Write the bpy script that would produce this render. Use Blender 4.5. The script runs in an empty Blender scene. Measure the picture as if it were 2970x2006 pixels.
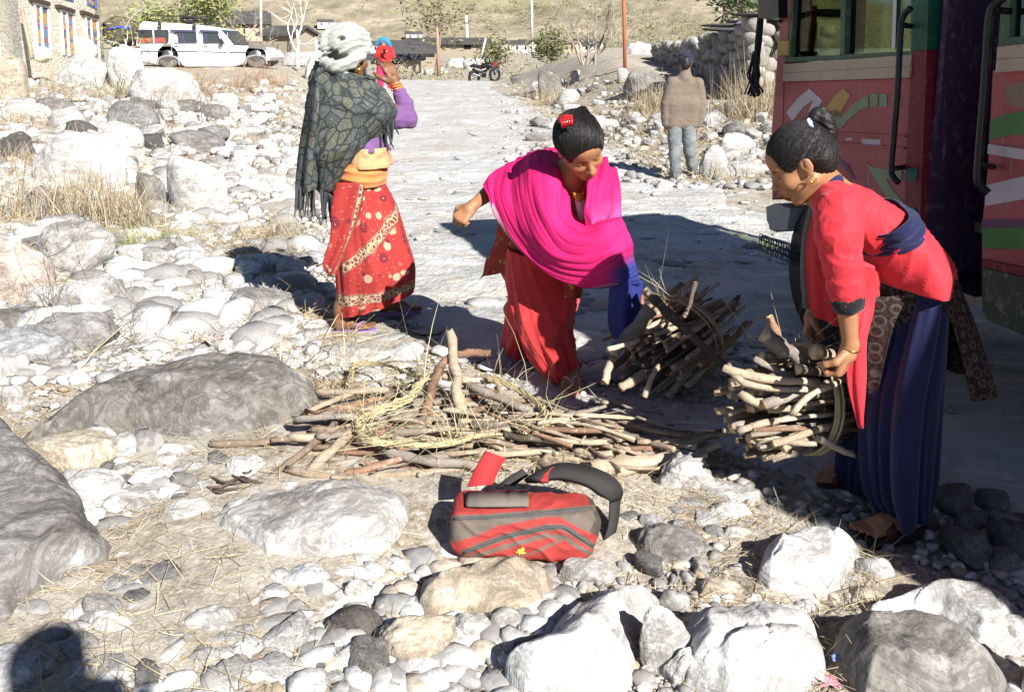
import bpy, bmesh, math, random
import numpy as np
from mathutils import Vector, Matrix
rng = np.random.default_rng(7)
random.seed(7)
C = bpy.context.scene.collection
# ------------------------------------------------------------------ camera model
F = 2556.0; CX = 1485.0; CY = 613.0; TH = math.radians(10.5); CAMZ = 1.42
CT, ST = math.cos(TH), math.sin(TH)
CAM = np.array([0.0, 0.0, CAMZ])
def ray(px, py):
    xc = (px-CX)/F; yc = (py-CY)/F
    return np.array([xc, CT-yc*ST, -yc*CT-ST])
def W(px, py, y):
    """world point seen at a photo pixel, y metres in front of the camera"""
    r = ray(px, py)
    return CAM + r*(y/r[1])
def MP(py, y):
    """metres per photo pixel at height row py and distance y"""
    return y/ray(CX, py)[1]/F
K = 2970/2324.0
# ------------------------------------------------------------------ noise
def _hash(ix, iy, iz, seed):
    h = (ix*374761393 + iy*668265263 + iz*1274126177 + seed*974634777) & 0xFFFFFFFF
    h = ((h ^ (h >> 13))*1274126177) & 0xFFFFFFFF
    h = h ^ (h >> 16)
    return (h & 0xFFFFFF)/float(0xFFFFFF)*2-1
def vnoise(p, seed=0):
    p = np.asarray(p, float)
    i = np.floor(p).astype(np.int64); f = p-i; f = f*f*(3-2*f)
    x, y, z = i[..., 0], i[..., 1], i[..., 2]
    fx, fy, fz = f[..., 0], f[..., 1], f[..., 2]
    def c(a, b, d): return _hash(x+a, y+b, z+d, seed)
    v = 0
    for a in (0, 1):
        wx = fx if a else 1-fx
        for b in (0, 1):
            wy = fy if b else 1-fy
            for d in (0, 1):
                wz = fz if d else 1-fz
                v = v + c(a, b, d)*wx*wy*wz
    return v
def fbm(p, oct=4, seed=0, gain=.5):
    p = np.asarray(p, float); v = 0; a = 1.0
    for o in range(oct):
        v = v + a*vnoise(p*(2.03**o)+o*17.3, seed+o); a *= gain
    return v
def sstep(a, b, x):
    t = np.clip((x-a)/(b-a), 0, 1); return t*t*(3-2*t)
# ------------------------------------------------------------------ objects
def mesh_obj(name, V, Fc, mat=None, parent=None, loc=None, smooth=True, col=None, mats=None, midx=None):
    """ONE mesh object from world-space points; kept relative to its parent's (or its own) base point"""
    V = np.asarray(V, float)
    base = np.array(parent['_b']) if parent is not None else (np.array(loc, float) if loc is not None else np.zeros(3))
    me = bpy.data.meshes.new(name)
    if isinstance(Fc, np.ndarray):
        n, k = Fc.shape
        me.vertices.add(len(V)); me.vertices.foreach_set('co', (V-base).astype(np.float32).ravel())
        me.loops.add(n*k); me.loops.foreach_set('vertex_index', Fc.astype(np.int32).ravel())
        me.polygons.add(n); me.polygons.foreach_set('loop_start', np.arange(0, n*k, k, dtype=np.int32))
        me.polygons.foreach_set('loop_total', np.full(n, k, dtype=np.int32))
        me.update(calc_edges=True); me.validate()
    else:
        me.from_pydata([tuple(v) for v in (V-base)], [], [tuple(f) for f in Fc]); me.update()
    if smooth: me.polygons.foreach_set('use_smooth', np.ones(len(me.polygons), dtype=bool))
    if mats:
        for m in mats: me.materials.append(m)
        if midx is not None: me.polygons.foreach_set('material_index', np.asarray(midx, dtype=np.int32))
    elif mat: me.materials.append(mat)
    if col is not None:
        a = me.color_attributes.new('Col', 'FLOAT_COLOR', 'POINT')
        cc = np.ones((len(V), 4), np.float32); cc[:, :3] = col
        a.data.foreach_set('color', cc.ravel())
    o = bpy.data.objects.new(name, me); C.objects.link(o)
    if parent is not None: o.parent = parent
    else: o.location = base
    o['_b'] = tuple(base) if parent is None else tuple(base)
    return o
def tag(o, label=None, cat=None, group=None, kind=None):
    if label: o['label'] = label
    if cat: o['category'] = cat
    if group: o['group'] = group
    if kind: o['kind'] = kind
    return o
def thing(name, label, cat, loc, group=None):
    o = bpy.data.objects.new(name, None); C.objects.link(o)
    o.location = loc; o['_b'] = tuple(float(v) for v in loc); o.empty_display_size = .1
    return tag(o, label, cat, group)
class MB:
    """collects geometry for one mesh"""
    def __init__(s): s.v = []; s.f = []; s.m = []
    def add(s, V, Fc, mi=0):
        n = sum(len(a) for a in s.v); s.v.append(np.asarray(V, float))
        s.f += [tuple(int(i)+n for i in f) for f in Fc]; s.m += [mi]*len(Fc); return s
    def box(s, a, b, mi=0, M=None):
        a = np.array(a, float); b = np.array(b, float)
        V = np.array([[(a, b)[i][0], (a, b)[j][1], (a, b)[k][2]] for i in (0, 1) for j in (0, 1) for k in (0, 1)])
        if M is not None: V = M(V)
        return s.add(V, [(0, 1, 3, 2), (4, 6, 7, 5), (0, 4, 5, 1), (2, 3, 7, 6), (0, 2, 6, 4), (1, 5, 7, 3)], mi)
    def tube(s, pts, rad, n=8, mi=0, cap=True):
        V, Fc = tube_geo(pts, rad, n, cap); return s.add(V, Fc, mi)
    def prism(s, poly, off, mi=0):
        """polygon (k x 3) extruded by the vector off"""
        P = np.asarray(poly, float); k = len(P)
        V = np.vstack([P, P+np.asarray(off, float)])
        Fc = [tuple(range(k))[::-1], tuple(range(k, 2*k))]+[(i, (i+1) % k, (i+1) % k+k, i+k) for i in range(k)]
        return s.add(V, Fc, mi)
    def build(s, name, mat=None, parent=None, loc=None, smooth=False, mats=None):
        return mesh_obj(name, np.vstack(s.v), s.f, mat, parent, loc, smooth, mats=mats, midx=s.m if mats else None)
def frame_of(t, ref=None):
    t = t/np.linalg.norm(t)
    r = np.array([0, 0, 1.0]) if ref is None else ref
    if abs(np.dot(t, r)) > .95: r = np.array([1.0, 0, 0])
    a = np.cross(r, t); a /= np.linalg.norm(a); b = np.cross(t, a)
    return a, b
def tube_geo(pts, rad, n=8, cap=True, jit=0, seed=0):
    P = np.asarray(pts, float); m = len(P)
    R = np.full(m, rad, float) if np.isscalar(rad) else np.asarray(rad, float)
    T = np.gradient(P, axis=0) if m > 2 else np.repeat((P[1]-P[0])[None], m, 0)
    a, b = frame_of(T[0]); V = []
    th = np.arange(n)/n*2*math.pi
    for i in range(m):
        t = T[i]/(np.linalg.norm(T[i])+1e-12)
        a = a-t*np.dot(a, t); a /= np.linalg.norm(a); b = np.cross(t, a)
        rr = R[i]*np.ones(n)
        if jit:
            q = np.stack([np.cos(th)*1.3, np.sin(th)*1.3, np.full(n, i*.55)], 1)
            rr = rr*(1+jit*vnoise(q+seed*3.1, seed))
        V.append(P[i]+np.outer(np.cos(th)*rr, a)+np.outer(np.sin(th)*rr, b))
    V = np.vstack(V); Fc = []
    for i in range(m-1):
        for j in range(n):
            k = (j+1) % n
            Fc.append((i*n+j, i*n+k, (i+1)*n+k, (i+1)*n+j))
    if cap:
        Fc.append(tuple(range(n))[::-1]); Fc.append(tuple((m-1)*n+j for j in range(n)))
    return V, Fc
def curve_pts(ctrl, n):
    """Catmull-Rom through control points"""
    P = np.asarray(ctrl, float)
    if len(P) == 2: return P[0]+(P[1]-P[0])*np.linspace(0, 1, n)[:, None]
    Q = np.vstack([2*P[0]-P[1], P, 2*P[-1]-P[-2]]); out = []
    for s in np.linspace(0, len(P)-1, n):
        i = min(int(s), len(P)-2); t = s-i; a, b, c, d = Q[i:i+4]
        out.append(.5*((2*b)+(-a+c)*t+(2*a-5*b+4*c-d)*t*t+(-a+3*b-3*c+d)*t**3))
    return np.array(out)
def interp(ctrl, n):
    """smooth resample of rows of numbers"""
    return curve_pts(ctrl, n)
def grid_faces(m, n, wrap=False):
    i = np.arange(m-1)[:, None]; j = np.arange(n if wrap else n-1)[None]
    k = (j+1) % n
    return np.stack([i*n+j, i*n+k, (i+1)*n+k, (i+1)*n+j], -1).reshape(-1, 4)
def add_mod(o, kind, **kw):
    m = o.modifiers.new(kind.lower(), kind)
    for k, v in kw.items(): setattr(m, k, v)
    return m
# ------------------------------------------------------------------ implicit surfaces
class Field:
    def __init__(s, lo, hi, vox):
        s.lo = np.array(lo, float); s.vox = vox
        s.n = np.maximum(4, np.ceil((np.array(hi)-s.lo)/vox).astype(int)+1)
        s.D = np.full(s.n, .2, np.float32)
    def _sub(s, lo, hi):
        i0 = np.clip(np.floor((lo-s.lo)/s.vox).astype(int), 0, s.n); i1 = np.clip(np.ceil((hi-s.lo)/s.vox).astype(int)+1, 0, s.n)
        if (i1 <= i0).any(): return None, None
        ax = [s.lo[k]+s.vox*np.arange(i0[k], i1[k]) for k in range(3)]
        sl = tuple(slice(i0[k], i1[k]) for k in range(3))
        X = np.stack(np.meshgrid(*ax, indexing='ij'), -1)
        return sl, X
    def _mix(s, sl, d, k, op):
        A = s.D[sl]
        if op == 'add':
            h = np.clip(.5+.5*(A-d)/k, 0, 1); s.D[sl] = A*(1-h)+d*h-k*h*(1-h)
        else:
            h = np.clip(.5-.5*(A+d)/k, 0, 1); s.D[sl] = A*(1-h)-d*h+k*h*(1-h)
    def cone(s, a, b, ra, rb, k=.012, op='add'):
        a = np.asarray(a, float); b = np.asarray(b, float); m = max(ra, rb)+k+.03
        sl, X = s._sub(np.minimum(a, b)-m, np.maximum(a, b)+m)
        if sl is None: return s
        ab = b-a; L2 = max(float(ab@ab), 1e-9)
        t = np.clip(((X-a)@ab)/L2, 0, 1)
        d = np.linalg.norm(X-(a+t[..., None]*ab), axis=-1)-(ra+(rb-ra)*t)
        s._mix(sl, d, k, op); return s
    def chain(s, pts, radii, k=.012, op='add'):
        for i in range(len(pts)-1): s.cone(pts[i], pts[i+1], radii[i], radii[i+1], k, op)
        return s
    def ell(s, c, r, M=None, k=.012, op='add'):
        c = np.asarray(c, float); r = np.asarray(r, float); m = r.max()+k+.03
        sl, X = s._sub(c-m, c+m)
        if sl is None: return s
        q = X-c
        if M is not None: q = q@M          # columns of M are the axes
        k0 = np.linalg.norm(q/r, axis=-1); k1 = np.linalg.norm(q/(r*r), axis=-1)+1e-9
        d = k0*(k0-1)/k1
        s._mix(sl, d, k, op); return s
    def warp(s, fn):
        """add a displacement to the distance near the surface"""
        idx = np.nonzero(np.abs(s.D) < .05)
        P = s.lo+s.vox*np.stack(idx, -1)
        s.D[idx] += fn(P).astype(np.float32); return s
    def mesh(s):
        D = s.D; S = D < 0
        nx, ny, nz = D.shape
        cnt = np.zeros((nx-1, ny-1, nz-1), np.int8)
        for a in (0, 1):
            for b in (0, 1):
                for c in (0, 1): cnt += S[a:nx-1+a, b:ny-1+b, c:nz-1+c]
        act = np.argwhere((cnt > 0) & (cnt < 8))
        idx = np.full((nx-1, ny-1, nz-1), -1, np.int32); idx[tuple(act.T)] = np.arange(len(act))
        acc = np.zeros((len(act), 3)); w = np.zeros(len(act))
        corners = [np.array(c) for c in [(0,0,0),(1,0,0),(0,1,0),(1,1,0),(0,0,1),(1,0,1),(0,1,1),(1,1,1)]]
        for i in range(8):
            for ax in range(3):
                if corners[i][ax]: continue
                c0 = corners[i]; c1 = c0.copy(); c1[ax] = 1
                d0 = D[tuple((act+c0).T)].astype(float); d1 = D[tuple((act+c1).T)].astype(float)
                m = (d0 < 0) != (d1 < 0); t = d0/(d0-d1+1e-12)
                p = c0+np.outer(t, c1-c0)
                acc[m] += p[m]; w[m] += 1
        V = s.lo+s.vox*(act+acc/w[:, None])
        Q = []
        for ax in range(3):
            sl0 = [slice(None)]*3; sl1 = [slice(None)]*3
            sl0[ax] = slice(0, D.shape[ax]-1); sl1[ax] = slice(1, D.shape[ax])
            A = S[tuple(sl0)]; B = S[tuple(sl1)]
            e = np.argwhere(A != B); u, v = (ax+1) % 3, (ax+2) % 3
            ok = (e[:, u] > 0) & (e[:, v] > 0) & (e[:, u] < D.shape[u]-1) & (e[:, v] < D.shape[v]-1); e = e[ok]
            fl = A[tuple(e.T)]
            def cell(du, dv):
                q = e.copy(); q[:, u] += du; q[:, v] += dv; return idx[tuple(q.T)]
            q = np.stack([cell(-1, -1), cell(0, -1), cell(0, 0), cell(-1, 0)], 1)
            q[~fl] = q[~fl][:, ::-1]; Q.append(q)
        return V, np.vstack(Q)
# ------------------------------------------------------------------ lofted cloth
def loft(rings, n=64, m=None, fold=None, close=True, arc=None, seed=0):
    """rings: rows (x,y,z, rx,ry, yaw) -> tube of elliptical sections; fold(theta, t, P) gives a radial offset in metres"""
    R = np.asarray(rings, float); m = m or len(R)
    R = interp(R, m)
    T = np.gradient(R[:, :3], axis=0)
    th = np.arange(n)/n*2*math.pi if close else np.linspace(arc[0], arc[1], n)
    V = []
    for i in range(m):
        t = T[i]/np.linalg.norm(T[i])
        a = np.array([math.cos(R[i, 5]), math.sin(R[i, 5]), 0]); a = a-t*np.dot(a, t); a /= np.linalg.norm(a)
        b = np.cross(t, a)
        if b[1] < 0: b = -b
        rad = fold(th, i/(m-1)) if fold is not None else 0
        V.append(R[i, :3]+np.outer(np.cos(th)*(R[i, 3]+rad), a)+np.outer(np.sin(th)*(R[i, 4]+rad), b))
    return np.vstack(V), grid_faces(m, n, close)
def sheet(curves, n, m, off=None):
    """surface through several 3-D polylines (rows of control points) ; off(u,v)->offset along the normal"""
    rows = [curve_pts(c, n) for c in curves]
    A = np.array(rows)
    G = np.stack([curve_pts(A[:, j], m) for j in range(n)], 1)     # m x n x 3
    if off is not None:
        du = np.gradient(G, axis=1); dv = np.gradient(G, axis=0)
        N = np.cross(du, dv); N /= np.linalg.norm(N, axis=-1, keepdims=True)+1e-9
        u, v = np.meshgrid(np.linspace(0, 1, n), np.linspace(0, 1, m))
        G = G+N*off(u, v)[..., None]
    return G.reshape(-1, 3), grid_faces(m, n)
# ------------------------------------------------------------------ materials
class NT:
    def __init__(s, name):
        s.m = bpy.data.materials.new(name); s.m.use_nodes = True
        s.t = s.m.node_tree; s.n = s.t.nodes; s.b = s.n['Principled BSDF']; s.out = s.n['Material Output']
        s.tc = s.n.new('ShaderNodeTexCoord'); s.co = s.tc.outputs['Object']
    def link(s, a, b): s.t.links.new(a, b)
    def noise(s, scale, detail=4, rough=.55, co=None, dist=0):
        n = s.n.new('ShaderNodeTexNoise'); n.inputs['Scale'].default_value = scale; n.inputs['Detail'].default_value = detail
        n.inputs['Roughness'].default_value = rough; n.inputs['Distortion'].default_value = dist
        s.link(co or s.co, n.inputs['Vector']); return n.outputs['Fac']
    def voro(s, scale, feature='F1', co=None, out='Distance', rand=1):
        n = s.n.new('ShaderNodeTexVoronoi'); n.feature = feature; n.inputs['Scale'].default_value = scale
        n.inputs['Randomness'].default_value = rand
        s.link(co or s.co, n.inputs['Vector']); return n.outputs[out]
    def wave(s, scale, dist=2, detail=2, dirn='X', co=None, typ='BANDS'):
        n = s.n.new('ShaderNodeTexWave'); n.wave_type = typ; n.inputs['Scale'].default_value = scale; n.inputs['Distortion'].default_value = dist
        n.inputs['Detail'].default_value = detail
        if typ == 'BANDS': n.bands_direction = dirn
        s.link(co or s.co, n.inputs['Vector']); return n.outputs['Fac']
    def map(s, scale=(1, 1, 1), rot=(0, 0, 0), loc=(0, 0, 0), co=None):
        n = s.n.new('ShaderNodeMapping'); n.inputs['Scale'].default_value = scale; n.inputs['Rotation'].default_value = rot; n.inputs['Location'].default_value = loc
        s.link(co or s.co, n.inputs['Vector']); return n.outputs['Vector']
    def ramp(s, fac, stops, interp='LINEAR'):
        n = s.n.new('ShaderNodeValToRGB'); n.color_ramp.interpolation = interp; e = n.color_ramp.elements
        while len(e) < len(stops): e.new(.5)
        for k, (p, c) in enumerate(stops):
            e[k].position = p; e[k].color = (c, c, c, 1) if np.isscalar(c) else (*c, 1)
        s.link(fac, n.inputs['Fac']); return n.outputs['Color']
    def mix(s, fac, a, b, mode='MIX'):
        n = s.n.new('ShaderNodeMix'); n.data_type = 'RGBA'; n.blend_type = mode
        for inp, v in ((n.inputs[0], fac), (n.inputs[6], a), (n.inputs[7], b)):
            if isinstance(v, (int, float)): inp.default_value = v if inp.type == 'VALUE' else (v, v, v, 1)
            elif isinstance(v, tuple): inp.default_value = (*v, 1) if len(v) == 3 else v
            else: s.link(v, inp)
        return n.outputs[2]
    def math(s, op, a, b=None):
        n = s.n.new('ShaderNodeMath'); n.operation = op
        for i, v in enumerate((a, b)):
            if v is None: continue
            if isinstance(v, (int, float)): n.inputs[i].default_value = v
            else: s.link(v, n.inputs[i])
        return n.outputs[0]
    def attr(s, name='Col'):
        n = s.n.new('ShaderNodeAttribute'); n.attribute_name = name; return n.outputs['Color']
    def objcol(s):
        n = s.n.new('ShaderNodeObjectInfo'); return n.outputs['Color'], n.outputs['Random']
    def bump(s, h, strength=.3, dist=.01, prev=None):
        n = s.n.new('ShaderNodeBump'); n.inputs['Strength'].default_value = strength; n.inputs['Distance'].default_value = dist
        s.link(h, n.inputs['Height'])
        if prev is not None: s.link(prev, n.inputs['Normal'])
        return n.outputs['Normal']
    def done(s, col, rough=.8, normal=None, spec=.3, metal=0, **kw):
        b = s.b
        if isinstance(col, tuple): b.inputs['Base Color'].default_value = (*col, 1)
        else: s.link(col, b.inputs['Base Color'])
        if isinstance(rough, (int, float)): b.inputs['Roughness'].default_value = rough
        else: s.link(rough, b.inputs['Roughness'])
        b.inputs['Specular IOR Level'].default_value = spec; b.inputs['Metallic'].default_value = metal
        if normal is not None: s.link(normal, b.inputs['Normal'])
        for k, v in kw.items(): b.inputs[k].default_value = v
        return s.m
def simple(name, col, rough=.7, var=.18, scale=9, bump=.15, bscale=60, spec=.3, metal=0, **kw):
    t = NT(name); n = t.noise(scale, 5)
    c = t.mix(n, tuple(v*(1-var) for v in col), tuple(min(1, v*(1+var)) for v in col))
    nb = t.bump(t.noise(bscale, 4), bump, .004)
    return t.done(c, rough, nb, spec, metal, **kw)
# ================================================================== terrain
def pl(y, pts):
    P = np.array(pts); return np.interp(y, P[:, 0], P[:, 1])
def xl(y): return pl(y, [(-10, 2.6), (1.5, 1.6), (2.4, 1.12), (3.0, .75), (3.7, .1), (4.3, -.75), (5, -1.25), (6.5, -1.7), (9.2, -2.3), (15, -3.6), (27, -4.6), (45, -6)])
def xr(y): return pl(y, [(-10, 9), (0, 6), (3, 4.6), (6, 3.6), (9, 2.6), (12, 2.1), (20, .9), (30, -.3), (45, -1.2)])
def ground(x, y):
    x = np.asarray(x, float); y = np.asarray(y, float)
    r = pl(y, [(-50, 0), (3.2, 0), (7, -.12), (11, -.26), (18, -.2), (27, -.02), (44, -.16), (60, -1.2), (90, -2.2), (200, -1.5), (300, .6), (330, 1.4)])
    yy = np.clip(y-4, 0, 24)
    fade = 1-sstep(32, 60, y)
    L = .036*yy*sstep(.2, 3.5, xl(y)-x)*fade
    R = (.05*yy)*sstep(.3, 3.2, x-xr(y))*fade
    dip = -.06*sstep(.9, 2.2, x)*(1-sstep(5, 9, y))
    return r+L+R+dip
def G(px, py):
    """ground point under a photo pixel"""
    r = ray(px, py); s = 1.0
    lo, hi = .5, 400.
    for k in range(60):
        mid = (lo+hi)/2; p = CAM+r*mid
        if p[2] > ground(p[0], p[1]): lo = mid
        else: hi = mid
    return CAM+r*lo
def Gv(px, py):
    px = np.asarray(px, float); py = np.asarray(py, float)
    xc = (px-CX)/F; yc = (py-CY)/F
    R = np.stack([xc, CT-yc*ST, -yc*CT-ST], -1)
    lo = np.full(len(px), .5); hi = np.full(len(px), 400.)
    for k in range(46):
        mid = (lo+hi)/2; P = CAM+R*mid[:, None]; a = P[:, 2] > ground(P[:, 0], P[:, 1])
        lo = np.where(a, mid, lo); hi = np.where(a, hi, mid)
    return CAM+R*lo[:, None]
def fan(y0, y1, ny, nx, wid, geo=True):
    t = np.linspace(0, 1, ny)
    ys = y0+(y1-y0)*((np.exp(t*5.0)-1)/(math.exp(5.0)-1)) if geo else y0+(y1-y0)*t
    u = np.linspace(-1, 1, nx)
    Y, U = np.meshgrid(ys, u, indexing='ij'); X = U*wid(Y)
    return X, Y
# --- ground sheet
def m_ground():
    t = NT('dry_ground')
    n1 = t.noise(1.3, 6, .6); n2 = t.noise(14, 5, .7); n3 = t.noise(90, 3, .6)
    straw = t.noise(1, 3, .6, co=t.map((18, 240, 60), (0, 0, .5)))
    straw2 = t.noise(1, 3, .6, co=t.map((220, 16, 60), (0, 0, .3)))
    c = t.ramp(n2, [(.25, (.085, .062, .04)), (.46, (.24, .185, .125)), (.60, (.38, .32, .235)), (.8, (.52, .48, .41))])
    d1 = t.noise(4.5, 7, .75, dist=.6); c = t.mix(t.ramp(d1, [(.46, 0), (.56, .7)]), c, (.50, .455, .38))
    d2 = t.noise(34, 5, .75); c = t.mix(t.ramp(d2, [(.54, 0), (.62, .75)]), c, (.58, .55, .49)); c = t.mix(t.ramp(d2, [(.34, .75), (.43, 0)]), c, (.10, .075, .05))
    c = t.mix(t.ramp(n1, [(.42, 0), (.66, .75)]), c, (.40, .37, .32))
    g = t.noise(3.1, 4); c = t.mix(t.ramp(g, [(.62, 0), (.74, .35)]), c, (.2, .22, .07))
    v = t.voro(55, 'F1'); c = t.mix(t.ramp(v, [(.0, .45), (.35, 0)]), c, (.62, .6, .55))
    b = t.bump(n3, .6, .006, t.bump(n2, .45, .018))
    return t.done(c, .95, b, .1)
def m_road():
    t = NT('gravel_road')
    n1 = t.noise(.9, 6, .6); n2 = t.noise(5, 7, .7); n3 = t.noise(60, 4, .7)
    v = t.voro(34, 'F1'); vc = t.voro(34, 'F1', out='Color'); v2 = t.voro(11, 'F1')
    st = t.noise(1, 5, .65, co=t.map((1.7, 2.3, 3), (0, 0, .2)), dist=1.2)
    c = t.ramp(n2, [(.3, (.36, .35, .33)), (.5, (.50, .49, .47)), (.7, (.60, .595, .58))])
    c = t.mix(.35, c, t.ramp(st, [(.35, (.29, .275, .25)), (.5, (.44, .43, .405)), (.65, (.60, .59, .57))]))
    c = t.mix(t.ramp(v, [(0, .5), (.4, 0)]), c, t.ramp(vc, [(0, (.38, .37, .35)), (1, (.66, .655, .64))]))
    c = t.mix(t.ramp(n1, [(.45, 0), (.66, .65)]), c, (.40, .355, .29)); n4 = t.noise(2.6, 7, .7, dist=.8); c = t.mix(t.ramp(n4, [(.52, 0), (.62, .5)]), c, (.30, .27, .23))
    b = t.bump(st, .4, .05); b = t.bump(n2, .8, .03, b); b = t.bump(v2, .3, .03, b); b = t.bump(v, .6, .012, b); b = t.bump(n3, .6, .004, b)
    return t.done(c, .95, b, .12)
M_GROUND = m_ground(); M_ROAD = m_road()
X, Y = fan(-9, 340, 420, 330, lambda y: 13+1.05*np.maximum(y, 0))
onroad = sstep(-.3, .5, X-xl(Y))*sstep(-.3, .5, xr(Y)-X)
Pn = np.stack([X, Y, 0*X], -1)
def ground_detail(X, Y):
    P = np.stack([X, Y, 0*X], -1)
    near = 1-sstep(25, 60, Y)
    onr = sstep(-.3, .5, X-xl(Y))*sstep(-.3, .5, xr(Y)-X)
    return near*((1-onr)*(.05*fbm(P*1.1, 3, 3)+.02*fbm(P*5, 3, 5))+.012*onr*fbm(P*1.6, 3, 9))
Z = ground(X, Y)+ground_detail(X, Y)-.03*sstep(0.05, .5, X-xl(Y))*sstep(.05, .5, xr(Y)-X)*(1-sstep(44, 47, Y))
V = np.stack([X, Y, Z], -1).reshape(-1, 3)
o = mesh_obj('ground', V, grid_faces(*X.shape), M_GROUND); tag(o, kind='structure')
# --- road sheet
ys = np.concatenate([np.linspace(-8, 2, 40), np.linspace(2.04, 14, 240), np.linspace(14.2, 47, 120)])
us = np.linspace(0, 1, 110)
Yr, U = np.meshgrid(ys, us, indexing='ij')
edge = fbm(np.stack([Yr*.9, 0*Yr, 0*Yr], -1), 4, 21)*.35
edge2 = fbm(np.stack([Yr*.9, 0*Yr+9, 0*Yr], -1), 4, 22)*.35
XL = xl(Yr)+edge; XR = xr(Yr)+edge2
Xr = XL+(XR-XL)*U
P = np.stack([Xr, Yr, 0*Xr], -1)
cr = np.abs(fbm(P*np.array([.9, 2.2, 1]), 3, 31))
Zr = ground(Xr, Yr)+.012+.026*fbm(P*np.array([1.1, 1.6, 1]), 4, 33)*sstep(0, .08, U)*sstep(0, .08, 1-U)+.018*sstep(.1, .5, cr)-.012-.05*(1-sstep(0, .04, U)*sstep(0, .04, 1-U))
o = mesh_obj('road', np.stack([Xr, Yr, Zr], -1).reshape(-1, 3), grid_faces(*Xr.shape), M_ROAD); tag(o, kind='structure')
# --- far hill
def m_hill():
    t = NT('terraced_hill')
    n1 = t.noise(.012, 6, .6); n2 = t.noise(.09, 6, .65); n3 = t.noise(.5, 4, .6)
    ter = t.wave(.05, 14, 4, 'Z', co=t.map((1.1, 1.1, 2.6)))
    c = t.ramp(n2, [(.3, (.17, .14, .10)), (.5, (.28, .235, .17)), (.7, (.37, .315, .235))])
    c = t.mix(t.ramp(ter, [(.70, 0), (.95, .4)]), c, (.17, .15, .09))
    c = t.mix(t.ramp(n1, [(.5, 0), (.62, .7)]), c, (.24, .22, .12))
    c = t.mix(t.ramp(n3, [(.56, 0), (.66, .6)]), c, (.12, .125, .06))
    return t.done(c, 1, t.bump(n2, .6, 2.5), .05)
def hillz(x, y):
    d = np.clip(y-322-.06*np.abs(x-40)-18*np.sin(x*.013+.6), 0, None)
    slope = .30+.10*sstep(0, 200, x)+.05*np.sin(x*.011)
    P = np.stack([x*.01, y*.01, 0*x], -1)
    rough = fbm(P, 5, 41)
    P2 = np.stack([x*.05, y*.05, 0*x], -1)
    z = slope*d+rough*.09*d+fbm(P2, 3, 43)*np.minimum(d, 30)*.09
    st = 2.1+.8*vnoise(np.stack([x*.008, y*.008, 0*x], -1), 5); tz = np.floor(z/st)*st+st*sstep(.55, 1, z/st-np.floor(z/st))
    w = (1-sstep(-20, 110, x+25*np.sin(y*.03)))
    return z*(1-.35*w)+tz*.35*w
t_ = np.linspace(0, 1, 260); yh = 318+(1500-318)*t_**2.0
xh = np.linspace(-1, 1, 420)
Yh, Uh = np.meshgrid(yh, xh, indexing='ij'); Xh = Uh*(330+.75*Yh*.9)
Zh = .9+hillz(Xh, Yh)
o = mesh_obj('hill', np.stack([Xh, Yh, Zh], -1).reshape(-1, 3), grid_faces(*Xh.shape), m_hill()); tag(o, kind='structure')
# ================================================================== camera, light
cd = bpy.data.cameras.new('camera'); cam = bpy.data.objects.new('camera', cd); C.objects.link(cam)
cam.location = CAM; cam.rotation_euler = (math.pi/2-TH, 0, 0)
cd.sensor_width = 36; cd.lens = F/2970*36; cd.shift_y = -(1003-CY)/2970; cd.clip_start = .05; cd.clip_end = 6000
bpy.context.scene.camera = cam
SUN_AZ = math.radians(180-31.5); SUN_EL = math.radians(34.5)      # azimuth clockwise from +Y
sd = np.array([math.sin(SUN_AZ)*math.cos(SUN_EL), math.cos(SUN_AZ)*math.cos(SUN_EL), math.sin(SUN_EL)])
sl = bpy.data.lights.new('sun', 'SUN'); sl.energy = 5.0; sl.angle = math.radians(.53); sl.color = (1, .975, .94)
so = bpy.data.objects.new('sun', sl); C.objects.link(so)
so.rotation_euler = Vector(sd).to_track_quat('Z', 'Y').to_euler(); so.location = (4, -6, 9)
w = bpy.data.worlds.new('World'); bpy.context.scene.world = w; w.use_nodes = True
sk = w.node_tree.nodes.new('ShaderNodeTexSky'); sk.sky_type = 'NISHITA'; sk.sun_disc = False
sk.sun_elevation = SUN_EL; sk.sun_rotation = SUN_AZ; sk.altitude = 3600; sk.air_density = .8; sk.dust_density = .3
bg = w.node_tree.nodes['Background']; bg.inputs['Strength'].default_value = .066
w.node_tree.links.new(sk.outputs['Color'], bg.inputs['Color'])
vs = bpy.context.scene.view_settings; vs.view_transform = 'Standard'; vs.look = 'None'; vs.exposure = 1.02; vs.gamma = 1
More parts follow.
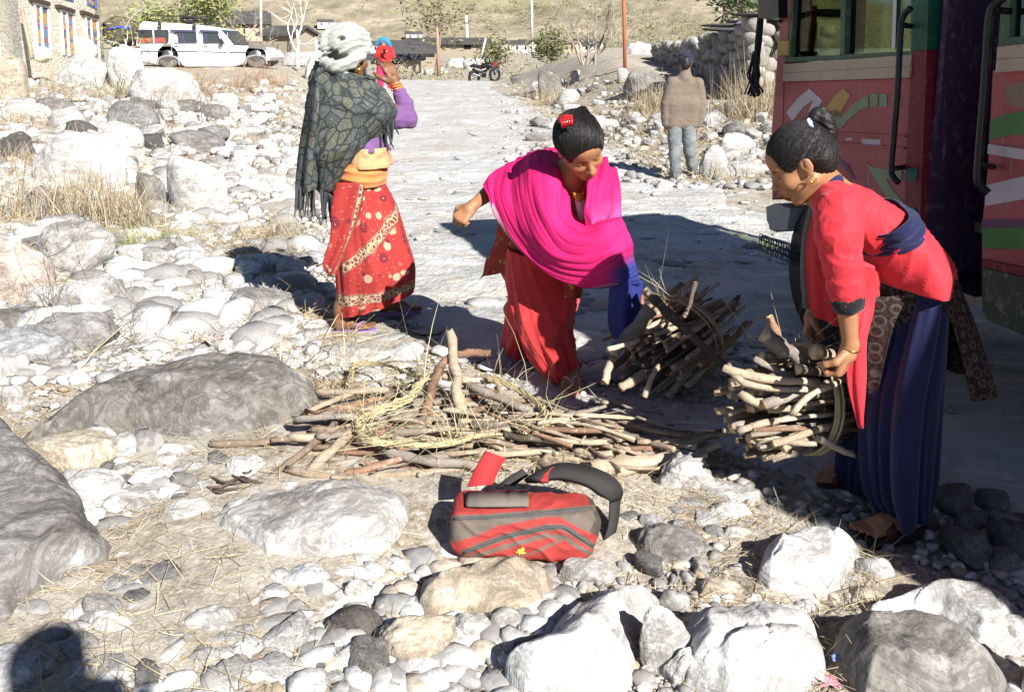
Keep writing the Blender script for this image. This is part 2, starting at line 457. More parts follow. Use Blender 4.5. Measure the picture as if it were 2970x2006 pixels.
# ================================================================== rocks
def m_rock(name, speck=.3):
    t = NT(name); col, rnd = t.objcol()
    va = t.n.new('ShaderNodeVectorMath'); va.operation = 'ADD'; t.link(t.tc.outputs['Object'], va.inputs[0]); t.link(t.math('MULTIPLY', rnd, 60.0), va.inputs[1]); t.co = va.outputs[0]
    n1 = t.noise(2.2, 6, .62, dist=.4); n2 = t.noise(11, 6, .68); n3 = t.noise(70, 4, .65)
    band = t.noise(1, 5, .6, co=t.map((2, 2.6, 8), (.5, .35, .2)), dist=1.4)
    c = t.mix(t.ramp(n1, [(.36, .75), (.64, 0)]), col, t.mix(1.0, col, (.66, .62, .57), 'MULTIPLY'))
    c = t.mix(t.ramp(band, [(.44, .55), (.52, 0)]), c, t.mix(1.0, c, (.58, .56, .54), 'MULTIPLY'))
    c = t.mix(t.ramp(n2, [(.3, .75), (.44, 0)]), c, t.mix(1.0, c, (.5, .46, .4), 'MULTIPLY'))
    c = t.mix(t.ramp(n2, [(.58, 0), (.72, .5)]), c, (.70, .69, .66)); vn = t.noise(5.5, 8, .75, dist=1.8); c = t.mix(t.ramp(vn, [(.40, 0), (.475, .75), (.50, .75), (.54, 0)]), c, t.mix(1.0, c, (.50, .49, .48), 'MULTIPLY'))
    crk = t.ramp(t.voro(3.4, 'DISTANCE_TO_EDGE', co=t.mix(.12, t.co, t.n.new('ShaderNodeTexNoise').outputs['Color'])), [(0, 1), (.012, 0)])
    c = t.mix(t.math('MULTIPLY', crk, .22), c, (.14, .12, .1))
    c = t.mix(t.ramp(n3, [(.3, speck), (.42, 0)]), c, t.mix(1.0, c, (.35, .33, .3), 'MULTIPLY'))
    b = t.bump(n1, .4, .04); b = t.bump(band, .3, .02, b); b = t.bump(n2, .6, .015, b); b = t.bump(n3, .6, .004, b)
    return t.done(c, .92, b, .15)
M_ROCK = m_rock('weathered_stone')
def ico(sub):
    bm = bmesh.new(); bmesh.ops.create_icosphere(bm, subdivisions=sub, radius=1)
    V = np.array([v.co[:] for v in bm.verts]); Fc = np.array([[v.index for v in f.verts] for f in bm.faces]); bm.free()
    return V, Fc
ICO = {k: ico(k) for k in (2, 3, 4, 5, 6)}
def rock_geo(seed, sub=3, angular=.5, flat=0):
    r = np.random.default_rng(seed)
    D, Fc = ICO[sub]
    n = r.normal(size=(15, 3)); n /= np.linalg.norm(n, axis=1)[:, None]
    d = r.uniform(.55, .98, 15)
    n = np.vstack([n, [.08, -.05, 1], [.3, -.1, .95]]); d = np.append(d, [.72, .8])
    n /= np.linalg.norm(n, axis=1)[:, None]
    dots = D@n.T
    rr = np.where(dots > .05, d/np.maximum(dots, .05), 9)
    k = 8+40*angular**1.3
    rad = -np.log(np.exp(-k*np.minimum(rr, 3)).sum(1)+np.exp(-k*1.12))/k
    rad = rad*(1-.3*(1-angular))+.3*(1-angular)*.9
    P = D*rad[:, None]
    nz = .07*fbm(P*1.4+seed*7.7, 3, seed % 97)+.05*fbm(P*3.7+seed*3.3, 3, seed % 89)
    if sub >= 4:
        lay_ = fbm(P*np.array([2.2, 3, 11])+seed, 3, seed % 71); nz = nz+.018*lay_+.02*np.minimum(fbm(P*8+seed, 3, seed % 61), .15)
        crk = np.abs(fbm(P*2.3+seed*1.7, 3, seed % 53)); nz = nz-.035*np.exp(-(crk/.022)**2)
    if sub >= 5: nz = nz+.009*fbm(P*24+seed, 3, seed % 47)
    P = P*(1+nz)[:, None]
    lo, hi = P.min(0), P.max(0)
    return (P-(lo+hi)/2)/((hi-lo)/2), Fc
TONE = dict(w=(.68, .675, .66), l=(.56, .55, .53), g=(.31, .30, .29), d=(.14, .13, .125), b=(.36, .28, .19), p=(.50, .42, .36), t=(.55, .48, .38), s=(.44, .45, .46), m=(.27, .255, .235))
WRD = dict(w='white', l='pale grey', g='grey', d='dark grey', b='brown', p='pinkish', t='tan', s='bluish grey', m='dark mottled')
ROCK_N = 0
def rock(box, tone, label=None, ang=.5, sub=4, deep=.8, seed=None, sink=.55, group=None, cat='rock', name='rock', yaw=0, hmin=.3):
    """box: x0,y0,x1,y1 in overview pixels -> a real boulder on the ground there"""
    global ROCK_N; ROCK_N += 1
    seed = seed or 100+ROCK_N
    x0, y0, x1, y1 = [v*K for v in box]
    w_px, h_px = x1-x0, y1-y0
    base = G((x0+x1)/2, y1-.04*h_px)
    s = np.linalg.norm((base-CAM)/np.linalg.norm(ray((x0+x1)/2, y1)))
    y = base[1]; mp = MP(y1, y)
    wd = w_px*mp; al = math.atan2(CAMZ-base[2], y)
    dp = deep*wd; 
    hz = (h_px*mp-dp*math.sin(al)*.8)/math.cos(al)
    if hz < hmin*wd*.6:
        hz = hmin*wd*.6; dp = max(.3*wd, (h_px*mp-hz*math.cos(al))/max(.12, math.sin(al)*.8)); dp = min(dp, 1.6*wd)
    sub = 6 if y1 > 960*K and w_px > 100*K else (5 if sub == 4 and y1 > 600*K else sub); mp2 = MP((y0+y1)/2, y+dp/2); wd = w_px*mp2*1.07; hz *= 1.05
    c = np.array([0, y+dp*.5, 0]); c[0] = W((x0+x1)/2, (y0+y1)/2, c[1])[0]
    zb = float(ground(c[0], c[1]))
    zb = min(zb, base[2]+.02)
    Pn, Fc = rock_geo(seed, sub, ang)
    full = hz*(1+sink)+.02
    cz = zb+hz-full/2
    if yaw:
        Rm = np.array([[math.cos(yaw), -math.sin(yaw), 0], [math.sin(yaw), math.cos(yaw), 0], [0, 0, 1]])
        Pn = Pn@Rm.T; lo, hi = Pn.min(0), Pn.max(0); Pn = (Pn-(lo+hi)/2)/((hi-lo)/2)
    V = np.array([c[0], c[1], cz])+Pn*np.array([wd/2, dp/2, full/2])
    o = mesh_obj(name, V, Fc, M_ROCK, loc=(c[0], c[1], zb))
    tc = np.array(TONE[tone])*np.random.default_rng(seed).uniform(.92, 1.06)
    o.color = (*np.minimum(tc, .8), 1)
    tag(o, label, cat, group); OCC.append((c[0], c[1], max(wd, dp)*.5)); return o
OCC = []

def slab_rock(poly, h, tone, label, tilt=(0, 0), edge=.10, seed=1, n=110, name='rock', sil=.8):
    """broad low slab: its outline on the ground, its height, and the slope of its top"""
    A = np.array(poly, float)*K; f = sstep(.25, 1, (A[:, 1].max()-A[:, 1])/np.ptp(A[:, 1])); g0 = Gv(A[:, 0], A[:, 1]); Q = []
    for (px, py), q, ff in zip(A, g0, f):
        r_ = ray(px, py); zz = float(ground(q[0], q[1]))+h*sil*ff; Q.append((CAM+r_*((zz-CAMZ)/r_[2]))[:2])
    Q = np.array(Q); lo, hi = Q.min(0)-.08, Q.max(0)+.08
    X, Y = np.meshgrid(np.linspace(lo[0], hi[0], n), np.linspace(lo[1], hi[1], n)); x, y = X.ravel(), Y.ravel()
    wob = .05*fbm(np.stack([x*3, y*3, 0*x+seed], -1), 3, seed)
    d = np.full(len(x), 1e9); ins = np.zeros(len(x), bool); m = len(Q)
    for i in range(m):
        a, b = Q[i], Q[(i+1) % m]; ab = b-a; t = np.clip(((x-a[0])*ab[0]+(y-a[1])*ab[1])/(ab@ab), 0, 1); d = np.minimum(d, np.hypot(x-a[0]-t*ab[0], y-a[1]-t*ab[1]))
        ins ^= ((a[1] > y) != (b[1] > y)) & (x < (b[0]-a[0])*(y-a[1])/(b[1]-a[1]+1e-12)+a[0])
    d = np.where(ins, d, -d)+wob*.5
    cx_, cy_ = Q.mean(0); top = h*(1+tilt[0]*(x-cx_)+tilt[1]*(y-cy_))
    P3 = np.stack([x*2.2, y*2.2, 0*x+seed], -1)
    prof = np.clip(d/edge, -1, 1); prof = np.where(prof > 0, prof**.38*.86+.14*np.clip(d/(edge*4), 0, 1), prof*2)
    crk = np.abs(fbm(P3*.6, 3, seed+9))
    z = ground(x, y)-.02+top*prof+np.where(d > 0, 1, 0)*(.040*h/.2*fbm(P3, 4, seed)+.016*np.round(2.5*fbm(P3*1.3, 3, seed+4))/2.5+.008*fbm(P3*6, 4, seed+1)-.012*np.exp(-(crk/.02)**2))
    Fq = grid_faces(n, n); keep = (d[Fq] > -.05).all(1); Fq = Fq[keep]; use = np.unique(Fq); mp_ = np.full(len(x), -1); mp_[use] = np.arange(len(use))
    V = np.stack([x, y, z], -1)[use]; o = mesh_obj(name, V, mp_[Fq], M_ROCK, loc=(cx_, cy_, float(ground(cx_, cy_)))); o.color = (*TONE[tone], 1); tag(o, label, 'rock')
    for a, b in Q: OCC.append((a*.6+cx_*.4, b*.6+cy_*.4, .22))
    OCC.append((cx_, cy_, .35)); return o
# ================================================================== boulders and stones traced from the place
# overview-pixel box, tone, label, angularity, subdivision, depth ratio
for bx, tn, lb, ang, sub, dp in [
 ((-70, 528, 130, 712), 'p', 'pink and brown boulder with a rough underside', .5, 5, .8),
 ((75, 498, 262, 640), 'l', 'grey boulder with a brown crest behind the bare twigs', .4, 4, .7),
 ((118, 620, 290, 742), 'l', 'sloping pale boulder touching the pink boulder', .5, 4, .8),
 ((-50, 688, 138, 765), 'm', 'dark grey boulder under the pink boulder', .4, 4, .8),
 ((90, 702, 256, 815), 'g', 'smooth dark grey wedge boulder with a flat foot', .6, 4, .8),
 ((-50, 738, 150, 852), 's', 'bluish white boulder in front of the dark wedge boulder', .4, 4, .8),
 ((-40, 795, 60, 870), 'l', 'rounded pale stone below the bluish white boulder', .3, 4, .8),
 ((5, 872, 65, 925), 'l', 'small pale stone at the back rim of the long dark slab', .4, 3, .8),
 ((508, 650, 667, 727), 'g', 'smooth rounded grey boulder in front of the dark head shadow', .2, 4, .7),
 ((65, 975, 282, 1092), 't', 'tan sloping stone wedged between the two big slabs', .5, 4, .7),
 ((155, 1065, 287, 1160), 'w', 'round white stone beside the huge flat slab', .2, 4, .8),
 ((184, 970, 266, 1036), 'w', 'square white block lying on the tan stone', .9, 3, .6),
 ((244, 985, 312, 1055), 'w', 'tilted white block next to the square white block', .9, 3, .6),
 ((298, 978, 380, 1045), 'g', 'flat grey stone in the gap below the dark slab', .8, 3, .6),
 ((355, 1000, 446, 1062), 'l', 'pale squarish stone right of the flat grey stone', .7, 3, .7),
 ((420, 943, 560, 1015), 'l', 'pale streaked stone leaning against the long dark slab', .6, 4, .7),
 ((498, 1035, 605, 1108), 'w', 'egg shaped white stone under the long brown stick', .2, 4, .7),
 ((358, 1130, 478, 1216), 'l', 'domed pale grey stone with fine lines', .2, 4, .8),
 ((345, 1028, 425, 1085), 'w', 'white stone in the rubble between the slabs', .5, 3, .8),
 ((298, 1062, 402, 1125), 'w', 'wide white stone behind the domed stone', .4, 3, .8),
 ((235, 1103, 390, 1170), 'l', 'flat buff stone touching the round white stone', .6, 3, .8),
 ((385, 1070, 455, 1130), 'g', 'grey stone among the twigs', .4, 3, .8),
 ((188, 1393, 307, 1472), 'l', 'pale round stone at the tip of the photographer shadow', .2, 4, .7),
 ((82, 1420, 182, 1492), 'g', 'grey stone lying inside the photographer shadow', .3, 4, .7),
 ((-70, 1478, 122, 1620), 's', 'large smooth grey boulder in the bottom corner shadow', .2, 4, .8),
 ((190, 1490, 300, 1570), 's', 'smooth grey stone at the lower edge of the shadow', .3, 4, .8),
 ((408, 1378, 542, 1462), 'l', 'flat oval pale stone, front one of four', .2, 4, .6),
 ((440, 1348, 530, 1396), 'l', 'small oval stone behind the flat oval stone', .3, 3, .6),
 ((498, 1374, 580, 1420), 'l', 'oval stone right of the flat oval stone', .3, 3, .6),
 ((570, 1365, 650, 1415), 't', 'buff oval stone at the end of the row of four', .3, 3, .6),
 ((628, 1284, 748, 1358), 'w', 'white block stone below the stained slab', .4, 4, .6),
 ((578, 1330, 662, 1382), 'w', 'small white stone touching the white block stone', .4, 3, .6),
 ((754, 1284, 842, 1332), 'w', 'white oval stone under the shadow of the backpack', .2, 3, .6),
 ((783, 1320, 842, 1378), 'l', 'upright bean shaped pale stone', .2, 3, .7),
 ((688, 1350, 792, 1395), 't', 'pinkish oval stone before the dark round boulder', .3, 3, .6),
 ((733, 1373, 872, 1462), 'd', 'dark grey smooth round boulder', .1, 4, .7),
 ((860, 1402, 1032, 1532), 't', 'dome shaped buff boulder with a shadow on one side', .1, 5, .8),
 ((1013, 1393, 1112, 1468), 'l', 'round buff stone below the broad tan boulder', .2, 4, .7),
 ((1110, 1384, 1187, 1442), 'l', 'pale stone right of the round buff stone', .3, 3, .7),
 ((1264, 1263, 1407, 1338), 'l', 'pale angular stone at the corner of the backpack', .5, 4, .6),
 ((1205, 1338, 1280, 1385), 'l', 'flat pale stone under a bar of shadow', .5, 3, .6),
 ((1488, 1023, 1617, 1128), 'w', 'bright white boulder at the end of the firewood', .2, 4, .7),
 ((1590, 1088, 1732, 1147), 'l', 'flat pale stone behind the low white stone', .6, 4, .7),
 ((1600, 1134, 1706, 1192), 'w', 'low rounded white stone on the gravel', .2, 4, .7),
 ((1452, 1193, 1592, 1292), 'm', 'brownish grey stone half buried in gravel', .3, 4, .7),
 ((2205, 1380, 2390, 1500), 'l', 'rounded pale boulder at the frame edge', .2, 4, .7),
 ((1918, 1328, 2012, 1392), 't', 'small tan stone between two boulders', .3, 3, .8),
 ((1940, 1262, 2032, 1334), 'l', 'angular stone against the big white boulder', .7, 3, .8),
 ((1850, 1382, 1942, 1425), 'l', 'thin pale stone in the gap of the front row', .5, 3, .8),
 ((1568, 1308, 1684, 1372), 't', 'tan stone behind the squared boulder', .5, 3, .7),
 ((1488, 1338, 1580, 1402), 'g', 'grey stone touching the very large white boulder', .3, 3, .7),
 ((1455, 1388, 1582, 1545), 'w', 'tall white stone leaning in the front row', .8, 4, .5),
 ((1508, 1478, 1614, 1565), 'w', 'bright white block at the bottom edge', .95, 3, .5),
 ((1578, 1528, 1682, 1590), 'l', 'pinkish grey stone beside the bright white block', .4, 3, .7),
 ((1690, 1540, 1770, 1595), 'w', 'round white stone at the bottom edge', .1, 3, .7),
 ((1880, 1520, 1980, 1580), 'g', 'flat grey stone by the red litter', .3, 3, .7),
 ((1846, 1176, 1930, 1222), 'l', 'oval pale stone in front of the sandal', .3, 4, .7),
 ((2320, 1480, 2400, 1600), 'l', 'pale boulder cut by the lower frame corner', .4, 3, .7),
 ((1640, 1190, 1710, 1235), 'l', 'small pale stone below the low white stone', .4, 3, .8),
 # left bank, further back
 ((383, 352, 518, 482), 'w', 'tall white block boulder on the left bank', .75, 4, .7),
 ((304, 395, 382, 482), 'm', 'dark brown block beside the tall white boulder', .7, 4, .6),
 ((88, 300, 292, 432), 'w', 'large rounded white boulder by the tall dry grass', .35, 5, .7),
 ((198, 350, 312, 418), 'l', 'streaky grey boulder leaning by the white one', .5, 4, .7),
 ((8, 303, 82, 368), 'd', 'dark grey boulder near the frame edge', .5, 4, .7),
 ((148, 274, 220, 312), 'd', 'small dark boulder above the large rounded white boulder', .4, 4, .7),
 ((214, 284, 328, 350), 'w', 'white boulder in the middle of the bank', .4, 4, .7),
 ((300, 306, 372, 348), 'd', 'dark brown stone behind the streaky boulder', .5, 3, .7),
 ((390, 298, 502, 348), 'g', 'flat grey boulder on the left bank', .5, 4, .7),
 ((244, 234, 364, 296), 'g', 'layered grey boulder below the white boulders', .6, 4, .7),
 ((18, 236, 118, 280), 'w', 'low white boulder near the frame edge', .5, 4, .7),
 ((108, 244, 192, 296), 'l', 'pale boulder beside the low white boulder', .5, 4, .7),
 ((60, 225, 180, 262), 'm', 'long brown grey boulder among the dry grass', .4, 4, .7),
 ((293, 158, 455, 240), 'w', 'big white boulder covered with twigs below the jeep', .5, 5, .7),
 ((248, 110, 332, 204), 'w', 'tall pale boulder hiding the tail of the jeep', .3, 4, .7),
 ((132, 128, 252, 198), 'w', 'big white boulder below the painted windows', .4, 5, .7),
 ((-10, 135, 62, 232), 't', 'sandy coloured boulder at the frame edge', .2, 4, .7),
 ((0, 405, 112, 475), 'l', 'pale grey boulder behind dry grass', .4, 4, .7),
 ((58, 425, 130, 505), 'g', 'grey stone in the dry grass', .5, 3, .7),
 ((545, 392, 652, 444), 'w', 'low white boulder left of the shawl', .4, 4, .7),
 ((388, 478, 470, 520), 'w', 'row stone, white and flat topped', .6, 3, .7),
 ((462, 482, 520, 512), 'w', 'second white stone of the row', .6, 3, .7),
 ((505, 478, 560, 505), 'l', 'third pale stone of the row', .5, 3, .7),
 ((604, 86, 648, 128), 'w', 'round white boulder ahead of the jeep bonnet', .3, 4, .7),
 ((640, 80, 738, 162), 'w', 'huge white boulder ahead of the jeep', .3, 5, .7),
 ((690, 134, 745, 190), 'w', 'smooth pale block in front of the huge white boulder', .8, 4, .6),
 ((372, 145, 412, 160), 'g', 'small grey boulder under the jeep wheel', .3, 3, .7),
 ((480, 215, 540, 248), 'w', 'white stone in red brown twigs', .4, 3, .7),
 ((455, 240, 520, 275), 'g', 'grey stone near the red brown twigs', .4, 3, .7),
 ((270, 560, 330, 595), 'w', 'white stone by the green grass tuft', .5, 3, .7),
 ((400, 690, 455, 725), 'w', 'white stone left of the rounded grey boulder', .4, 3, .8),
 ((575, 755, 645, 800), 'w', 'white stone at the heel of the long dark slab', .5, 3, .8),
 ((690, 725, 745, 760), 'w', 'white stone just behind the standing woman heel', .5, 3, .8),
 ((310, 765, 400, 810), 'w', 'broad white stone above the dark slab', .5, 3, .8),
 ((235, 735, 305, 775), 'w', 'white stone beside the dark wedge boulder', .5, 3, .8),
 ((395, 815, 440, 845), 'w', 'tiny white stone on the rim of the dark slab', .5, 3, .8),
 ((320, 610, 392, 640), 'l', 'long pale block in the straw', .8, 3, .6),
 ((745, 775, 890, 835), 'l', 'flat pale stone below the purple slipper', .4, 4, .8),
 ((880, 775, 960, 820), 'l', 'pale flat stone at the road edge', .5, 3, .8),
 ((338, 138, 392, 160), 'g', 'grey boulder hiding the rear wheel of the jeep', .4, 4, .7),
 ((388, 146, 442, 162), 'l', 'pale low stone under the jeep door', .4, 4, .7),
 ((440, 143, 492, 160), 'w', 'white low stone under the jeep sill', .4, 4, .7),
 ((490, 147, 552, 162), 'l', 'pale stone below the jeep front door', .4, 4, .7),
 ((540, 136, 604, 162), 'b', 'brown boulder hiding the front wheel of the jeep', .4, 4, .7),
 # right bank
 ((1413, 100, 1492, 168), 'w', 'large white boulder at the foot of the red pole', .5, 5, .8),
 ((1612, 150, 1712, 218), 'g', 'large grey boulder leaning on the dry stone wall', .4, 5, .8),
 ((1418, 168, 1508, 218), 'g', 'long grey boulder in the shade of the wall', .4, 4, .8),
 ((1588, 333, 1656, 412), 'w', 'upright pale boulder next to the walking man', .5, 4, .7),
 ((1628, 306, 1712, 362), 'w', 'white boulder behind the upright pale boulder', .4, 4, .7),
 ((1222, 165, 1275, 222), 'm', 'upright brown grey boulder on the right bank', .5, 4, .7),
 ((1262, 206, 1322, 238), 'l', 'pointed pale stone on the right bank', .8, 3, .7),
 ((1275, 238, 1325, 262), 'w', 'white stone under the pointed pale stone', .5, 3, .7),
 ((1310, 128, 1345, 165), 'l', 'pale oval boulder on the bank', .2, 3, .7),
 ((1345, 150, 1385, 178), 'g', 'grey boulder left of the dark hollow', .4, 3, .7),
 ((1400, 158, 1430, 185), 'l', 'pale rounded stone near the long grey boulder', .3, 3, .7),
 ((1330, 265, 1375, 298), 'w', 'white stone above the hair of the bending girl', .5, 3, .7),
 ((1420, 255, 1460, 275), 'w', 'small white stone in the dry grass of the right bank', .5, 3, .7),
 ((1595, 255, 1660, 290), 'w', 'white stone at the elbow of the walking man', .5, 3, .7),
 ((1600, 365, 1745, 410), 'l', 'low rough pale rubble by the bus front', .6, 4, .7),
 ((1013, 128, 1056, 155), 'w', 'smooth white boulder at the road end', .1, 4, .7),
 ((1052, 127, 1114, 160), 'w', 'smooth white boulder behind the motorcycle', .15, 4, .7),
 ((958, 148, 990, 172), 'l', 'pale rubble stone at the road end', .5, 3, .7),
 ((985, 152, 1018, 172), 'l', 'second rubble stone at the road end', .5, 3, .7),
 ((938, 155, 962, 172), 'l', 'third rubble stone at the road end', .5, 3, .7),
]:
    rock(bx, tn, lb, ang, min(sub, 5), dp)
# --- scattered stones (individuals, grouped by the stretch of ground they lie on)
slab_rock([(-160, 1420), (-160, 960), (0, 975), (60, 1010), (120, 1075), (175, 1150), (215, 1215), (262, 1265), (250, 1300), (150, 1345), (60, 1400), (20, 1450)], .17, 'g', 'huge flat grey slab with a dark weathered top filling the lower corner', (-.35, .1), .07, 3, sil=.2)
slab_rock([(25, 1010), (120, 945), (230, 890), (330, 858), (450, 838), (560, 832), (660, 850), (722, 885), (728, 915), (690, 950), (640, 990), (560, 1015), (420, 1020), (330, 1000), (200, 1030)], .20, 'm', 'long low dark grey slab beside the loose firewood', (.30, .25), .20, 7, sil=.25)
slab_rock([(472, 1195), (505, 1158), (590, 1128), (700, 1118), (860, 1122), (945, 1140), (950, 1190), (930, 1240), (880, 1275), (760, 1295), (640, 1300), (590, 1302), (530, 1255)], .14, 'l', 'wide flat pale slab with a dark stain next to the red backpack', (.1, .2), .04, 5, sil=.3)
slab_rock([(945, 1400), (950, 1350), (1000, 1310), (1060, 1280), (1140, 1268), (1230, 1272), (1252, 1310), (1240, 1360), (1180, 1388), (1110, 1394), (1040, 1402), (980, 1412)], .13, 't', 'broad tan boulder just under the red backpack', (0, .1), .07, 15, sil=.5)
slab_rock([(1262, 1430), (1285, 1370), (1330, 1330), (1390, 1308), (1450, 1298), (1522, 1318), (1515, 1370), (1475, 1440), (1460, 1500), (1455, 1545), (1400, 1580), (1290, 1600), (1200, 1590), (1160, 1555), (1240, 1510)], .15, 'w', 'very large white boulder in the front centre', (.1, .1), .09, 16, sil=.5)
slab_rock([(1112, 1495), (1150, 1442), (1190, 1410), (1262, 1395), (1292, 1430), (1270, 1480), (1240, 1535), (1180, 1545), (1120, 1525)], .075, 'g', 'grey layered slab leaning on the very large white boulder', (-.3, .2), .05, 17, sil=.5)
slab_rock([(1720, 1335), (1738, 1260), (1785, 1200), (1840, 1186), (1925, 1206), (1970, 1245), (1955, 1300), (1935, 1345), (1880, 1376), (1800, 1360), (1745, 1350)], .145, 'w', 'big white boulder by the near sandal', (.3, 0), .06, 18, sil=.5)
slab_rock([(1562, 1560), (1566, 1450), (1588, 1395), (1700, 1368), (1830, 1372), (1870, 1410), (1874, 1480), (1860, 1570), (1780, 1590), (1650, 1588)], .14, 'l', 'squared grey and tan boulder in the front row', (0, .1), .06, 19, sil=.5)
slab_rock([(1880, 1570), (1884, 1460), (1915, 1405), (2050, 1388), (2150, 1412), (2232, 1475), (2290, 1580), (2210, 1650), (1950, 1650)], .15, 'm', 'large dark speckled boulder in the front row', (0, .1), .07, 20, sil=.5)
slab_rock([(1980, 1395), (2040, 1342), (2140, 1315), (2232, 1325), (2304, 1376), (2336, 1440), (2315, 1490), (2220, 1480), (2130, 1420), (2040, 1402)], .12, 'l', 'long pale boulder behind the dark speckled boulder', (0, .1), .06, 22, sil=.5)
PROTO = []
for k in range(10):
    Pn, Fc = rock_geo(900+k, 4, .35+.06*k)
    me = bpy.data.meshes.new('stone'); me.from_pydata([tuple(v) for v in Pn*.5], [], [tuple(f) for f in Fc]); me.update()
    me.polygons.foreach_set('use_smooth', np.ones(len(me.polygons), dtype=bool)); me.materials.append(M_ROCK); PROTO.append(me)
SR = np.random.default_rng(5)
OCC += [(1.02, 2.36, .12), (1.12, 2.36, .12), (.95, 2.68, .12), (1.03, 2.66, .12), (.25, 3.5, .15), (-.8, 4.36, .15)]
def free(x, y, r):
    return all((x-a)**2+(y-b)**2 > (.75*(r+c))**2 for a, b, c in OCC)
def scatter(n, zone, size, label, group, tones='wwlllg', tries=40):
    x0, y0, x1, y1 = [v*K for v in zone]
    for i in range(n):
        for t in range(tries):
            px, py = SR.uniform(x0, x1), SR.uniform(y0, y1)
            g = G(px, py); s = SR.uniform(*size)
            if free(g[0], g[1], s*.5) : break
        else: continue
        OCC.append((g[0], g[1], s*.5))
        o = bpy.data.objects.new('stone', PROTO[SR.integers(10)]); C.objects.link(o)
        sc = s*np.array([1, SR.uniform(.6, .95), SR.uniform(.4, .75)])
        o.scale = sc; o.rotation_euler = (SR.normal()*.12, SR.normal()*.12, SR.uniform(0, 6.28))
        o.location = (g[0], g[1], float(ground(g[0], g[1]))+sc[2]*.25)
        o.color = (*(np.array(TONE[tones[SR.integers(len(tones))]])*SR.uniform(.85, 1.08)), 1)
        tag(o, label, 'stone', group)
scatter(62, (0, 205, 690, 400), (.18, .6), 'pale stone among dry grass high on the left bank', 'stones high on the left bank', tones='wwwllg')
scatter(56, (60, 440, 720, 780), (.08, .26), 'pale stone in straw left of the standing woman', 'stones in the straw left of the standing woman', tones='wwwllg')
scatter(30, (1180, 205, 1500, 330), (.15, .5), 'pale stone on the right bank behind the bending girl', 'stones on the right bank', tones='wwllg')
scatter(20, (1160, 130, 1480, 205), (.3, .9), 'pale boulder on the crest of the right bank', 'boulders on the crest of the right bank', tones='wlgm')
scatter(22, (1600, 215, 1760, 400), (.15, .45), 'pale stone between the walking man and the bus', 'stones between man and bus')
scatter(44, (180, 1300, 1150, 1568), (.05, .15), 'small stone in the bottom straw', 'small stones in the bottom straw')
scatter(30, (1420, 1120, 2050, 1420), (.03, .10), 'small pale stone on gravel between the front boulders', 'small stones between the front boulders')
scatter(14, (2060, 1150, 2324, 1320), (.08, .2), 'flat stone set in the shaded road edge', 'flat stones in the shaded road', tones='gglm')
scatter(26, (160, 950, 500, 1150), (.05, .13), 'small stone in the rubble between the slabs', 'small stones between the slabs', tones='wwlg')
# --- pebbles nobody could count
def stuff_stones(name, n, zone_fn, size, tones, seed, flat=1.0):
    r = np.random.default_rng(seed); F0 = ICO[2][1]
    gx, gy = zone_fn(r, n); gz = ground(gx, gy); Vs = []; Fs = []; cols = []; cnt = 0
    shapes = []
    for k in range(8):
        Pn, Fc = rock_geo(700+k, 2, .95); shapes.append(Pn*.5)
    for i in range(n):
        x, y = gx[i], gy[i]
        s = r.uniform(0, 1)**2.2*(size[1]-size[0])+size[0]
        a = r.uniform(0, 6.28); ca, sa = math.cos(a), math.sin(a)
        P = shapes[r.integers(8)]*np.array([s, s*r.uniform(.6, 1), s*flat*r.uniform(.4, .8)])
        P = P@np.array([[ca, sa, 0], [-sa, ca, 0], [0, 0, 1]])
        z = gz[i]
        Vs.append(P+np.array([x, y, z+s*.12*flat])); Fs.append(F0+cnt); cnt += len(P)
        c = np.array(TONE[tones[r.integers(len(tones))]])*r.uniform(.8, 1.1)
        cols.append(np.repeat(c[None], len(P), 0))
    o = mesh_obj(name, np.vstack(Vs), np.vstack(Fs), M_PEB, col=np.vstack(cols), smooth=False); tag(o, kind='stuff'); return o
def m_peb():
    t = NT('pebble'); n = t.noise(60, 4); c = t.mix(t.ramp(n, [(.35, .5), (.6, 0)]), t.attr(), (.2, .18, .15))
    return t.done(c, .93, t.bump(n, .5, .004), .12)
M_PEB = m_peb()
def zone_px(x0, y0, x1, y1):
    def f(r, n):
        g = Gv(r.uniform(x0, x1, n)*K, r.uniform(y0, y1, n)*K); return g[:, 0], g[:, 1]
    return f
stuff_stones('gravel_foreground', 9500, zone_px(-60, 860, 2400, 1640), (.005, .05), 'wllggttmgb', 11)
stuff_stones('grit_foreground', 9000, zone_px(-60, 940, 1700, 1640), (.003, .018), 'llgttbb', 21)
stuff_stones('rubble_foreground', 1700, zone_px(60, 1180, 1300, 1640), (.015, .11), 'wwllggt', 24, flat=.75)
stuff_stones('rubble_between_slabs', 500, zone_px(150, 950, 700, 1160), (.02, .09), 'wwllg', 25)
stuff_stones('rubble_left_bank', 900, zone_px(-20, 230, 700, 780), (.08, .30), 'wwllggm', 26, flat=.9)
stuff_stones('gravel_left_bank', 6500, zone_px(-40, 430, 780, 870), (.012, .11), 'wwllggtm', 12)
stuff_stones('gravel_road', 5000, zone_px(640, 250, 2000, 880), (.006, .034), 'lllttgg', 13)
stuff_stones('road_stones', 900, zone_px(640, 190, 1900, 880), (.04, .22), 'lltg', 23, flat=.35)
stuff_stones('gravel_far_banks', 3600, zone_px(0, 185, 720, 440), (.03, .28), 'wwllggtm', 14)
stuff_stones('gravel_right_bank', 2400, zone_px(1140, 128, 1790, 430), (.02, .2), 'wllggtm', 15)
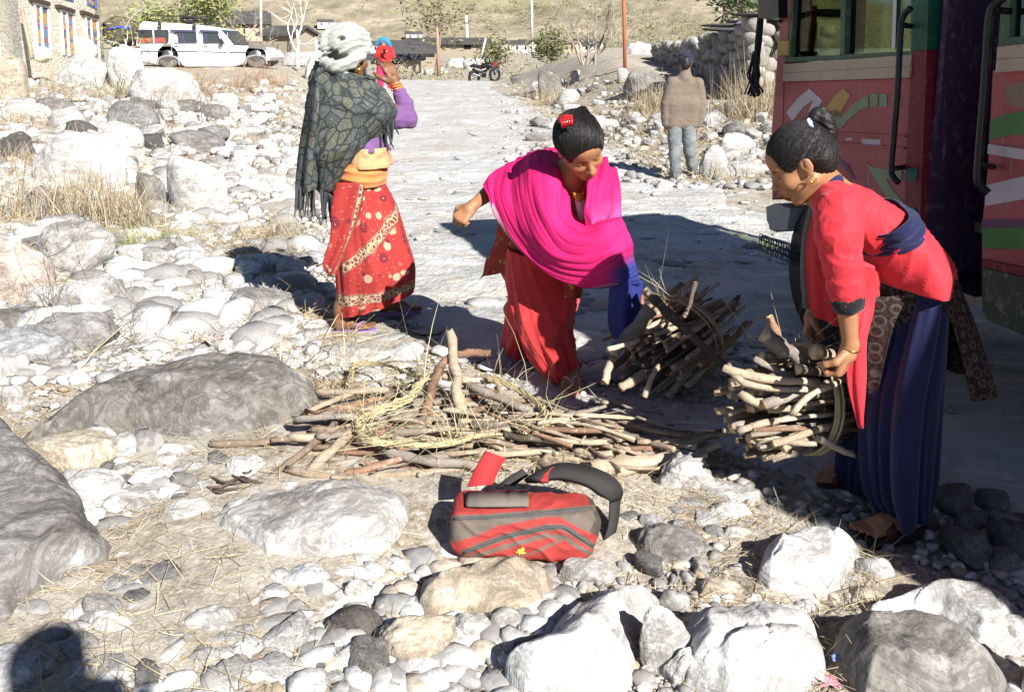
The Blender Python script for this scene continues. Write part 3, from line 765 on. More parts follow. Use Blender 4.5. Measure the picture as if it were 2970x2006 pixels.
# --- straw
def m_straw():
    t = NT('dry_straw'); c = t.attr(); n = t.noise(30, 2)
    return t.done(t.mix(n, c, t.mix(1.0, c, (.7, .66, .6), 'MULTIPLY')), .8, None, .2)
M_STRAW = m_straw()
def blades(pos, length, width, tilt, seed, cols, curl=.3, up=None):
    """pos n x 3 -> n bent blades, three points each side"""
    r = np.random.default_rng(seed); n = len(pos); pos = np.asarray(pos, float)
    L = r.uniform(length[0], length[1], n); az = r.uniform(0, 6.283, n)
    tl = np.clip(r.normal(tilt[0], tilt[1], n), 0, 1.56)
    d = np.stack([np.sin(tl)*np.cos(az), np.sin(tl)*np.sin(az), np.cos(tl)], 1)
    bend = r.normal(size=(n, 3))*curl; bend[:, 2] -= curl*.6
    side = np.cross(d, r.normal(size=(n, 3))); side /= np.linalg.norm(side, axis=1)[:, None]
    w = r.uniform(width[0], width[1], n)
    pts = []
    for t, ww in ((0, 1), (.35, .9), (.7, .7), (1, .25)):
        c = pos+d*(L*t)[:, None]+bend*(L*t*t)[:, None]
        c[:, 2] = np.maximum(c[:, 2], pos[:, 2]+.003)
        pts += [c-side*(w*ww/2)[:, None], c+side*(w*ww/2)[:, None]]
    V = np.stack(pts, 1).reshape(-1, 3)
    b = np.arange(n)[:, None]*8
    Fc = np.concatenate([b+np.array([[2*k, 2*k+1, 2*k+3, 2*k+2]]) for k in range(3)], 0)
    ci = np.array(cols)[r.integers(len(cols), size=n)]*r.uniform(.75, 1.15, (n, 1))
    return V, Fc, np.repeat(ci, 8, 0)
STRAW = [(.52, .43, .28), (.46, .36, .22), (.60, .53, .38), (.34, .26, .16), (.42, .36, .25)]
def straw_field(name, n, zone, length, seed, keep=lambda x, y: True, cols=STRAW, tilt=(1.25, .25), width=(.0015, .004)):
    r = np.random.default_rng(seed)
    x, y = zone_px(*zone)(r, n*3)
    nz = fbm(np.stack([x*1.7, y*1.7, 0*x], -1), 2, 77)
    m = keep(x, y) & (r.uniform(size=len(x)) < .62+.7*nz); x, y = x[m][:n], y[m][:n]
    pos = np.stack([x, y, ground(x, y)+ground_detail(x, y)], 1)
    V, Fc, cl = blades(pos, length, width, tilt, seed, cols)
    o = mesh_obj(name, V, Fc, M_STRAW, col=cl, smooth=False); tag(o, kind='stuff')
offroad = lambda x, y: x < xl(y)+.1
straw_field('straw_foreground', 9000, (-40, 900, 2000, 1630), (.03, .10), 31, offroad, width=(.0013, .0030))
straw_field('straw_left_bank', 9000, (0, 440, 800, 900), (.06, .24), 32, offroad, width=(.002, .006))
straw_field('straw_far_left', 4200, (0, 200, 720, 440), (.1, .32), 33, lambda x, y: x < xl(y), tilt=(.9, .4), width=(.005, .014),
            cols=STRAW+[(.4, .26, .17), (.36, .22, .14)])
straw_field('straw_right_bank', 8000, (1150, 126, 1790, 420), (.1, .35), 34, lambda x, y: x > xr(y)-.2, tilt=(1.0, .4), width=(.005, .012))
def tuft(px, py, h, n, label, spread=.22, cols=STRAW, group=None, tilt=(.22, .2), width=(.004, .009), name='grass_tuft'):
    g = G(px*K, py*K); r = np.random.default_rng(int(px*7+py))
    spread = min(spread, .32); pos = np.stack([g[0]+r.normal(size=n)*spread, g[1]+r.normal(size=n)*spread*.7, np.zeros(n)], 1)
    pos[:, 2] = ground(pos[:, 0], pos[:, 1])-.01
    V, Fc, cl = blades(pos, (h*.5, h*1.1), width, tilt, int(px+py), cols, curl=.22)
    o = mesh_obj(name, V, Fc, M_STRAW, loc=(g[0], g[1], g[2]), col=cl, smooth=False); tag(o, label, 'grass tuft', group); return o
GRN = [(.3, .34, .14), (.38, .38, .18), (.5, .46, .26)]
tuft(165, 495, .6, 190, 'tall golden grass tuft between the white boulders', .3)
tuft(115, 490, .5, 110, 'golden grass tuft in front of the grey stone', .22)
tuft(250, 500, .6, 150, 'golden grass tuft right of the tall golden tuft', .2)
tuft(300, 520, .45, 200, 'short golden tuft by the dark brown block', .15)
tuft(25, 500, .5, 120, 'golden grass tuft at the edge of the bank', .3)
tuft(345, 560, .24, 420, 'low green grass tuft on the straw', .17, GRN, tilt=(.6, .35), width=(.003, .006))
tuft(640, 545, .26, 360, 'low straw coloured tuft behind the head shadow', .2, tilt=(.6, .35), width=(.003, .006))
tuft(40, 390, .45, 120, 'golden tuft below the dark grey boulder', .3)
tuft(40, 290, .5, 200, 'golden tuft near the low white boulder', .5)
tuft(120, 215, .6, 240, 'wide golden tuft under the sandy boulder', .8)
tuft(230, 225, .5, 160, 'golden tuft under the big white boulder', .6)
tuft(290, 215, .5, 260, 'green tinged tuft beside the white twig covered boulder', .3, GRN)
tuft(1470, 260, .75, 380, 'pale golden tuft behind the walking man', .22)
tuft(1725, 265, 1.0, 420, 'tall pale tuft beside the bus front', .3)
tuft(1240, 240, .7, 260, 'thin golden tuft by the upright brown boulder', .35)
tuft(1390, 175, .9, 260, 'golden tuft near the red pole', .5)
tuft(1690, 250, .8, 260, 'golden tuft below the leaning grey boulder', .3)
tuft(1290, 135, 1.4, 260, 'golden grass around the bare bush', 1.0, width=(.01, .02))
tuft(60, 130, 1.3, 340, 'dry golden grass against the stone house', 1.2, width=(.01, .02))
for px, py, h in ((360, 158, .45), (565, 205, .7), (480, 225, .7), (430, 200, .8), (610, 190, .8), (530, 160, .9), (395, 250, .6)):
    tuft(px, py, h, 240, 'red brown dry weed clump below the jeep', .6, [(.34, .2, .12), (.4, .26, .16), (.5, .38, .24)], 'red brown weeds below the jeep', tilt=(.5, .35), width=(.004, .009), name='dry_weed')
# ================================================================== people: shared parts
def m_skin(name, col, rough=.5):
    t = NT(name); n = t.noise(18, 4); n2 = t.noise(160, 3)
    base = t.mix(1.0, t.attr(), col, 'MULTIPLY')
    c = t.mix(t.ramp(n, [(.35, .35), (.7, 0)]), base, t.mix(1.0, base, (.72, .62, .58), 'MULTIPLY'))
    t.b.inputs['Subsurface Weight'].default_value = .12; t.b.inputs['Subsurface Radius'].default_value = (.012, .005, .003); t.b.inputs['Subsurface Scale'].default_value = .6
    return t.done(c, rough, t.bump(n2, .12, .002), .35)
def m_hair(name, col=(.007, .0055, .005), axis=(40, 40, 40)):
    t = NT(name); n = t.noise(1, 4, .6, co=t.map(axis)); n2 = t.noise(1, 3, .6, co=t.map(tuple(3*a for a in axis)))
    c = t.mix(n, col, tuple(v*2.6 for v in col))
    return t.done(c, .44, t.bump(n2, .8, .003, t.bump(n, .7, .004)), .4)
def m_cloth(name, col, var=.12, rough=.8, weave=700, sheen=.15, fold=.0, col2=None, spec=.2):
    t = NT(name); n = t.noise(6, 4); n3 = t.noise(38, 4, .6)
    c = t.mix(n, tuple(v*(1-var) for v in col), tuple(min(1, v*(1+var)) for v in (col2 or col)))
    c = t.mix(t.ramp(n3, [(.3, .3), (.5, 0)]), c, t.mix(1.0, c, (.8, .78, .78), 'MULTIPLY'))
    w = t.wave(weave*.16, 0, 0, 'Z'); b = t.bump(t.noise(16, 5, .65, dist=1.5), .35, .012); b = t.bump(n3, .35, .006, b); b = t.bump(t.noise(weave*.5, 2), .15, .001, b)
    m = t.done(c, rough, b, spec); t.b.inputs['Sheen Weight'].default_value = sheen; return m
def unit(v): v = np.asarray(v, float); return v/np.linalg.norm(v)
def basis(f, u):
    f = unit(f); u = np.asarray(u, float); u = unit(u-f*np.dot(f, u)); r = np.cross(f, u)
    return np.stack([r, f, u], 1)            # columns: right, forward, up
def head(fd, c, B, s=1.0, smile=0):
    """face and skull into the field; c centre between the ears, B columns right/forward/up"""
    c = np.asarray(c, float)
    def P(x, y, z): return c+B@(np.array([x, y, z])*s)
    E = lambda p, r, k=.012, op='add', M=None: fd.ell(P(*p), np.array(r)*s, B if M is None else B@M, k*s, op)
    Cn = lambda a, b, ra, rb, k=.01, op='add': fd.cone(P(*a), P(*b), ra*s, rb*s, k*s, op)
    E((0, -.012, .032), (.072, .094, .082))
    E((0, .03, -.022), (.059, .060, .084), .02)
    for q in (-1, 1):
        Cn((q*.05, -.004, -.055), (q*.014, .062, -.094), .018, .018, .02)
        E((q*.036, .058, -.03), (.027, .026, .024), .02)
        Cn((q*.044, .068, .021), (q*.012, .081, .017), .009, .008, .012)
    E((0, .068, -.098), (.020, .017, .016), .015)
    E((0, .060, .045), (.052, .032, .035), .02)
    for q in (-1, 1): E((q*.031, .094, .000), (.019, .018, .011), .012, 'sub')
    for q in (-1, 1):
        E((q*.031, .0715, -.001), (.0145, .0135, .0115), .004)
    Cn((0, .083, .010), (0, .106, -.030), .0075, .0105, .010)
    E((0, .109, -.033), (.011, .010, .009), .006)
    for q in (-1, 1):
        E((q*.012, .098, -.036), (.0075, .010, .0075), .005)
        E((q*.0065, .104, -.0435), (.0035, .006, .004), .003, 'sub')
    E((0, .084, -.062), (.028, .020, .016), .012)
    E((0, .0985, -.0590), (.022, .0085, .0052), .004); E((0, .0955, -.0705), (.018, .0090, .0062), .004)
    E((0, .108, -.0645), (.023, .014, .0016), .0025, 'sub')
    for q in (-1, 1):
        M = Matrix.Rotation(.25*q, 3, 'Z')
        E((q*.074, -.012, -.004), (.007, .019, .030), .005, 'add', np.array(M))
        E((q*.083, -.008, .001), (.0085, .011, .019), .003, 'sub', np.array(M)); E((q*.0785, -.014, -.002), (.003, .006, .012), .003)
        E((q*.074, -.010, -.030), (.006, .010, .009), .004)
    return P
def skin_paint(V, heads, base=(1, 1, 1)):
    col = np.tile(np.array(base, float), (len(V), 1))
    for c, B, s in heads:
        q = ((V-np.asarray(c))@B)/s; x, y, z = q.T; ax = np.abs(x)
        fr = y > .03
        def put(m, rgb, w=1.0):
            col[m] = col[m]*(1-w)+np.array(rgb)*w
        lips = fr & (ax < .024-.4*np.abs(z+.065)) & (z < -.054) & (z > -.077) & (y > .075)
        put(lips, (.85, .42, .42), .8)
        put(fr & (ax < .02) & (np.abs(z+.0645) < .0017), (.25, .1, .1))
        brow = fr & (np.abs(ax-.031) < .021) & (np.abs(z-(.0215-.12*np.abs(ax-.028))) < .0034)
        put(brow, (.1, .07, .06), .85)
        lash = fr & (np.abs(ax-.031) < .0145) & (np.abs(z+.0065-.25*np.abs(ax-.031)) < .0022) & (y > .068)
        put(lash, (.06, .04, .04), .95)
        put(fr & (np.abs(ax-.031) < .015) & (np.abs(z-.004) < .006), (.72, .6, .58), .5)
        put(fr & (np.hypot(ax-.038, z+.032) < .022), (1.08, .82, .78), .35)
    return col
def finger(fd, base, d0, palm_n, L, curl, r=.0085, spread=None):
    """three segments from base along d0, each bent towards -palm_n by curl radians"""
    p = np.asarray(base, float); d = unit(d0); n = unit(palm_n)
    ax = unit(np.cross(d, n))
    pts = [p]; rs = [r]
    for i, f in enumerate((.45, .32, .23)):
        a = curl[i]; d = d*math.cos(a)-n*math.sin(a); n = np.cross(ax, d)*-1 if False else unit(n-d*np.dot(n, d))
        p = p+d*L*f; pts.append(p); rs.append(r*(1-.12*(i+1)))
    fd.chain(pts, rs, .003); return pts
def hand(fd, wrist, d, n, side, s=1.0, curl=(.5, .6, .4), thumb=(.5, .5), sp=.05):
    """wrist point, d towards the fingers, n the back of the hand, side=+1 when the thumb lies along cross(d,n)"""
    d = unit(d); n = unit(n-d*np.dot(n, d)); a = np.cross(d, n)*side    # a: towards the thumb
    w = np.asarray(wrist, float)
    fd.cone(w, w+d*.03*s, .023*s, .027*s, .012)
    for k, off in enumerate((.027, .009, -.009, -.026)):
        b = w+d*.035*s+a*off*.7*s; e = w+d*(.092-.004*abs(k-1.3))*s+a*off*s
        fd.cone(b, e, .0145*s, .0115*s, .010)
    Ls = (.072, .080, .075, .060)
    for k, off in enumerate((.027, .009, -.009, -.026)):
        e = w+d*(.092-.004*abs(k-1.3))*s+a*off*s
        c = [x*(1+.1*(k-1)) for x in curl]
        finger(fd, e, d+a*sp*(1.5-k), n, Ls[k]*s, c, (.0094-.0006*k)*s)
    tb = w+d*.028*s+a*.026*s-n*.004*s
    td = unit(d*.7+a*.75-n*.25)
    p1 = tb+td*.034*s; td2 = unit(td-n*thumb[0]-a*thumb[0]*.6+d*.2); p2 = p1+td2*.030*s; td3 = unit(td2-a*thumb[1]-n*thumb[1]*.4); p3 = p2+td3*.024*s
    fd.chain([tb, p1, p2, p3], [.0145*s, .0115*s, .0098*s, .0078*s], .006)
    return w+d*.09*s
def foot(fd, heel, toe, up=(0, 0, 1), s=1.0, ankle=None, r_ank=.034, side=1):
    """bare foot from heel to toe with five toes; side=+1: big toe on the left of the walking direction"""
    heel = np.asarray(heel, float); toe = np.asarray(toe, float); d = unit(toe-heel); u = unit(np.asarray(up)-d*np.dot(up, d)); a = np.cross(u, d)*side
    L = np.linalg.norm(toe-heel)
    fd.ell(heel+d*.028*s+u*.03*s, np.array([.031, .034, .033])*s, np.stack([a, d, u], 1), .012)
    fd.cone(heel+d*.05*s+u*.036*s, heel+d*.62*L+u*.024*s, .032*s, .026*s, .015)
    for q in (-1, 0, 1): fd.cone(heel+d*.45*L+a*q*.014*s+u*.028*s, heel+d*.74*L+a*q*.025*s+u*.016*s, .02*s, .0155*s, .012)
    for k in range(5):
        b = heel+d*(.74-.03*abs(k-.8))*L+a*(.031-.0155*k)*s+u*.013*s
        e = heel+d*((1.0, .99, .95, .90, .84)[k])*L+a*(.033-.0165*k)*s+u*.009*s
        fd.cone(b, e, (.0125 if k == 0 else .0095)*s, (.011 if k == 0 else .0078)*s, .003)
    if ankle is not None: fd.cone(heel+d*.035*s+u*.045*s, ankle, .033*s, r_ank, .02)
def sole_geo(heel, toe, up=(0, 0, 1), wd=.042, th=.016, n=26, side=1):
    heel = np.asarray(heel, float); toe = np.asarray(toe, float); d = unit(toe-heel); u = unit(np.asarray(up)-d*np.dot(up, d)); a = np.cross(u, d)*side
    L = np.linalg.norm(toe-heel); t = np.linspace(0, 2*math.pi, n, endpoint=False)
    x = np.cos(t); y = np.sin(t)
    wdt = wd*(.80+.2*np.clip(-x, -1, 1)*-1)
    P = heel+np.outer((x*.5+.5)*L*1.08-.04*L, d)+np.outer(np.sign(y)*np.abs(y)**.6*wdt, a)
    top = P+u*0; bot = P-u*th
    V = np.vstack([top, bot, top.mean(0)[None], bot.mean(0)[None]])
    Fc = [(i, (i+1) % n, n+(i+1) % n, n+i)[::-1] for i in range(n)]+[(2*n, i, (i+1) % n) for i in range(n)]+[(2*n+1, n+(i+1) % n, n+i) for i in range(n)]
    return V, Fc
def hair_cap(fd, c, B, s, puff=.009, fringe=.0, low=-.045):
    P = lambda x, y, z: np.asarray(c)+B@(np.array([x, y, z])*s)
    fd.ell(P(0, -.014, .034), np.array([.073+puff, .095+puff, .083+puff])*s, B, .01)
    fd.ell(P(0, -.055, -.01), np.array([.062+puff, .050+puff, .055+puff])*s, B, .02)
    fd.ell(P(0, .098, -.028+fringe), np.array([.066, .070, .088])*s, B, .012, 'sub')
    for q in (-1, 1): fd.ell(P(q*.080, .010, -.035), np.array([.022, .050, .052])*s, B, .01, 'sub')
def fields(pts, pad): P = np.array(pts); return P.min(0)-pad, P.max(0)+pad
def ridge(P, dirn, wl, amp, seed=0, wob=1.2, nf=6.0, sharp=1.6):
    """cloth creases: warped ridges across dirn"""
    d = unit(dirn); ph = (P@d)/wl*2*math.pi+wob*3*fbm(P*nf+seed*5.1, 2, seed)
    mod = .5+.5*fbm(P*nf*.8+seed*9.7, 2, seed+3)
    return amp*((1-np.abs(np.sin(ph*.5)))**sharp-.35)*np.clip(mod+.3, 0, 1.2)
def sdf_obj(fd, name, mat, parent, paint=None, smooth=2, mats=None, pick=None):
    V, Q = fd.mesh()
    # light relaxation of the surface
    if smooth:
        n = len(V)
        e = np.vstack([Q[:, [0, 1]], Q[:, [1, 2]], Q[:, [2, 3]], Q[:, [3, 0]]])
        for it in range(smooth):
            acc = np.zeros_like(V); cnt = np.zeros(n)
            for k in range(3):
                acc[:, k] = np.bincount(e[:, 0], V[e[:, 1], k], n)+np.bincount(e[:, 1], V[e[:, 0], k], n)
            cnt = np.bincount(e[:, 0], minlength=n)+np.bincount(e[:, 1], minlength=n)
            V = V*.5+.5*acc/np.maximum(cnt, 1)[:, None]
    col = paint(V) if paint is not None else np.ones((len(V), 3))
    return mesh_obj(name, V, Q, mat, parent, col=col)
def cloth_obj(name, V, Fc, mat, parent, th=.004, uv=None, sub=0):
    o = mesh_obj(name, V, Fc, mat, parent, col=uv)
    if th: add_mod(o, 'SOLIDIFY', thickness=th, offset=0)
    if sub: add_mod(o, 'SUBSURF', levels=sub, render_levels=sub)
    return o
def strands(hair, tie, n, parent, mat, HCc, Bb, seed=1, r=.0008, front=-.04, lift=.0006):
    """combed strands lying on the hair, from the hairline towards the tie"""
    from mathutils.bvhtree import BVHTree
    me = hair.data; base = np.array(hair['_b']); V = np.array([v.co[:] for v in me.vertices])+base; bv = BVHTree.FromPolygons([tuple(v) for v in V], [tuple(p.vertices) for p in me.polygons])
    rg = np.random.default_rng(seed); q = (V-HCc)@Bb; cand = np.nonzero(q[:, 1] > front)[0]; m = MB(); tie = np.asarray(tie, float)
    for k in range(n):
        a = V[cand[rg.integers(len(cand))]]; P = []
        for t_ in np.linspace(0, .93, 9):
            c0 = a*(1-t_)+(tie+rg.normal(size=3)*.004)*t_; hit = bv.find_nearest(Vector(c0+unit(c0-HCc)*.03))
            P.append(np.array(hit[0])+np.array(hit[1])*lift*(1+rg.uniform()*2.2))
        V_, F_ = tube_geo(curve_pts(P, 12), r*rg.uniform(.6, 1.3)*np.concatenate([np.linspace(.4, 1, 4), np.ones(8)]), 4, False); m.add(V_, F_)
    return m.build('hair_strand', mat, parent, smooth=True)
def WP(L): return [W(*p) for p in L]
SK = m_skin('skin_warm_brown', (.36, .175, .085)); SK2 = m_skin('skin_deep_brown', (.20, .095, .048)); SK3 = m_skin('skin_bronze', (.30, .15, .085))
HAIR = m_hair('black_hair', axis=(20, 110, 110)); 
GOLD = simple('gold', (.75, .48, .12), .25, .05, metal=1, bump=.02)
BLACKC = m_cloth('black_cloth', (.012, .012, .014))
def ring_loft(rows, y, n=72, m=24, fold=None, arc=(90, 450)):
    """rows: (front px, front py, back px, back py, ry[, dy]) -> elliptical tube whose sections are seen edge-on between the two pixels"""
    R = interp(np.array([(*r, 0) if len(r) == 5 else r for r in rows], float), m); V = []
    th = np.linspace(math.radians(arc[0]), math.radians(arc[1]), n)
    for i in range(m):
        r = R[i]; yc = y+r[5]; a = W(r[0], r[1], yc); b = W(r[2], r[3], yc); c = (a+b)/2; h = (b-a)/2; L = np.linalg.norm(h)
        f = fold(th, i/(m-1)) if fold is not None else 0*th
        V.append(c+np.outer(np.cos(th)*(1+f/L), h)+np.outer(np.sin(th)*(r[4]+f), [0, 1, 0]))
    return np.vstack(V), grid_faces(m, n)
def nfold(k, amp, seed, tf=1.0, fine=.25):
    """irregular hanging folds"""
    def f(th, t):
        P = np.stack([np.cos(th)*k, np.sin(th)*k, np.full(len(th), t*tf)], -1)
        a = fbm(P, 2, seed); b = fbm(P*3.1, 2, seed+5)
        return amp*(.25+.75*t)*(np.abs(a)*2.2-.7+fine*b)
    return f
# ================================================================== woman in the red jacket lifting a bundle
rw = thing('person', 'woman in a red jacket and navy sash bending to lift a bundle of firewood', 'person', (1.15, 2.5, float(ground(1.15, 2.5))))
HC = W(2325, 470, 2.50); HB = basis((-.79, .27, -.54), (-.50, .10, .84)); HS = .93
near_heel, near_toe = W(2668, 1532, 2.40), W(2492, 1520, 2.36)
gz = float(ground(1.1, 2.45))
near_heel[2] = gz+.035; near_toe[2] = gz+.028
far_heel, far_toe = W(2505, 1440, 2.66), W(2368, 1405, 2.70); far_heel[2] = gz+.035; far_toe[2] = gz+.03
neck = W(2395, 555, 2.52); chest = W(2470, 625, 2.52); waist = W(2560, 690, 2.52); hip = W(2640, 790, 2.52)
shL, elL, wrL = W(2438, 625, 2.37), W(2450, 815, 2.33), W(2467, 1000, 2.34)
shR, elR, wrR = W(2410, 640, 2.68), W(2370, 800, 2.74), W(2362, 900, 2.74)
lo, hi = fields([HC, near_heel, near_toe, far_toe, hip, neck, shL, shR, wrL, W(2720, 780, 2.5)], .17)
fd = Field(lo, hi, .0042)
head(fd, HC, HB, HS)
fd.cone(HC+HB@np.array([0, -.02, -.05]), neck, .048, .056, .02)
fd.chain([neck, chest, waist, hip], [.055, .08, .075, .085], .03)
fd.chain([shL, elL, wrL], [.040, .034, .021], .012); fd.cone(neck, shL, .045, .036, .02); fd.cone(neck, shR, .045, .036, .02)
fd.chain([shR, elR, wrR], [.05, .038, .021], .012)
hand(fd, wrL, (-.22, .10, -.96), (.78, -.6, -.2), 1, .95, (1.15, 1.3, .9), (.9, .6), .0)
hand(fd, wrR, (-.35, -.25, -.9), (-.9, .3, .3), -1, .92, (1.1, 1.2, .7), (.7, .5), .0)
for hl, tt, yy, sd_ in ((near_heel, near_toe, 2.42, -1), (far_heel, far_toe, 2.66, 1)):
    an = hl+np.array([-.02, 0, .10]); kn = an+np.array([-.02, .02, .33])
    foot(fd, hl, tt, s=1.0, ankle=an, side=sd_)
    fd.chain([an, kn, hip+np.array([0, (yy-2.54)*.5, -.05])], [.034, .046, .062], .03)
sdf_obj(fd, 'body', SK, rw, lambda V: skin_paint(V, [(HC, HB, HS)]), smooth=1)
# hair
fd = Field(HC-.2, HC+.2, .0042)
hair_cap(fd, HC, HB, HS, .008, .012)
fd.warp(lambda P: .0007*np.sin(40*np.arctan2(((P-HC)@HB)[:, 0], ((P-HC)@HB)[:, 2]+.03)+6*fbm(P*14, 2, 3)))
hr = sdf_obj(fd, 'hair', HAIR, rw, smooth=1)
strands(hr, W(2368, 385, 2.50), 650, rw, HAIR, HC, HB, 3)
bun = W(2388, 372, 2.50); ba = W(2368, 340, 2.49); bb = W(2402, 400, 2.50)
fd = Field(bun-.12, bun+.12, .004)
loop = [W(2358, 372, 2.50), W(2362, 340, 2.48), W(2380, 328, 2.48), W(2396, 350, 2.47), W(2408, 385, 2.48), W(2402, 408, 2.50), W(2384, 400, 2.52), W(2372, 378, 2.52)]
lp = curve_pts(loop, 22); fd.chain(lp, np.linspace(.017, .021, 22), .006)
fd.warp(lambda P: .0016*np.sin(P[:, 2]*420+P[:, 0]*260+5*fbm(P*20, 2, 8)))
mo = sdf_obj(fd, 'hair_bun', HAIR, rw, smooth=1)
t = NT('scrunchie_cloth'); w_ = t.wave(24, 3, 2, 'X'); scr = t.done(t.ramp(w_, [(.2, (.25, .5, .75)), (.45, (.9, .55, .6)), (.7, (.9, .8, .78))], 'CONSTANT'), .8)
sc = [W(2346, 352, 2.47), W(2352, 366, 2.46), W(2358, 380, 2.46), W(2364, 392, 2.47), W(2362, 396, 2.52), W(2348, 356, 2.53)]
V, Fc = tube_geo(curve_pts(sc+[sc[0]], 26), .0085, 8, jit=.4, seed=2); mesh_obj('hair_tie', V, Fc, scr, rw)
def ring(c, n, r, rad, name, mat, parent, m=22, k=8):
    a, b = frame_of(unit(n)); th = np.linspace(0, 2*math.pi, m)
    V, Fc = tube_geo(np.asarray(c)+np.outer(np.cos(th)*r, a)+np.outer(np.sin(th)*r, b), rad, k, False); return mesh_obj(name, V, Fc, mat, parent)
ring(HC+HB@np.array([-.079, -.008, -.044]), (.2, 1, 0), .0085, .0018, 'earring', GOLD, rw)
ring(W(2467, 1008, 2.34), (-.2, .1, -1), .027, .0014, 'bracelet', GOLD, rw)
# jacket: body with the near sleeve
RED = m_cloth('red_satin', (.58, .032, .045), .08, .62, 900, .1, spec=.16); NAVY = m_cloth('navy_cotton', (.011, .014, .058), .15, .85)
lo, hi = fields([W(2360, 480, 2.4), W(2740, 840, 2.4), W(2400, 900, 2.3), W(2400, 600, 2.78)], .08)
fd = Field(lo, hi, .0052)
for yy, dr in ((2.45, 0), (2.52, .006), (2.59, 0)):
    fd.chain([W(2420, 585, yy), W(2480, 625, yy), W(2560, 672, yy), W(2618, 715, yy)], [.062, .075+dr, .072+dr, .076], .02)
    fd.chain([W(2618, 715, yy), W(2668, 765, yy), W(2690, 790, yy)], [.080, .066, .04], .02)
fd.cone(W(2404, 560, 2.52), W(2440, 600, 2.52), .052, .075, .025)
fd.chain([W(2432, 618, 2.39), W(2432, 680, 2.345), W(2442, 760, 2.33), W(2452, 830, 2.33), W(2458, 868, 2.33)], [.068, .060, .050, .0455, .043], .022)
fd.chain([W(2412, 625, 2.66), W(2376, 790, 2.74), W(2366, 850, 2.745)], [.066, .05, .045], .02)
def crease(P):
    d = ridge(P, (.75, .1, .6), .05, .006, 1, 1.8, 10, 2.4)
    slv = sstep(.0, .06, (1.02-P[:, 2]))*sstep(0, .05, .96+.02-P[:, 0])
    d2 = ridge(P, (.5, .3, 1), .045, .007, 4, 2.2, 13, 2.4)
    up = sstep(.70, .55, P[:, 2])
    return -(d*(1-slv)+d2*slv)-.004*ridge(P, (1, .2, -.5), .03, 1, 9, 1, 10)
fd.warp(crease)
jk = sdf_obj(fd, 'jacket', RED, rw, smooth=1)
# collar, cuff, sash
V, Fc = ring_loft([(2348, 560, 2400, 482, .070), (2350, 580, 2416, 494, .082), (2358, 600, 2432, 506, .094)], 2.52, 48, 8); cloth_obj('collar', V, Fc, NAVY, rw, .006)
V, Fc = loft([(*W(2455, 858, 2.33), .0425, .0435, 0), (*W(2459, 878, 2.33), .0430, .044, 0), (*W(2463, 899, 2.33), .0345, .035, 0)], 36, 8, fold=lambda th, t: .0016*np.sin(5*th+4*t)); cloth_obj('cuff', V, Fc, BLACKC, rw, .004)
def fold_sash(th, t): return .004*np.sin(t*21+1.2*np.sin(th*2))+.003*np.sin(th*5+t*9)
V, Fc = ring_loft([(2470, 666, 2602, 588, .172), (2478, 688, 2622, 602, .178), (2484, 708, 2640, 618, .180), (2490, 726, 2650, 638, .176)], 2.52, 80, 26, fold=fold_sash); cloth_obj('sash', V, Fc, NAVY, rw, .006)
# hanging front panels of the jacket
GREYL = m_cloth('grey_lining', (.13, .13, .12)); 
pan = [[(2372, 560, 2.60), (2348, 640, 2.62), (2337, 700, 2.63), (2334, 790, 2.64), (2342, 890, 2.64)],
       [(2382, 570, 2.575), (2366, 650, 2.59), (2356, 720, 2.60), (2356, 800, 2.61), (2366, 915, 2.61)],
       [(2400, 590, 2.56), (2392, 680, 2.57), (2396, 760, 2.58), (2400, 850, 2.58), (2412, 940, 2.58)],
       [(2430, 600, 2.56), (2440, 700, 2.57), (2450, 800, 2.58), (2456, 870, 2.58), (2462, 950, 2.58)]]
V, Fc = sheet([WP(c) for c in pan], 40, 40, lambda u, v: .006*np.sin(v*16+2*u)*u); cloth_obj('jacket_front', V, Fc, RED, rw, .005)
V, Fc = tube_geo(curve_pts(WP([(2370, 556, 2.60), (2346, 640, 2.62), (2335, 700, 2.63), (2331, 790, 2.64), (2339, 892, 2.64)]), 20), .011, 8); o = mesh_obj('jacket_lining', V, Fc, GREYL, rw)
V, Fc = sheet([WP([(2372, 545, 2.50), (2368, 640, 2.52), (2374, 720, 2.55), (2398, 810, 2.565), (2416, 880, 2.57)]), WP([(2388, 560, 2.48), (2388, 650, 2.51), (2396, 720, 2.54), (2414, 800, 2.56), (2432, 880, 2.565)])], 24, 4); cloth_obj('lapel', V, Fc, NAVY, rw, .006)
pan = [[(2484, 740, 2.42), (2482, 880, 2.42), (2468, 980, 2.40), (2458, 1100, 2.39), (2490, 1240, 2.39)],
       [(2510, 760, 2.41), (2508, 880, 2.41), (2492, 980, 2.385), (2486, 1100, 2.375), (2498, 1240, 2.385)],
       [(2560, 780, 2.42), (2545, 880, 2.43), (2518, 980, 2.41), (2516, 1100, 2.40), (2506, 1225, 2.395)]]
V, Fc = sheet([WP(c) for c in pan], 40, 24, lambda u, v: .005*np.sin(v*9+3*u)); cloth_obj('jacket_front', V, Fc, RED, rw, .005)
# tail of the jacket over the hip
V, Fc = ring_loft([(2484, 710, 2644, 632, .172), (2488, 728, 2672, 662, .180), (2494, 748, 2712, 712, .190), (2508, 774, 2738, 766, .196), (2534, 800, 2728, 828, .198)], 2.52, 90, 34, fold=lambda th, t: .012*t*np.sin(5*th+3*t)+.007*((1-np.abs(np.sin(6.5*th+7*t)))**2.2-.3)); cloth_obj('jacket_tail', V, Fc, RED, rw, .006)
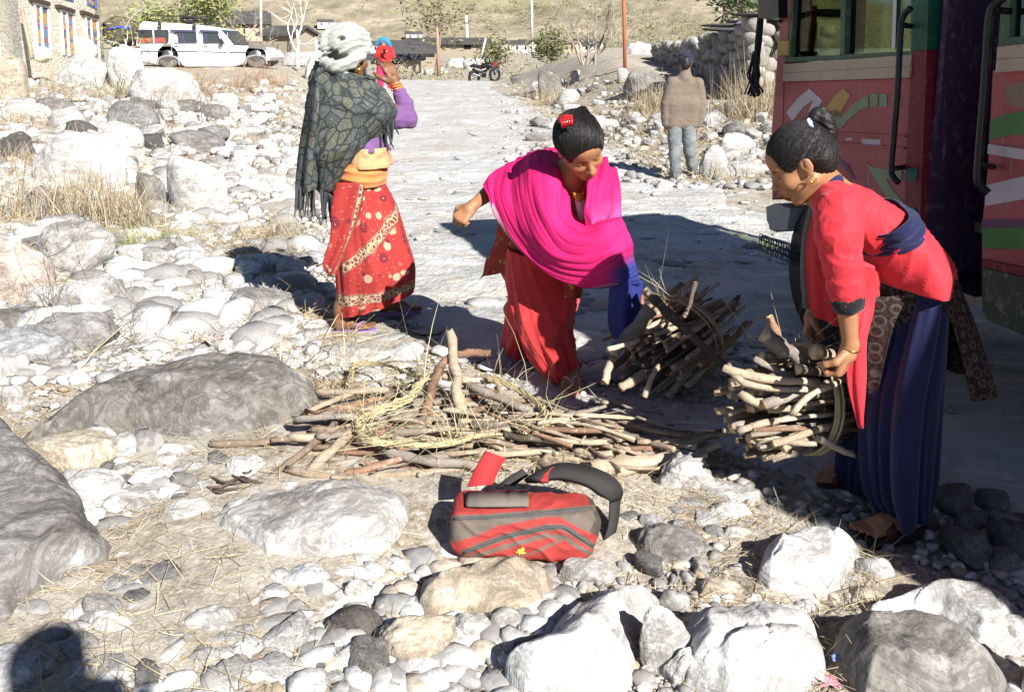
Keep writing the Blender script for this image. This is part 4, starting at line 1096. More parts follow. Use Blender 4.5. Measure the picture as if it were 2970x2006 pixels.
# dark patterned tunic, slit at the side
t = NT('dark_patterned_cotton'); uv = t.attr(); v1 = t.voro(26, 'F1', co=uv, rand=.35); v2 = t.voro(80, 'DISTANCE_TO_EDGE', co=uv)
pc = t.mix(t.ramp(v1, [(.30, 0), (.36, 1), (.44, 1), (.5, 0)]), (.020, .013, .012), (.085, .075, .06)); pc = t.mix(t.ramp(v2, [(.04, .7), (.1, 0)]), pc, (.055, .032, .03)); pc = t.mix(t.ramp(v1, [(.1, .9), (.16, 0)]), pc, (.07, .018, .018))
TUN = t.done(pc, .85, t.bump(t.noise(200, 2), .1, .002), .15)
def arc_loft(rows, n, m, fold):
    R = interp(np.array(rows, float), m); V = []; UV = []
    for i in range(m):
        th = np.linspace(R[i, 5], R[i, 6], n); tt = i/(m-1); f = fold(th, tt)
        V.append(np.stack([R[i, 0]+np.cos(th)*(R[i, 3]+f), R[i, 1]+np.sin(th)*(R[i, 4]+f), np.full(n, R[i, 2])], 1))
        UV.append(np.stack([th*.17, np.full(n, R[i, 2]), 0*th], 1))
    return np.vstack(V), grid_faces(m, n), np.vstack(UV)
def rowat(pxl, pxr, py, y, ry, a0, a1):
    a = W(pxl, py, y); b = W(pxr, py, y); return [(a[0]+b[0])/2, y, a[2], (b[0]-a[0])/2, ry, a0, a1]
D2 = math.radians
rows = [rowat(2530, 2742, 775, 2.53, .15, D2(-90), D2(270)), rowat(2545, 2762, 835, 2.53, .155, D2(-88), D2(268)), rowat(2540, 2785, 900, 2.53, .16, D2(-76), D2(246)), rowat(2520, 2815, 1000, 2.53, .17, D2(-68), D2(236)), rowat(2505, 2848, 1110, 2.53, .175, D2(-63), D2(230))]
V, Fc, UV = arc_loft(rows, 110, 40, lambda th, t: .004+.018*t*np.sin(th*7+.8*np.sin(th*3))); cloth_obj('tunic', V, Fc, TUN, rw, .004, UV)
pan = [[(2535, 860, 2.42), (2520, 960, 2.42), (2514, 1080, 2.42), (2522, 1188, 2.42)], [(2580, 860, 2.40), (2556, 960, 2.40), (2540, 1080, 2.405), (2532, 1184, 2.415)], [(2640, 850, 2.385), (2598, 930, 2.385), (2562, 1060, 2.39), (2540, 1178, 2.41)]]
V, Fc = sheet([WP(c) for c in pan], 40, 20); UV = np.stack([V[:, 0], V[:, 2], 0*V[:, 0]], 1); cloth_obj('tunic_front', V, Fc, TUN, rw, .004, UV)
# loose navy trousers
def fold_t(n, a, ph): return lambda th, t: a*(.35+.65*t)*np.sin(th*n+ph+1.2*np.sin(th*2+t*3))+.004*np.sin(th*13+t*9)
def trow(pxl, pxr, py, y, ry): a = W(pxl, py, y); b = W(pxr, py, y); return [(a[0]+b[0])/2, y, a[2], (b[0]-a[0])/2, ry, 0]
rows = [trow(2610, 2725, 800, 2.50, .11), trow(2600, 2738, 880, 2.47, .11), trow(2565, 2738, 1000, 2.45, .105), trow(2530, 2728, 1150, 2.43, .10), trow(2522, 2718, 1280, 2.42, .095), trow(2530, 2708, 1400, 2.41, .09), trow(2552, 2698, 1452, 2.405, .082), trow(2572, 2690, 1494, 2.40, .068)]
V, Fc = loft(rows, 96, 70, fold=nfold(2.2, .030, 3, .5)); cloth_obj('trouser_leg', V, Fc, NAVY, rw, .004)
rows = [trow(2580, 2700, 850, 2.60, .09), trow(2520, 2680, 1000, 2.62, .09), trow(2470, 2630, 1200, 2.64, .09), trow(2440, 2590, 1330, 2.65, .085), trow(2440, 2570, 1400, 2.66, .075), trow(2452, 2550, 1432, 2.66, .06)]
V, Fc = loft(rows, 80, 56, fold=nfold(2.2, .028, 8, .5)); cloth_obj('trouser_leg', V, Fc, NAVY, rw, .004)
# sandals
SOLE = simple('dark_rubber', (.03, .025, .022), .6); STRAP = simple('oxblood_leather', (.10, .015, .015), .45)
def sandal(parent, heel, toe, solem, strapm, th=.022, wd=.044, kind='band', hgt=.05, side=1):
    h = heel-np.array([0, 0, .004]); tt = toe-np.array([0, 0, .004]); V, Fc = sole_geo(h, tt, wd=wd, th=th)
    s_ = mesh_obj('sandal', V, Fc, solem, parent, smooth=False); add_mod(s_, 'BEVEL', width=.004, segments=2)
    d = unit(tt-h); a = np.cross([0, 0, 1.0], d); L = np.linalg.norm(tt-h)
    def P(l, q, z): return h+d*L*l+a*q+np.array([0, 0, z])
    m = MB()
    if kind == 'band':
        for l0, l1 in ((.52, .70),):
            A = curve_pts([P(l0, -.046, 0), P(l0+.02, -.04, .035), P(l0+.05, 0, .055), P(l0+.02, .04, .035), P(l0, .046, 0)], 20)
            B_ = curve_pts([P(l1, -.046, 0), P(l1+.0, -.04, .026), P(l1+.01, 0, .042), P(l1, .04, .026), P(l1, .046, 0)], 20)
            V = np.vstack([A, B_]); m.add(V, grid_faces(2, 20).tolist())
    else:
        for q in (-1, 1):
            V, Fc = tube_geo(curve_pts([P(.5, q*.040, .0), P(.58, q*.036, .03), P(.70, q*.014, .042), P(.80, .012*side, .022), P(.81, .012*side, 0)], 16), .0055, 7); m.add(V, Fc)
    o = m.build('strap', strapm, parent, smooth=True)
    if kind == 'band': add_mod(o, 'SOLIDIFY', thickness=.005, offset=1)
sandal(rw, near_heel, near_toe, SOLE, STRAP, .03, .046); sandal(rw, far_heel, far_toe, SOLE, STRAP, .03, .046)
# ================================================================== girl in the pink shawl and red trousers
gz = float(ground(.15, 3.55))
cg = thing('person', 'girl with a pink and blue shawl over loose red trousers stepping between the firewood', 'person', (.05, 3.6, gz))
HC = W(1682, 424, 3.42); HB = basis((.36, -.68, -.62), (-.10, -.64, .72)); HS = 1.06
ft_heel, ft_toe = W(1655, 1092, 3.66), W(1654, 1150, 3.46); ft_heel[2] = gz+.03; ft_toe[2] = gz+.03
rf_toe, rf_heel = W(1552, 1072, 3.95), W(1472, 1014, 4.06); rf_toe[2] = gz+.03; rf_heel[2] = gz+.09
neck = W(1655, 505, 3.56); chest = W(1640, 590, 3.62); waist = W(1580, 690, 3.72); hip = W(1555, 770, 3.76)
shR, elR, wrR = W(1545, 492, 3.76), W(1428, 552, 3.77), W(1374, 594, 3.62)
shL, elL, wrL = W(1728, 508, 3.60), W(1782, 690, 3.50), W(1838, 832, 3.38)
lo, hi = fields([HC, ft_heel, ft_toe, rf_toe, rf_heel, hip, neck, shL, wrR, wrL, W(1345, 620, 3.5)], .17)
fd = Field(lo, hi, .0046)
head(fd, HC, HB, HS)
fd.cone(HC+HB@np.array([0, -.02, -.05]), neck, .046, .054, .02)
fd.chain([neck, chest, waist, hip], [.055, .09, .085, .10], .04)
fd.chain([shL, elL, wrL], [.042, .036, .021], .012); fd.cone(neck, shL, .05, .04, .03)
fd.chain([shR, elR, wrR], [.042, .038, .023], .012); fd.cone(neck, shR, .05, .04, .03)
hand(fd, wrR, (-.62, -.35, -.60), (-.25, -.80, .50), 1, .98, (1.15, 1.35, .8), (.9, .6), .02)
hand(fd, wrL, (.15, .05, -.98), (-.2, -.95, -.1), -1, .92, (.8, 1.0, .6), (.7, .5), .02)
for hl, tt, an, kn, hp, sd_ in ((ft_heel, ft_toe, W(1650, 1062, 3.66), W(1612, 930, 3.64), hip+np.array([.05, -.03, 0]), 1), (rf_heel, rf_toe, rf_heel+np.array([.02, -.02, .12]), W(1530, 930, 3.9), hip+np.array([-.06, .06, 0]), -1)):
    foot(fd, hl, tt, s=.95, ankle=an, side=sd_); fd.chain([an, kn, hp], [.032, .043, .06], .03)
sdf_obj(fd, 'body', SK, cg, lambda V: skin_paint(V, [(HC, HB, HS)]), smooth=1)
fd = Field(HC-.2, HC+.2, .0042); hair_cap(fd, HC, HB, HS, .016, .010)
tp = [HC+HB@np.array(q) for q in ((-.05, -.075, .06), (-.055, -.098, .072), (-.03, -.105, .06))]
fd.chain(tp, [.026, .02, .016], .012)
fd.ell(HC+HB@np.array([-.06, -.085, -.05]), (.055, .055, .075), None, .04)
fd.warp(lambda P: .0007*np.sin(46*np.arctan2(((P-HC)@HB)[:, 0], ((P-HC)@HB)[:, 2]+.05)+6*fbm(P*14, 2, 3)))
HST = m_hair('black_hair_straight', axis=(110, 24, 24)); hr = sdf_obj(fd, 'hair', HST, cg, smooth=1); strands(hr, HC+HB@np.array([-.055, -.098, .072]), 800, cg, HST, HC, HB, 5)
# claw clip
CLIP = simple('red_plastic', (.45, .02, .02), .12, .05, spec=.6, bump=.02)
m = MB()
for k in range(5):
    a = W(1626+k*7, 343-k*1.5, 3.33-.004*k); b = W(1630+k*7, 356-k, 3.30-.004*k); c = W(1634+k*6, 372-k*2, 3.31-.004*k)
    V, Fc = tube_geo(curve_pts([a, b, c], 9), [.004, .006, .0065, .007, .007, .0065, .006, .005, .0035], 8); m.add(V, Fc)
V, Fc = tube_geo(curve_pts([W(1620, 346, 3.35), W(1640, 338, 3.32), W(1660, 340, 3.315)], 8), .008, 8); m.add(V, Fc)
m.build('hair_clip', CLIP, cg, smooth=True)
ring(HC+HB@np.array([-.078, -.008, -.046]), (.9, .2, .2), .008, .0018, 'earring', GOLD, cg)
# tunic body
t = NT('red_patterned_cotton'); v1 = t.voro(26, 'F1'); v2 = t.noise(40, 3)
KC = t.done(t.mix(t.ramp(v1, [(.18, 1), (.26, 0)]), t.mix(t.ramp(v2, [(.5, 0), (.6, 1)]), (.30, .02, .015), (.22, .07, .02)), (.42, .22, .04)), .8)
fd = Field(*fields([neck, hip, shL, shR, W(1560, 810, 3.7)], .2), .0065)
for dx in (-.06, .03, .09): fd.chain([W(1645, 545, 3.60)+np.array([dx, 0, 0]), W(1600, 660, 3.68)+np.array([dx, 0, 0]), W(1562, 770, 3.76)+np.array([dx, 0, 0])], [.070, .092, .112], .03)
fd.chain([shR, W(1442, 548, 3.77)], [.046, .042], .02); fd.chain([shL, W(1780, 680, 3.51)], [.046, .042], .02)
fd.warp(lambda P: -ridge(P, (.6, 0, .8), .07, .006, 2))
sdf_obj(fd, 'tunic', KC, cg)
pan = [[(1455, 640, 3.80), (1436, 690, 3.82), (1412, 760, 3.84), (1392, 806, 3.86)], [(1480, 660, 3.72), (1452, 720, 3.74), (1430, 770, 3.76), (1412, 800, 3.78)], [(1510, 700, 3.66), (1480, 740, 3.68), (1466, 770, 3.70), (1462, 790, 3.72)]]
V, Fc = sheet([WP(c) for c in pan], 30, 20, lambda u, v: .006*np.sin(u*12+v*5)); cloth_obj('tunic_back_flap', V, Fc, KC, cg, .004)
pan = [[(1628, 790, 3.50), (1634, 830, 3.50), (1636, 862, 3.50)], [(1660, 800, 3.47), (1664, 836, 3.47), (1664, 866, 3.47)], [(1692, 800, 3.50), (1690, 836, 3.51), (1684, 864, 3.52)]]
V, Fc = sheet([WP(c) for c in pan], 20, 14); cloth_obj('tunic_front_flap', V, Fc, KC, cg, .004)
YC = NT('yellow_printed_cotton'); yn = YC.noise(60, 3); YC = YC.done(YC.ramp(yn, [(.4, (.45, .05, .02)), (.5, (.55, .36, .03)), (.6, (.12, .2, .03))]), .8)
V, Fc = sheet([WP([(1660, 556, 3.475), (1676, 562, 3.45), (1694, 552, 3.46)]), WP([(1668, 578, 3.45), (1680, 582, 3.43), (1694, 572, 3.44)])], 10, 6); cloth_obj('neckline', V, Fc, YC, cg, .004)
V, Fc = sheet([WP([(1668, 580, 3.46), (1682, 584, 3.44), (1696, 576, 3.45)]), WP([(1684, 660, 3.44), (1694, 660, 3.42), (1704, 655, 3.43)])], 10, 10); cloth_obj('inner_shirt', V, Fc, m_cloth('grey_cotton', (.36, .36, .36)), cg, .004)
# red trousers
REDT = m_cloth('red_crepe', (.58, .036, .036), .08, .75, 800, .2)
def tr(a, pa, b, pb, ry, dy=0): return (a, pa, b, pb, ry, dy)
def trfold(th, t): 
    return .016*((1-np.abs(np.sin(2.5*th+5.2*t+.6)))**1.8-.3)*np.clip(t*2, .3, 1)+.007*((1-np.abs(np.sin(5.5*th-8*t+1.3*np.sin(3*th))))**2-.3)+nfold(1.8, .016, 5, 1.4)(th, t)
V, Fc = ring_loft([tr(1470, 715, 1640, 745, .13), tr(1466, 765, 1650, 790, .14), tr(1470, 840, 1680, 850, .145, -.03), tr(1484, 910, 1672, 905, .14, -.06), tr(1508, 975, 1655, 950, .125, -.07), tr(1542, 1030, 1662, 1000, .11, -.07), tr(1572, 1072, 1668, 1048, .095, -.07), tr(1600, 1100, 1674, 1074, .075, -.06), tr(1606, 1108, 1672, 1082, .068, -.06)], 3.70, 130, 90, fold=trfold); cloth_obj('trouser_leg', V, Fc, REDT, cg, .004)
V, Fc = ring_loft([tr(1478, 780, 1600, 800, .12), tr(1478, 860, 1590, 860, .12), tr(1468, 930, 1570, 940, .12, .06), tr(1458, 970, 1556, 985, .115, .12), tr(1454, 1000, 1550, 1020, .11, .16), tr(1462, 1008, 1545, 1030, .10, .17)], 3.86, 100, 60, fold=nfold(1.9, .022, 9, .8)); cloth_obj('trouser_leg', V, Fc, REDT, cg, .004)
PINKS = simple('pink_rubber', (.62, .28, .28), .6); 
sandal(cg, ft_heel, ft_toe, PINKS, PINKS, .022, .044, 'thong', side=1)
h2, t2 = rf_heel.copy(), rf_toe.copy(); sandal(cg, h2, t2, simple('white_rubber', (.6, .55, .55), .6), PINKS, .02, .044, 'thong', side=-1)
# the shawl: pink fading to blue, translucent crepe
def shawl_mat():
    t = NT('pink_blue_crepe'); c = t.attr(); n = t.noise(7, 4); b = t.bump(t.noise(420, 2), .15, .001, t.bump(t.noise(24, 3), .3, .006))
    m = t.done(t.mix(t.ramp(n, [(.4, .25), (.6, 0)]), c, t.mix(1.0, c, (.8, .75, .8), 'MULTIPLY')), .75, b, .2)
    tr_ = t.n.new('ShaderNodeBsdfTranslucent'); t.link(c, tr_.inputs['Color']); mx = t.n.new('ShaderNodeMixShader'); mx.inputs[0].default_value = .22
    t.link(t.b.outputs[0], mx.inputs[1]); t.link(tr_.outputs[0], mx.inputs[2]); t.link(mx.outputs[0], t.out.inputs['Surface']); return m
SHW = shawl_mat()
PINK = np.array([.74, .022, .17]); BLUE = np.array([.045, .055, .26]); PALE = np.array([.66, .2, .34])
curves = [[(1600, 436, 3.72), (1640, 486, 3.60), (1652, 545, 3.52), (1664, 615, 3.44), (1700, 645, 3.38), (1750, 640, 3.34), (1790, 632, 3.36)],
          [(1568, 436, 3.70), (1604, 488, 3.49), (1618, 545, 3.42), (1632, 625, 3.36), (1690, 662, 3.30), (1750, 650, 3.26), (1800, 630, 3.30)],
          [(1545, 440, 3.72), (1540, 500, 3.50), (1562, 600, 3.40), (1620, 690, 3.31), (1700, 706, 3.25), (1770, 690, 3.23), (1818, 660, 3.28)],
          [(1510, 455, 3.74), (1498, 540, 3.52), (1530, 650, 3.42), (1600, 738, 3.31), (1700, 756, 3.24), (1780, 735, 3.22), (1832, 700, 3.27)],
          [(1468, 478, 3.74), (1456, 570, 3.55), (1505, 680, 3.46), (1590, 770, 3.34), (1690, 800, 3.26), (1780, 785, 3.23), (1840, 745, 3.28)],
          [(1430, 502, 3.72), (1432, 585, 3.57), (1482, 690, 3.50), (1570, 780, 3.38), (1680, 828, 3.29), (1785, 822, 3.26), (1852, 795, 3.30)],
          [(1402, 538, 3.68), (1420, 578, 3.58), (1470, 668, 3.53), (1550, 752, 3.43), (1640, 815, 3.33), (1730, 842, 3.28), (1860, 828, 3.32)]]
def shfold(u, v):
    w_ = np.sin(np.clip(u, 0, 1)*math.pi)**.5
    n1 = fbm(np.stack([u*2.0, v*2.6, 0*u], -1), 2, 4)
    r1 = (1-np.abs(np.sin((v*26+4.5*n1)*.5)))**2.6; r2 = (1-np.abs(np.sin((v*61+9*n1+2*u)*.5)))**3
    sel = np.clip(.55+1.1*fbm(np.stack([u*2.6, v*5, 0*u+8], -1), 2, 14), 0, 1.2)
    a = fbm(np.stack([u*1.8, v*6, 0*u+3], -1), 3, 11)
    return (.007*r1*sel+.0035*r2+.015*a)*(.3+.7*w_)
V, Fc = sheet([WP(c) for c in curves], 150, 260, shfold)
uu, vv = np.meshgrid(np.linspace(0, 1, 150), np.linspace(0, 1, 260)); uu = uu.ravel(); vv = vv.ravel()
wob = .05*fbm(np.stack([uu*5, vv*5, 0*uu], -1), 2, 6)
bl = sstep(.70, .90, uu+wob+.16*(vv-.8))*sstep(.45, .75, vv+wob)  # the shawl's blue end, widened so the colour also carries shade cast there
col = PINK*(1-bl[:, None])+BLUE*bl[:, None]
pa = (np.hypot((uu-.28)*3.0, (vv-.86)*4.2)+wob < .33)*.75+((np.hypot((uu-.80)*4, (vv-.88)*5)+wob) < .3)*.35
col = col*(1-pa[:, None])+np.array([.62, .36, .42])*pa[:, None]
SH = cloth_obj('shawl', V, Fc, SHW, cg, .003, col)
# fall over the far shoulder, and the piece hanging from the forearm
curves = [[(1720, 470, 3.56), (1704, 520, 3.42), (1700, 570, 3.36), (1694, 610, 3.33), (1700, 655, 3.33)],
          [(1742, 456, 3.62), (1730, 510, 3.44), (1724, 570, 3.37), (1722, 620, 3.34), (1724, 660, 3.33)],
          [(1762, 464, 3.66), (1760, 520, 3.46), (1756, 580, 3.40), (1752, 630, 3.37), (1750, 665, 3.36)],
          [(1780, 488, 3.68), (1786, 540, 3.50), (1786, 590, 3.45), (1782, 640, 3.42), (1778, 670, 3.40)],
          [(1786, 498, 3.74), (1800, 550, 3.58), (1803, 600, 3.54), (1802, 640, 3.50), (1800, 670, 3.46)]]
V, Fc = sheet([WP(c) for c in curves], 50, 60, lambda u, v: .010*np.sin(v*17+2*fbm(np.stack([u*2, v*3, 0*u], -1), 2, 2)))
uu, vv = np.meshgrid(np.linspace(0, 1, 50), np.linspace(0, 1, 60)); uu = uu.ravel(); vv = vv.ravel()
wob = .1*fbm(np.stack([uu*4, vv*4, 0*uu], -1), 2, 9)
bl = sstep(.35, .8, uu*.55+vv*.5+wob-.12)*sstep(.1, .5, vv+.6*uu-.2); pb = np.array([.16, .16, .46])
col = PINK*(1-bl[:, None])+pb*bl[:, None]
cloth_obj('shawl_fall', V, Fc, SHW, cg, .003, col)
curves = [[(1772, 800, 3.36), (1768, 880, 3.38), (1770, 940, 3.40), (1785, 980, 3.40)], [(1800, 805, 3.30), (1795, 880, 3.31), (1800, 945, 3.33), (1805, 990, 3.34)], [(1832, 805, 3.30), (1832, 880, 3.32), (1835, 940, 3.34), (1828, 988, 3.36)], [(1862, 815, 3.36), (1862, 870, 3.40), (1864, 930, 3.42), (1846, 980, 3.42)]]
V, Fc = sheet([WP(c) for c in curves], 40, 40, lambda u, v: .008*np.sin(v*15+2*u)); cloth_obj('shawl_end', V, Fc, SHW, cg, .003, np.tile(BLUE*.9, (len(V), 1)))
# cover over the near shoulder and back of the neck
curves = [[(1568, 436, 3.70), (1590, 430, 3.80), (1640, 428, 3.82), (1700, 440, 3.76), (1745, 456, 3.64)],
          [(1592, 490, 3.52), (1608, 470, 3.62), (1650, 470, 3.66), (1700, 480, 3.60), (1735, 480, 3.52)]]
V, Fc = sheet([WP(c) for c in curves], 40, 20); cloth_obj('shawl_neck', V, Fc, SHW, cg, .003, np.tile(PINK, (len(V), 1)))
curves = [[(1568, 436, 3.70), (1545, 440, 3.72), (1510, 455, 3.74), (1468, 478, 3.74), (1430, 502, 3.72), (1402, 538, 3.68)],
          [(1590, 500, 3.86), (1560, 500, 3.86), (1520, 520, 3.86), (1480, 545, 3.82), (1450, 565, 3.78), (1425, 575, 3.72)]]
V, Fc = sheet([WP(c) for c in curves], 50, 14, lambda u, v: .006*np.sin(u*40)); cloth_obj('shawl_back', V, Fc, SHW, cg, .003, np.tile(PINK, (len(V), 1)))
# ================================================================== woman with the turban
gz = float(ground(-.8, 4.4)); LY = 4.40
lw = thing('person', 'woman in a cream turban, patterned grey shawl and red printed skirt, seen from behind', 'person', (-.78, LY, gz))
HC = W(1012, 165, LY); HB = basis((.66, .74, -.10), (.05, .02, 1)); HS = 1.0
nh, nt = W(970, 972, LY-.04), W(1088, 968, LY+.0); nh[2] = gz+.03; nt[2] = gz+.03
fh, ft_ = W(1096, 918, LY+.26), W(1216, 906, LY+.34); fh[2] = gz+.035; ft_[2] = gz+.03
neck = W(1006, 232, LY+.02); chest = W(1010, 330, LY+.04); waist = W(1060, 480, LY+.04); hip = W(1068, 570, LY+.02)
shR, elR, wrR = W(1098, 300, LY+.12), W(1190, 352, LY+.20), W(1148, 248, LY+.20)
shL, elL = W(925, 285, LY-.02), W(905, 430, LY+.05)
lo, hi = fields([HC, nh, nt, fh, ft_, shL, elR, W(1110, 150, LY+.2), W(1198, 350, LY+.2)], .15)
fd = Field(lo, hi, .0052)
head(fd, HC, HB, HS); fd.cone(HC+HB@np.array([0, -.02, -.05]), neck, .048, .055, .02)
fd.chain([neck, chest, waist, hip], [.055, .09, .085, .085], .03)
fd.chain([shR, elR, wrR], [.045, .034, .022], .012); fd.cone(neck, shR, .05, .045, .03); fd.chain([neck, shL, elL], [.05, .045, .035], .03)
hand(fd, wrR, (-.34, .04, .94), (.55, -.80, .24), -1, 1.08, (.5, .85, .55), (.45, .4), .02)
for hl, tt, kn, sd_ in ((nh, nt, W(1020, 740, LY+.0), 1), (fh, ft_, W(1120, 740, LY+.2), -1)):
    an = hl+np.array([.04, .01, .11]); foot(fd, hl, tt, ankle=an, side=sd_); fd.chain([an, kn, hip], [.036, .045, .06], .03)
sdf_obj(fd, 'body', SK2, lw, lambda V: skin_paint(V, [(HC, HB, HS)]), smooth=1)
fd = Field(HC-.2, HC+.2, .005); hair_cap(fd, HC, HB, HS, .007, .0); fd.ell(W(1052, 165, LY+.03), (.02, .03, .045), None, .02)
sdf_obj(fd, 'hair', HAIR, lw, smooth=1)
ring(HC+HB@np.array([.080, -.008, -.046]), (.5, -.9, .1), .014, .0022, 'earring', GOLD, lw)
# turban
TURB = m_cloth('cream_print_cotton', (.35, .36, .32), .18, .85, 500, .2)
tt_ = W(1000, 134, LY)
fd = Field(tt_-.2, tt_+.22, .0048)
fd.ell(W(1001, 128, LY), (.108, .118, .095), None, .01)
roll = curve_pts([W(940, 178, LY-.06), W(985, 192, LY-.10), W(1040, 165, LY-.06), W(1062, 128, LY+.02), W(1045, 95, LY+.03), W(1000, 80, LY), W(952, 100, LY-.03), W(940, 140, LY-.08)], 30)
fd.chain(roll, np.full(30, .026), .012)
roll = curve_pts([W(935, 185, LY-.02), W(955, 196, LY-.08), W(985, 200, LY-.11), W(1030, 186, LY-.08)], 14); fd.chain(roll, np.full(14, .017), .008)
fd.ell(W(962, 150, LY-.115), (.022, .03, .012), None, .012, 'sub'); fd.ell(W(988, 112, LY-.115), (.02, .03, .010), None, .01, 'sub')
fd.chain([W(975, 186, LY-.1), W(982, 200, LY-.1), W(1000, 208, LY-.08)], [.02, .022, .018], .01)
fd.warp(lambda P: -ridge(P, (-.45, .15, 1), .032, .010, 5, .8, 9, 1.3)-.004*ridge(P, (-.2, .5, 1), .016, 1, 8, 1, 14))
sdf_obj(fd, 'turban', TURB, lw, smooth=1)
# shawl
t = NT('grey_fan_print_wool'); uv = t.attr()
d1 = t.voro(15, 'F1', co=uv, rand=.8); cc = t.voro(15, 'F1', co=uv, rand=.8, out='Color'); e1 = t.voro(15, 'DISTANCE_TO_EDGE', co=uv, rand=.8)
vp = t.n.new('ShaderNodeTexVoronoi'); vp.inputs['Scale'].default_value = 15; vp.inputs['Randomness'].default_value = .8; t.link(uv, vp.inputs['Vector'])
dv = t.n.new('ShaderNodeVectorMath'); dv.operation = 'SUBTRACT'; t.link(uv, dv.inputs[0]); t.link(vp.outputs['Position'], dv.inputs[1]); sx = t.n.new('ShaderNodeSeparateXYZ'); t.link(dv.outputs[0], sx.inputs[0])
fan = t.math('SINE', t.math('MULTIPLY', t.math('ARCTAN2', sx.outputs[0], sx.outputs[1]), 15.0)); rings = t.math('SINE', t.math('MULTIPLY', d1, 46.0)); wn_ = t.noise(60, 4, co=uv)
base = t.mix(t.ramp(cc, [(.3, 0), (.32, 1)], 'LINEAR'), (.060, .072, .070), t.mix(t.ramp(cc, [(.55, 0), (.6, 1)]), (.10, .112, .108), (.115, .112, .075)))
c = t.mix(t.ramp(fan, [(.35, 0), (.6, .75)]), base, (.155, .16, .15)); c = t.mix(t.ramp(rings, [(.75, 0), (.92, .8)]), c, (.028, .034, .036))
c = t.mix(t.ramp(e1, [(.03, .9), (.09, 0)]), c, (.030, .036, .038)); c = t.mix(t.ramp(wn_, [(.35, .6), (.55, 0)]), c, t.mix(1.0, c, (.6, .62, .62), 'MULTIPLY'))
c = t.mix(t.ramp(d1, [(.10, 1), (.13, 0)]), c, (.20, .21, .19)); c = t.mix(t.ramp(d1, [(.05, 1), (.07, 0)]), c, (.03, .04, .04))
SHAWL = t.done(c, .9, t.bump(t.noise(180, 3), .3, .002), .1)
def uvof(V, n, m, w=.9, h=.8): 
    u, v = np.meshgrid(np.linspace(0, w, n), np.linspace(0, h, m)); return np.stack([u.ravel(), v.ravel(), 0*u.ravel()], 1)
def shf(th, t):
    ph = 7.0*t+1.6*np.cos(th+.6)+.9*np.sin(2*th)
    P = np.stack([np.cos(th)*1.5, np.sin(th)*1.5, np.full(len(th), t*3.2)], -1)
    return .022*(1-np.abs(np.sin(ph*1.7+1.5*fbm(P, 2, 3))))**1.6*np.clip(1.25-t, .2, 1)+.014*fbm(P*1.3, 3, 7)-.006
rows = [(921, 178, 1080, 226, .105), (918, 196, 1084, 232, .115), (908, 238, 1106, 262, .15), (898, 292, 1146, 308, .185), (890, 350, 1148, 338, .20), (884, 410, 1096, 408, .195), (884, 470, 1048, 472, .165), (903, 530, 998, 536, .11), (934, 566, 966, 564, .035)]
V, Fc = ring_loft(rows, LY+.02, 150, 120, fold=shf); cloth_obj('shawl', V, Fc, SHAWL, lw, .006, uvof(V, 150, 120, 1.5, .85))
cv = [[(908, 215, LY-.05), (888, 320, LY-.06), (872, 430, LY-.04), (862, 548, LY-.04)], [(918, 230, LY-.12), (902, 330, LY-.15), (888, 430, LY-.12), (880, 560, LY-.1)], [(926, 245, LY-.12), (922, 340, LY-.17), (912, 440, LY-.14), (902, 556, LY-.12)], [(930, 260, LY-.06), (928, 340, LY-.12), (922, 440, LY-.10), (914, 545, LY-.08)]]
V, Fc = sheet([WP(c) for c in cv], 60, 30, lambda u, v: .012*np.sin(v*13+2*u)*u); cloth_obj('shawl_end', V, Fc, SHAWL, lw, .005, np.stack([np.repeat(np.linspace(0, .2, 30), 60), np.tile(np.linspace(0, .62, 60), 30), np.zeros(1800)], 1))
r_ = np.random.default_rng(3); WOOLD = m_cloth('dark_grey_wool', (.035, .04, .042))
for (x0, y0, x1, y1, n, L) in ((860, 547, 916, 550, 16, 85), (930, 555, 968, 575, 14, 85), (1105, 395, 1148, 345, 12, 55)):
    m = MB()
    for k in range(n):
        f = (k+r_.uniform(-.3, .3))/n; px, py = x0+(x1-x0)*f, y0+(y1-y0)*f; yy = LY-.08+r_.normal()*.02+(.06 if x0 > 1000 else 0)
        LL = L*r_.uniform(.5, 1.1); q = r_.normal()*8
        V, Fc = tube_geo(curve_pts([W(px, py-6, yy), W(px+q*.4, py+LL*.5, yy-.01), W(px+q, py+LL, yy)], 6), [.006, .0055, .005, .005, .004, .002], 5); m.add(V, Fc)
    m.build('fringe', WOOLD, lw, smooth=True)
# purple sleeve, shirt, sashes
PUR = m_cloth('purple_jersey', (.16, .075, .20), .1, .8)
fd = Field(*fields([shR, elR, wrR], .1), .006)
fd.chain([W(1100, 310, LY+.1), W(1150, 345, LY+.16), W(1182, 340, LY+.20), W(1172, 300, LY+.20), W(1158, 268, LY+.20)], [.058, .052, .046, .041, .036], .022); fd.cone(W(1182, 340, LY+.2), W(1192, 356, LY+.2), .04, .034, .02)
fd.warp(lambda P: -ridge(P, (.8, 0, -.6), .05, .008, 3, 1.2, 8)-.004*ridge(P, (0, 0, 1), .03, 1, 6, 1, 9))
sdf_obj(fd, 'sleeve', PUR, lw, smooth=1)
V, Fc = ring_loft([(1000, 380, 1112, 392, .13), (1000, 410, 1120, 412, .135), (1004, 436, 1124, 434, .138)], LY+.04, 60, 14, nfold(2, .012, 3)); cloth_obj('shirt', V, Fc, PUR, lw)
TAN = m_cloth('ochre_cotton', (.48, .29, .14)); ORA = m_cloth('orange_cotton', (.66, .22, .07))
V, Fc = ring_loft([(1000, 424, 1126, 424, .142), (1000, 450, 1132, 448, .15), (1002, 482, 1130, 480, .15)], LY+.04, 70, 20, nfold(2, .016, 6)); cloth_obj('waist_cloth', V, Fc, TAN, lw)
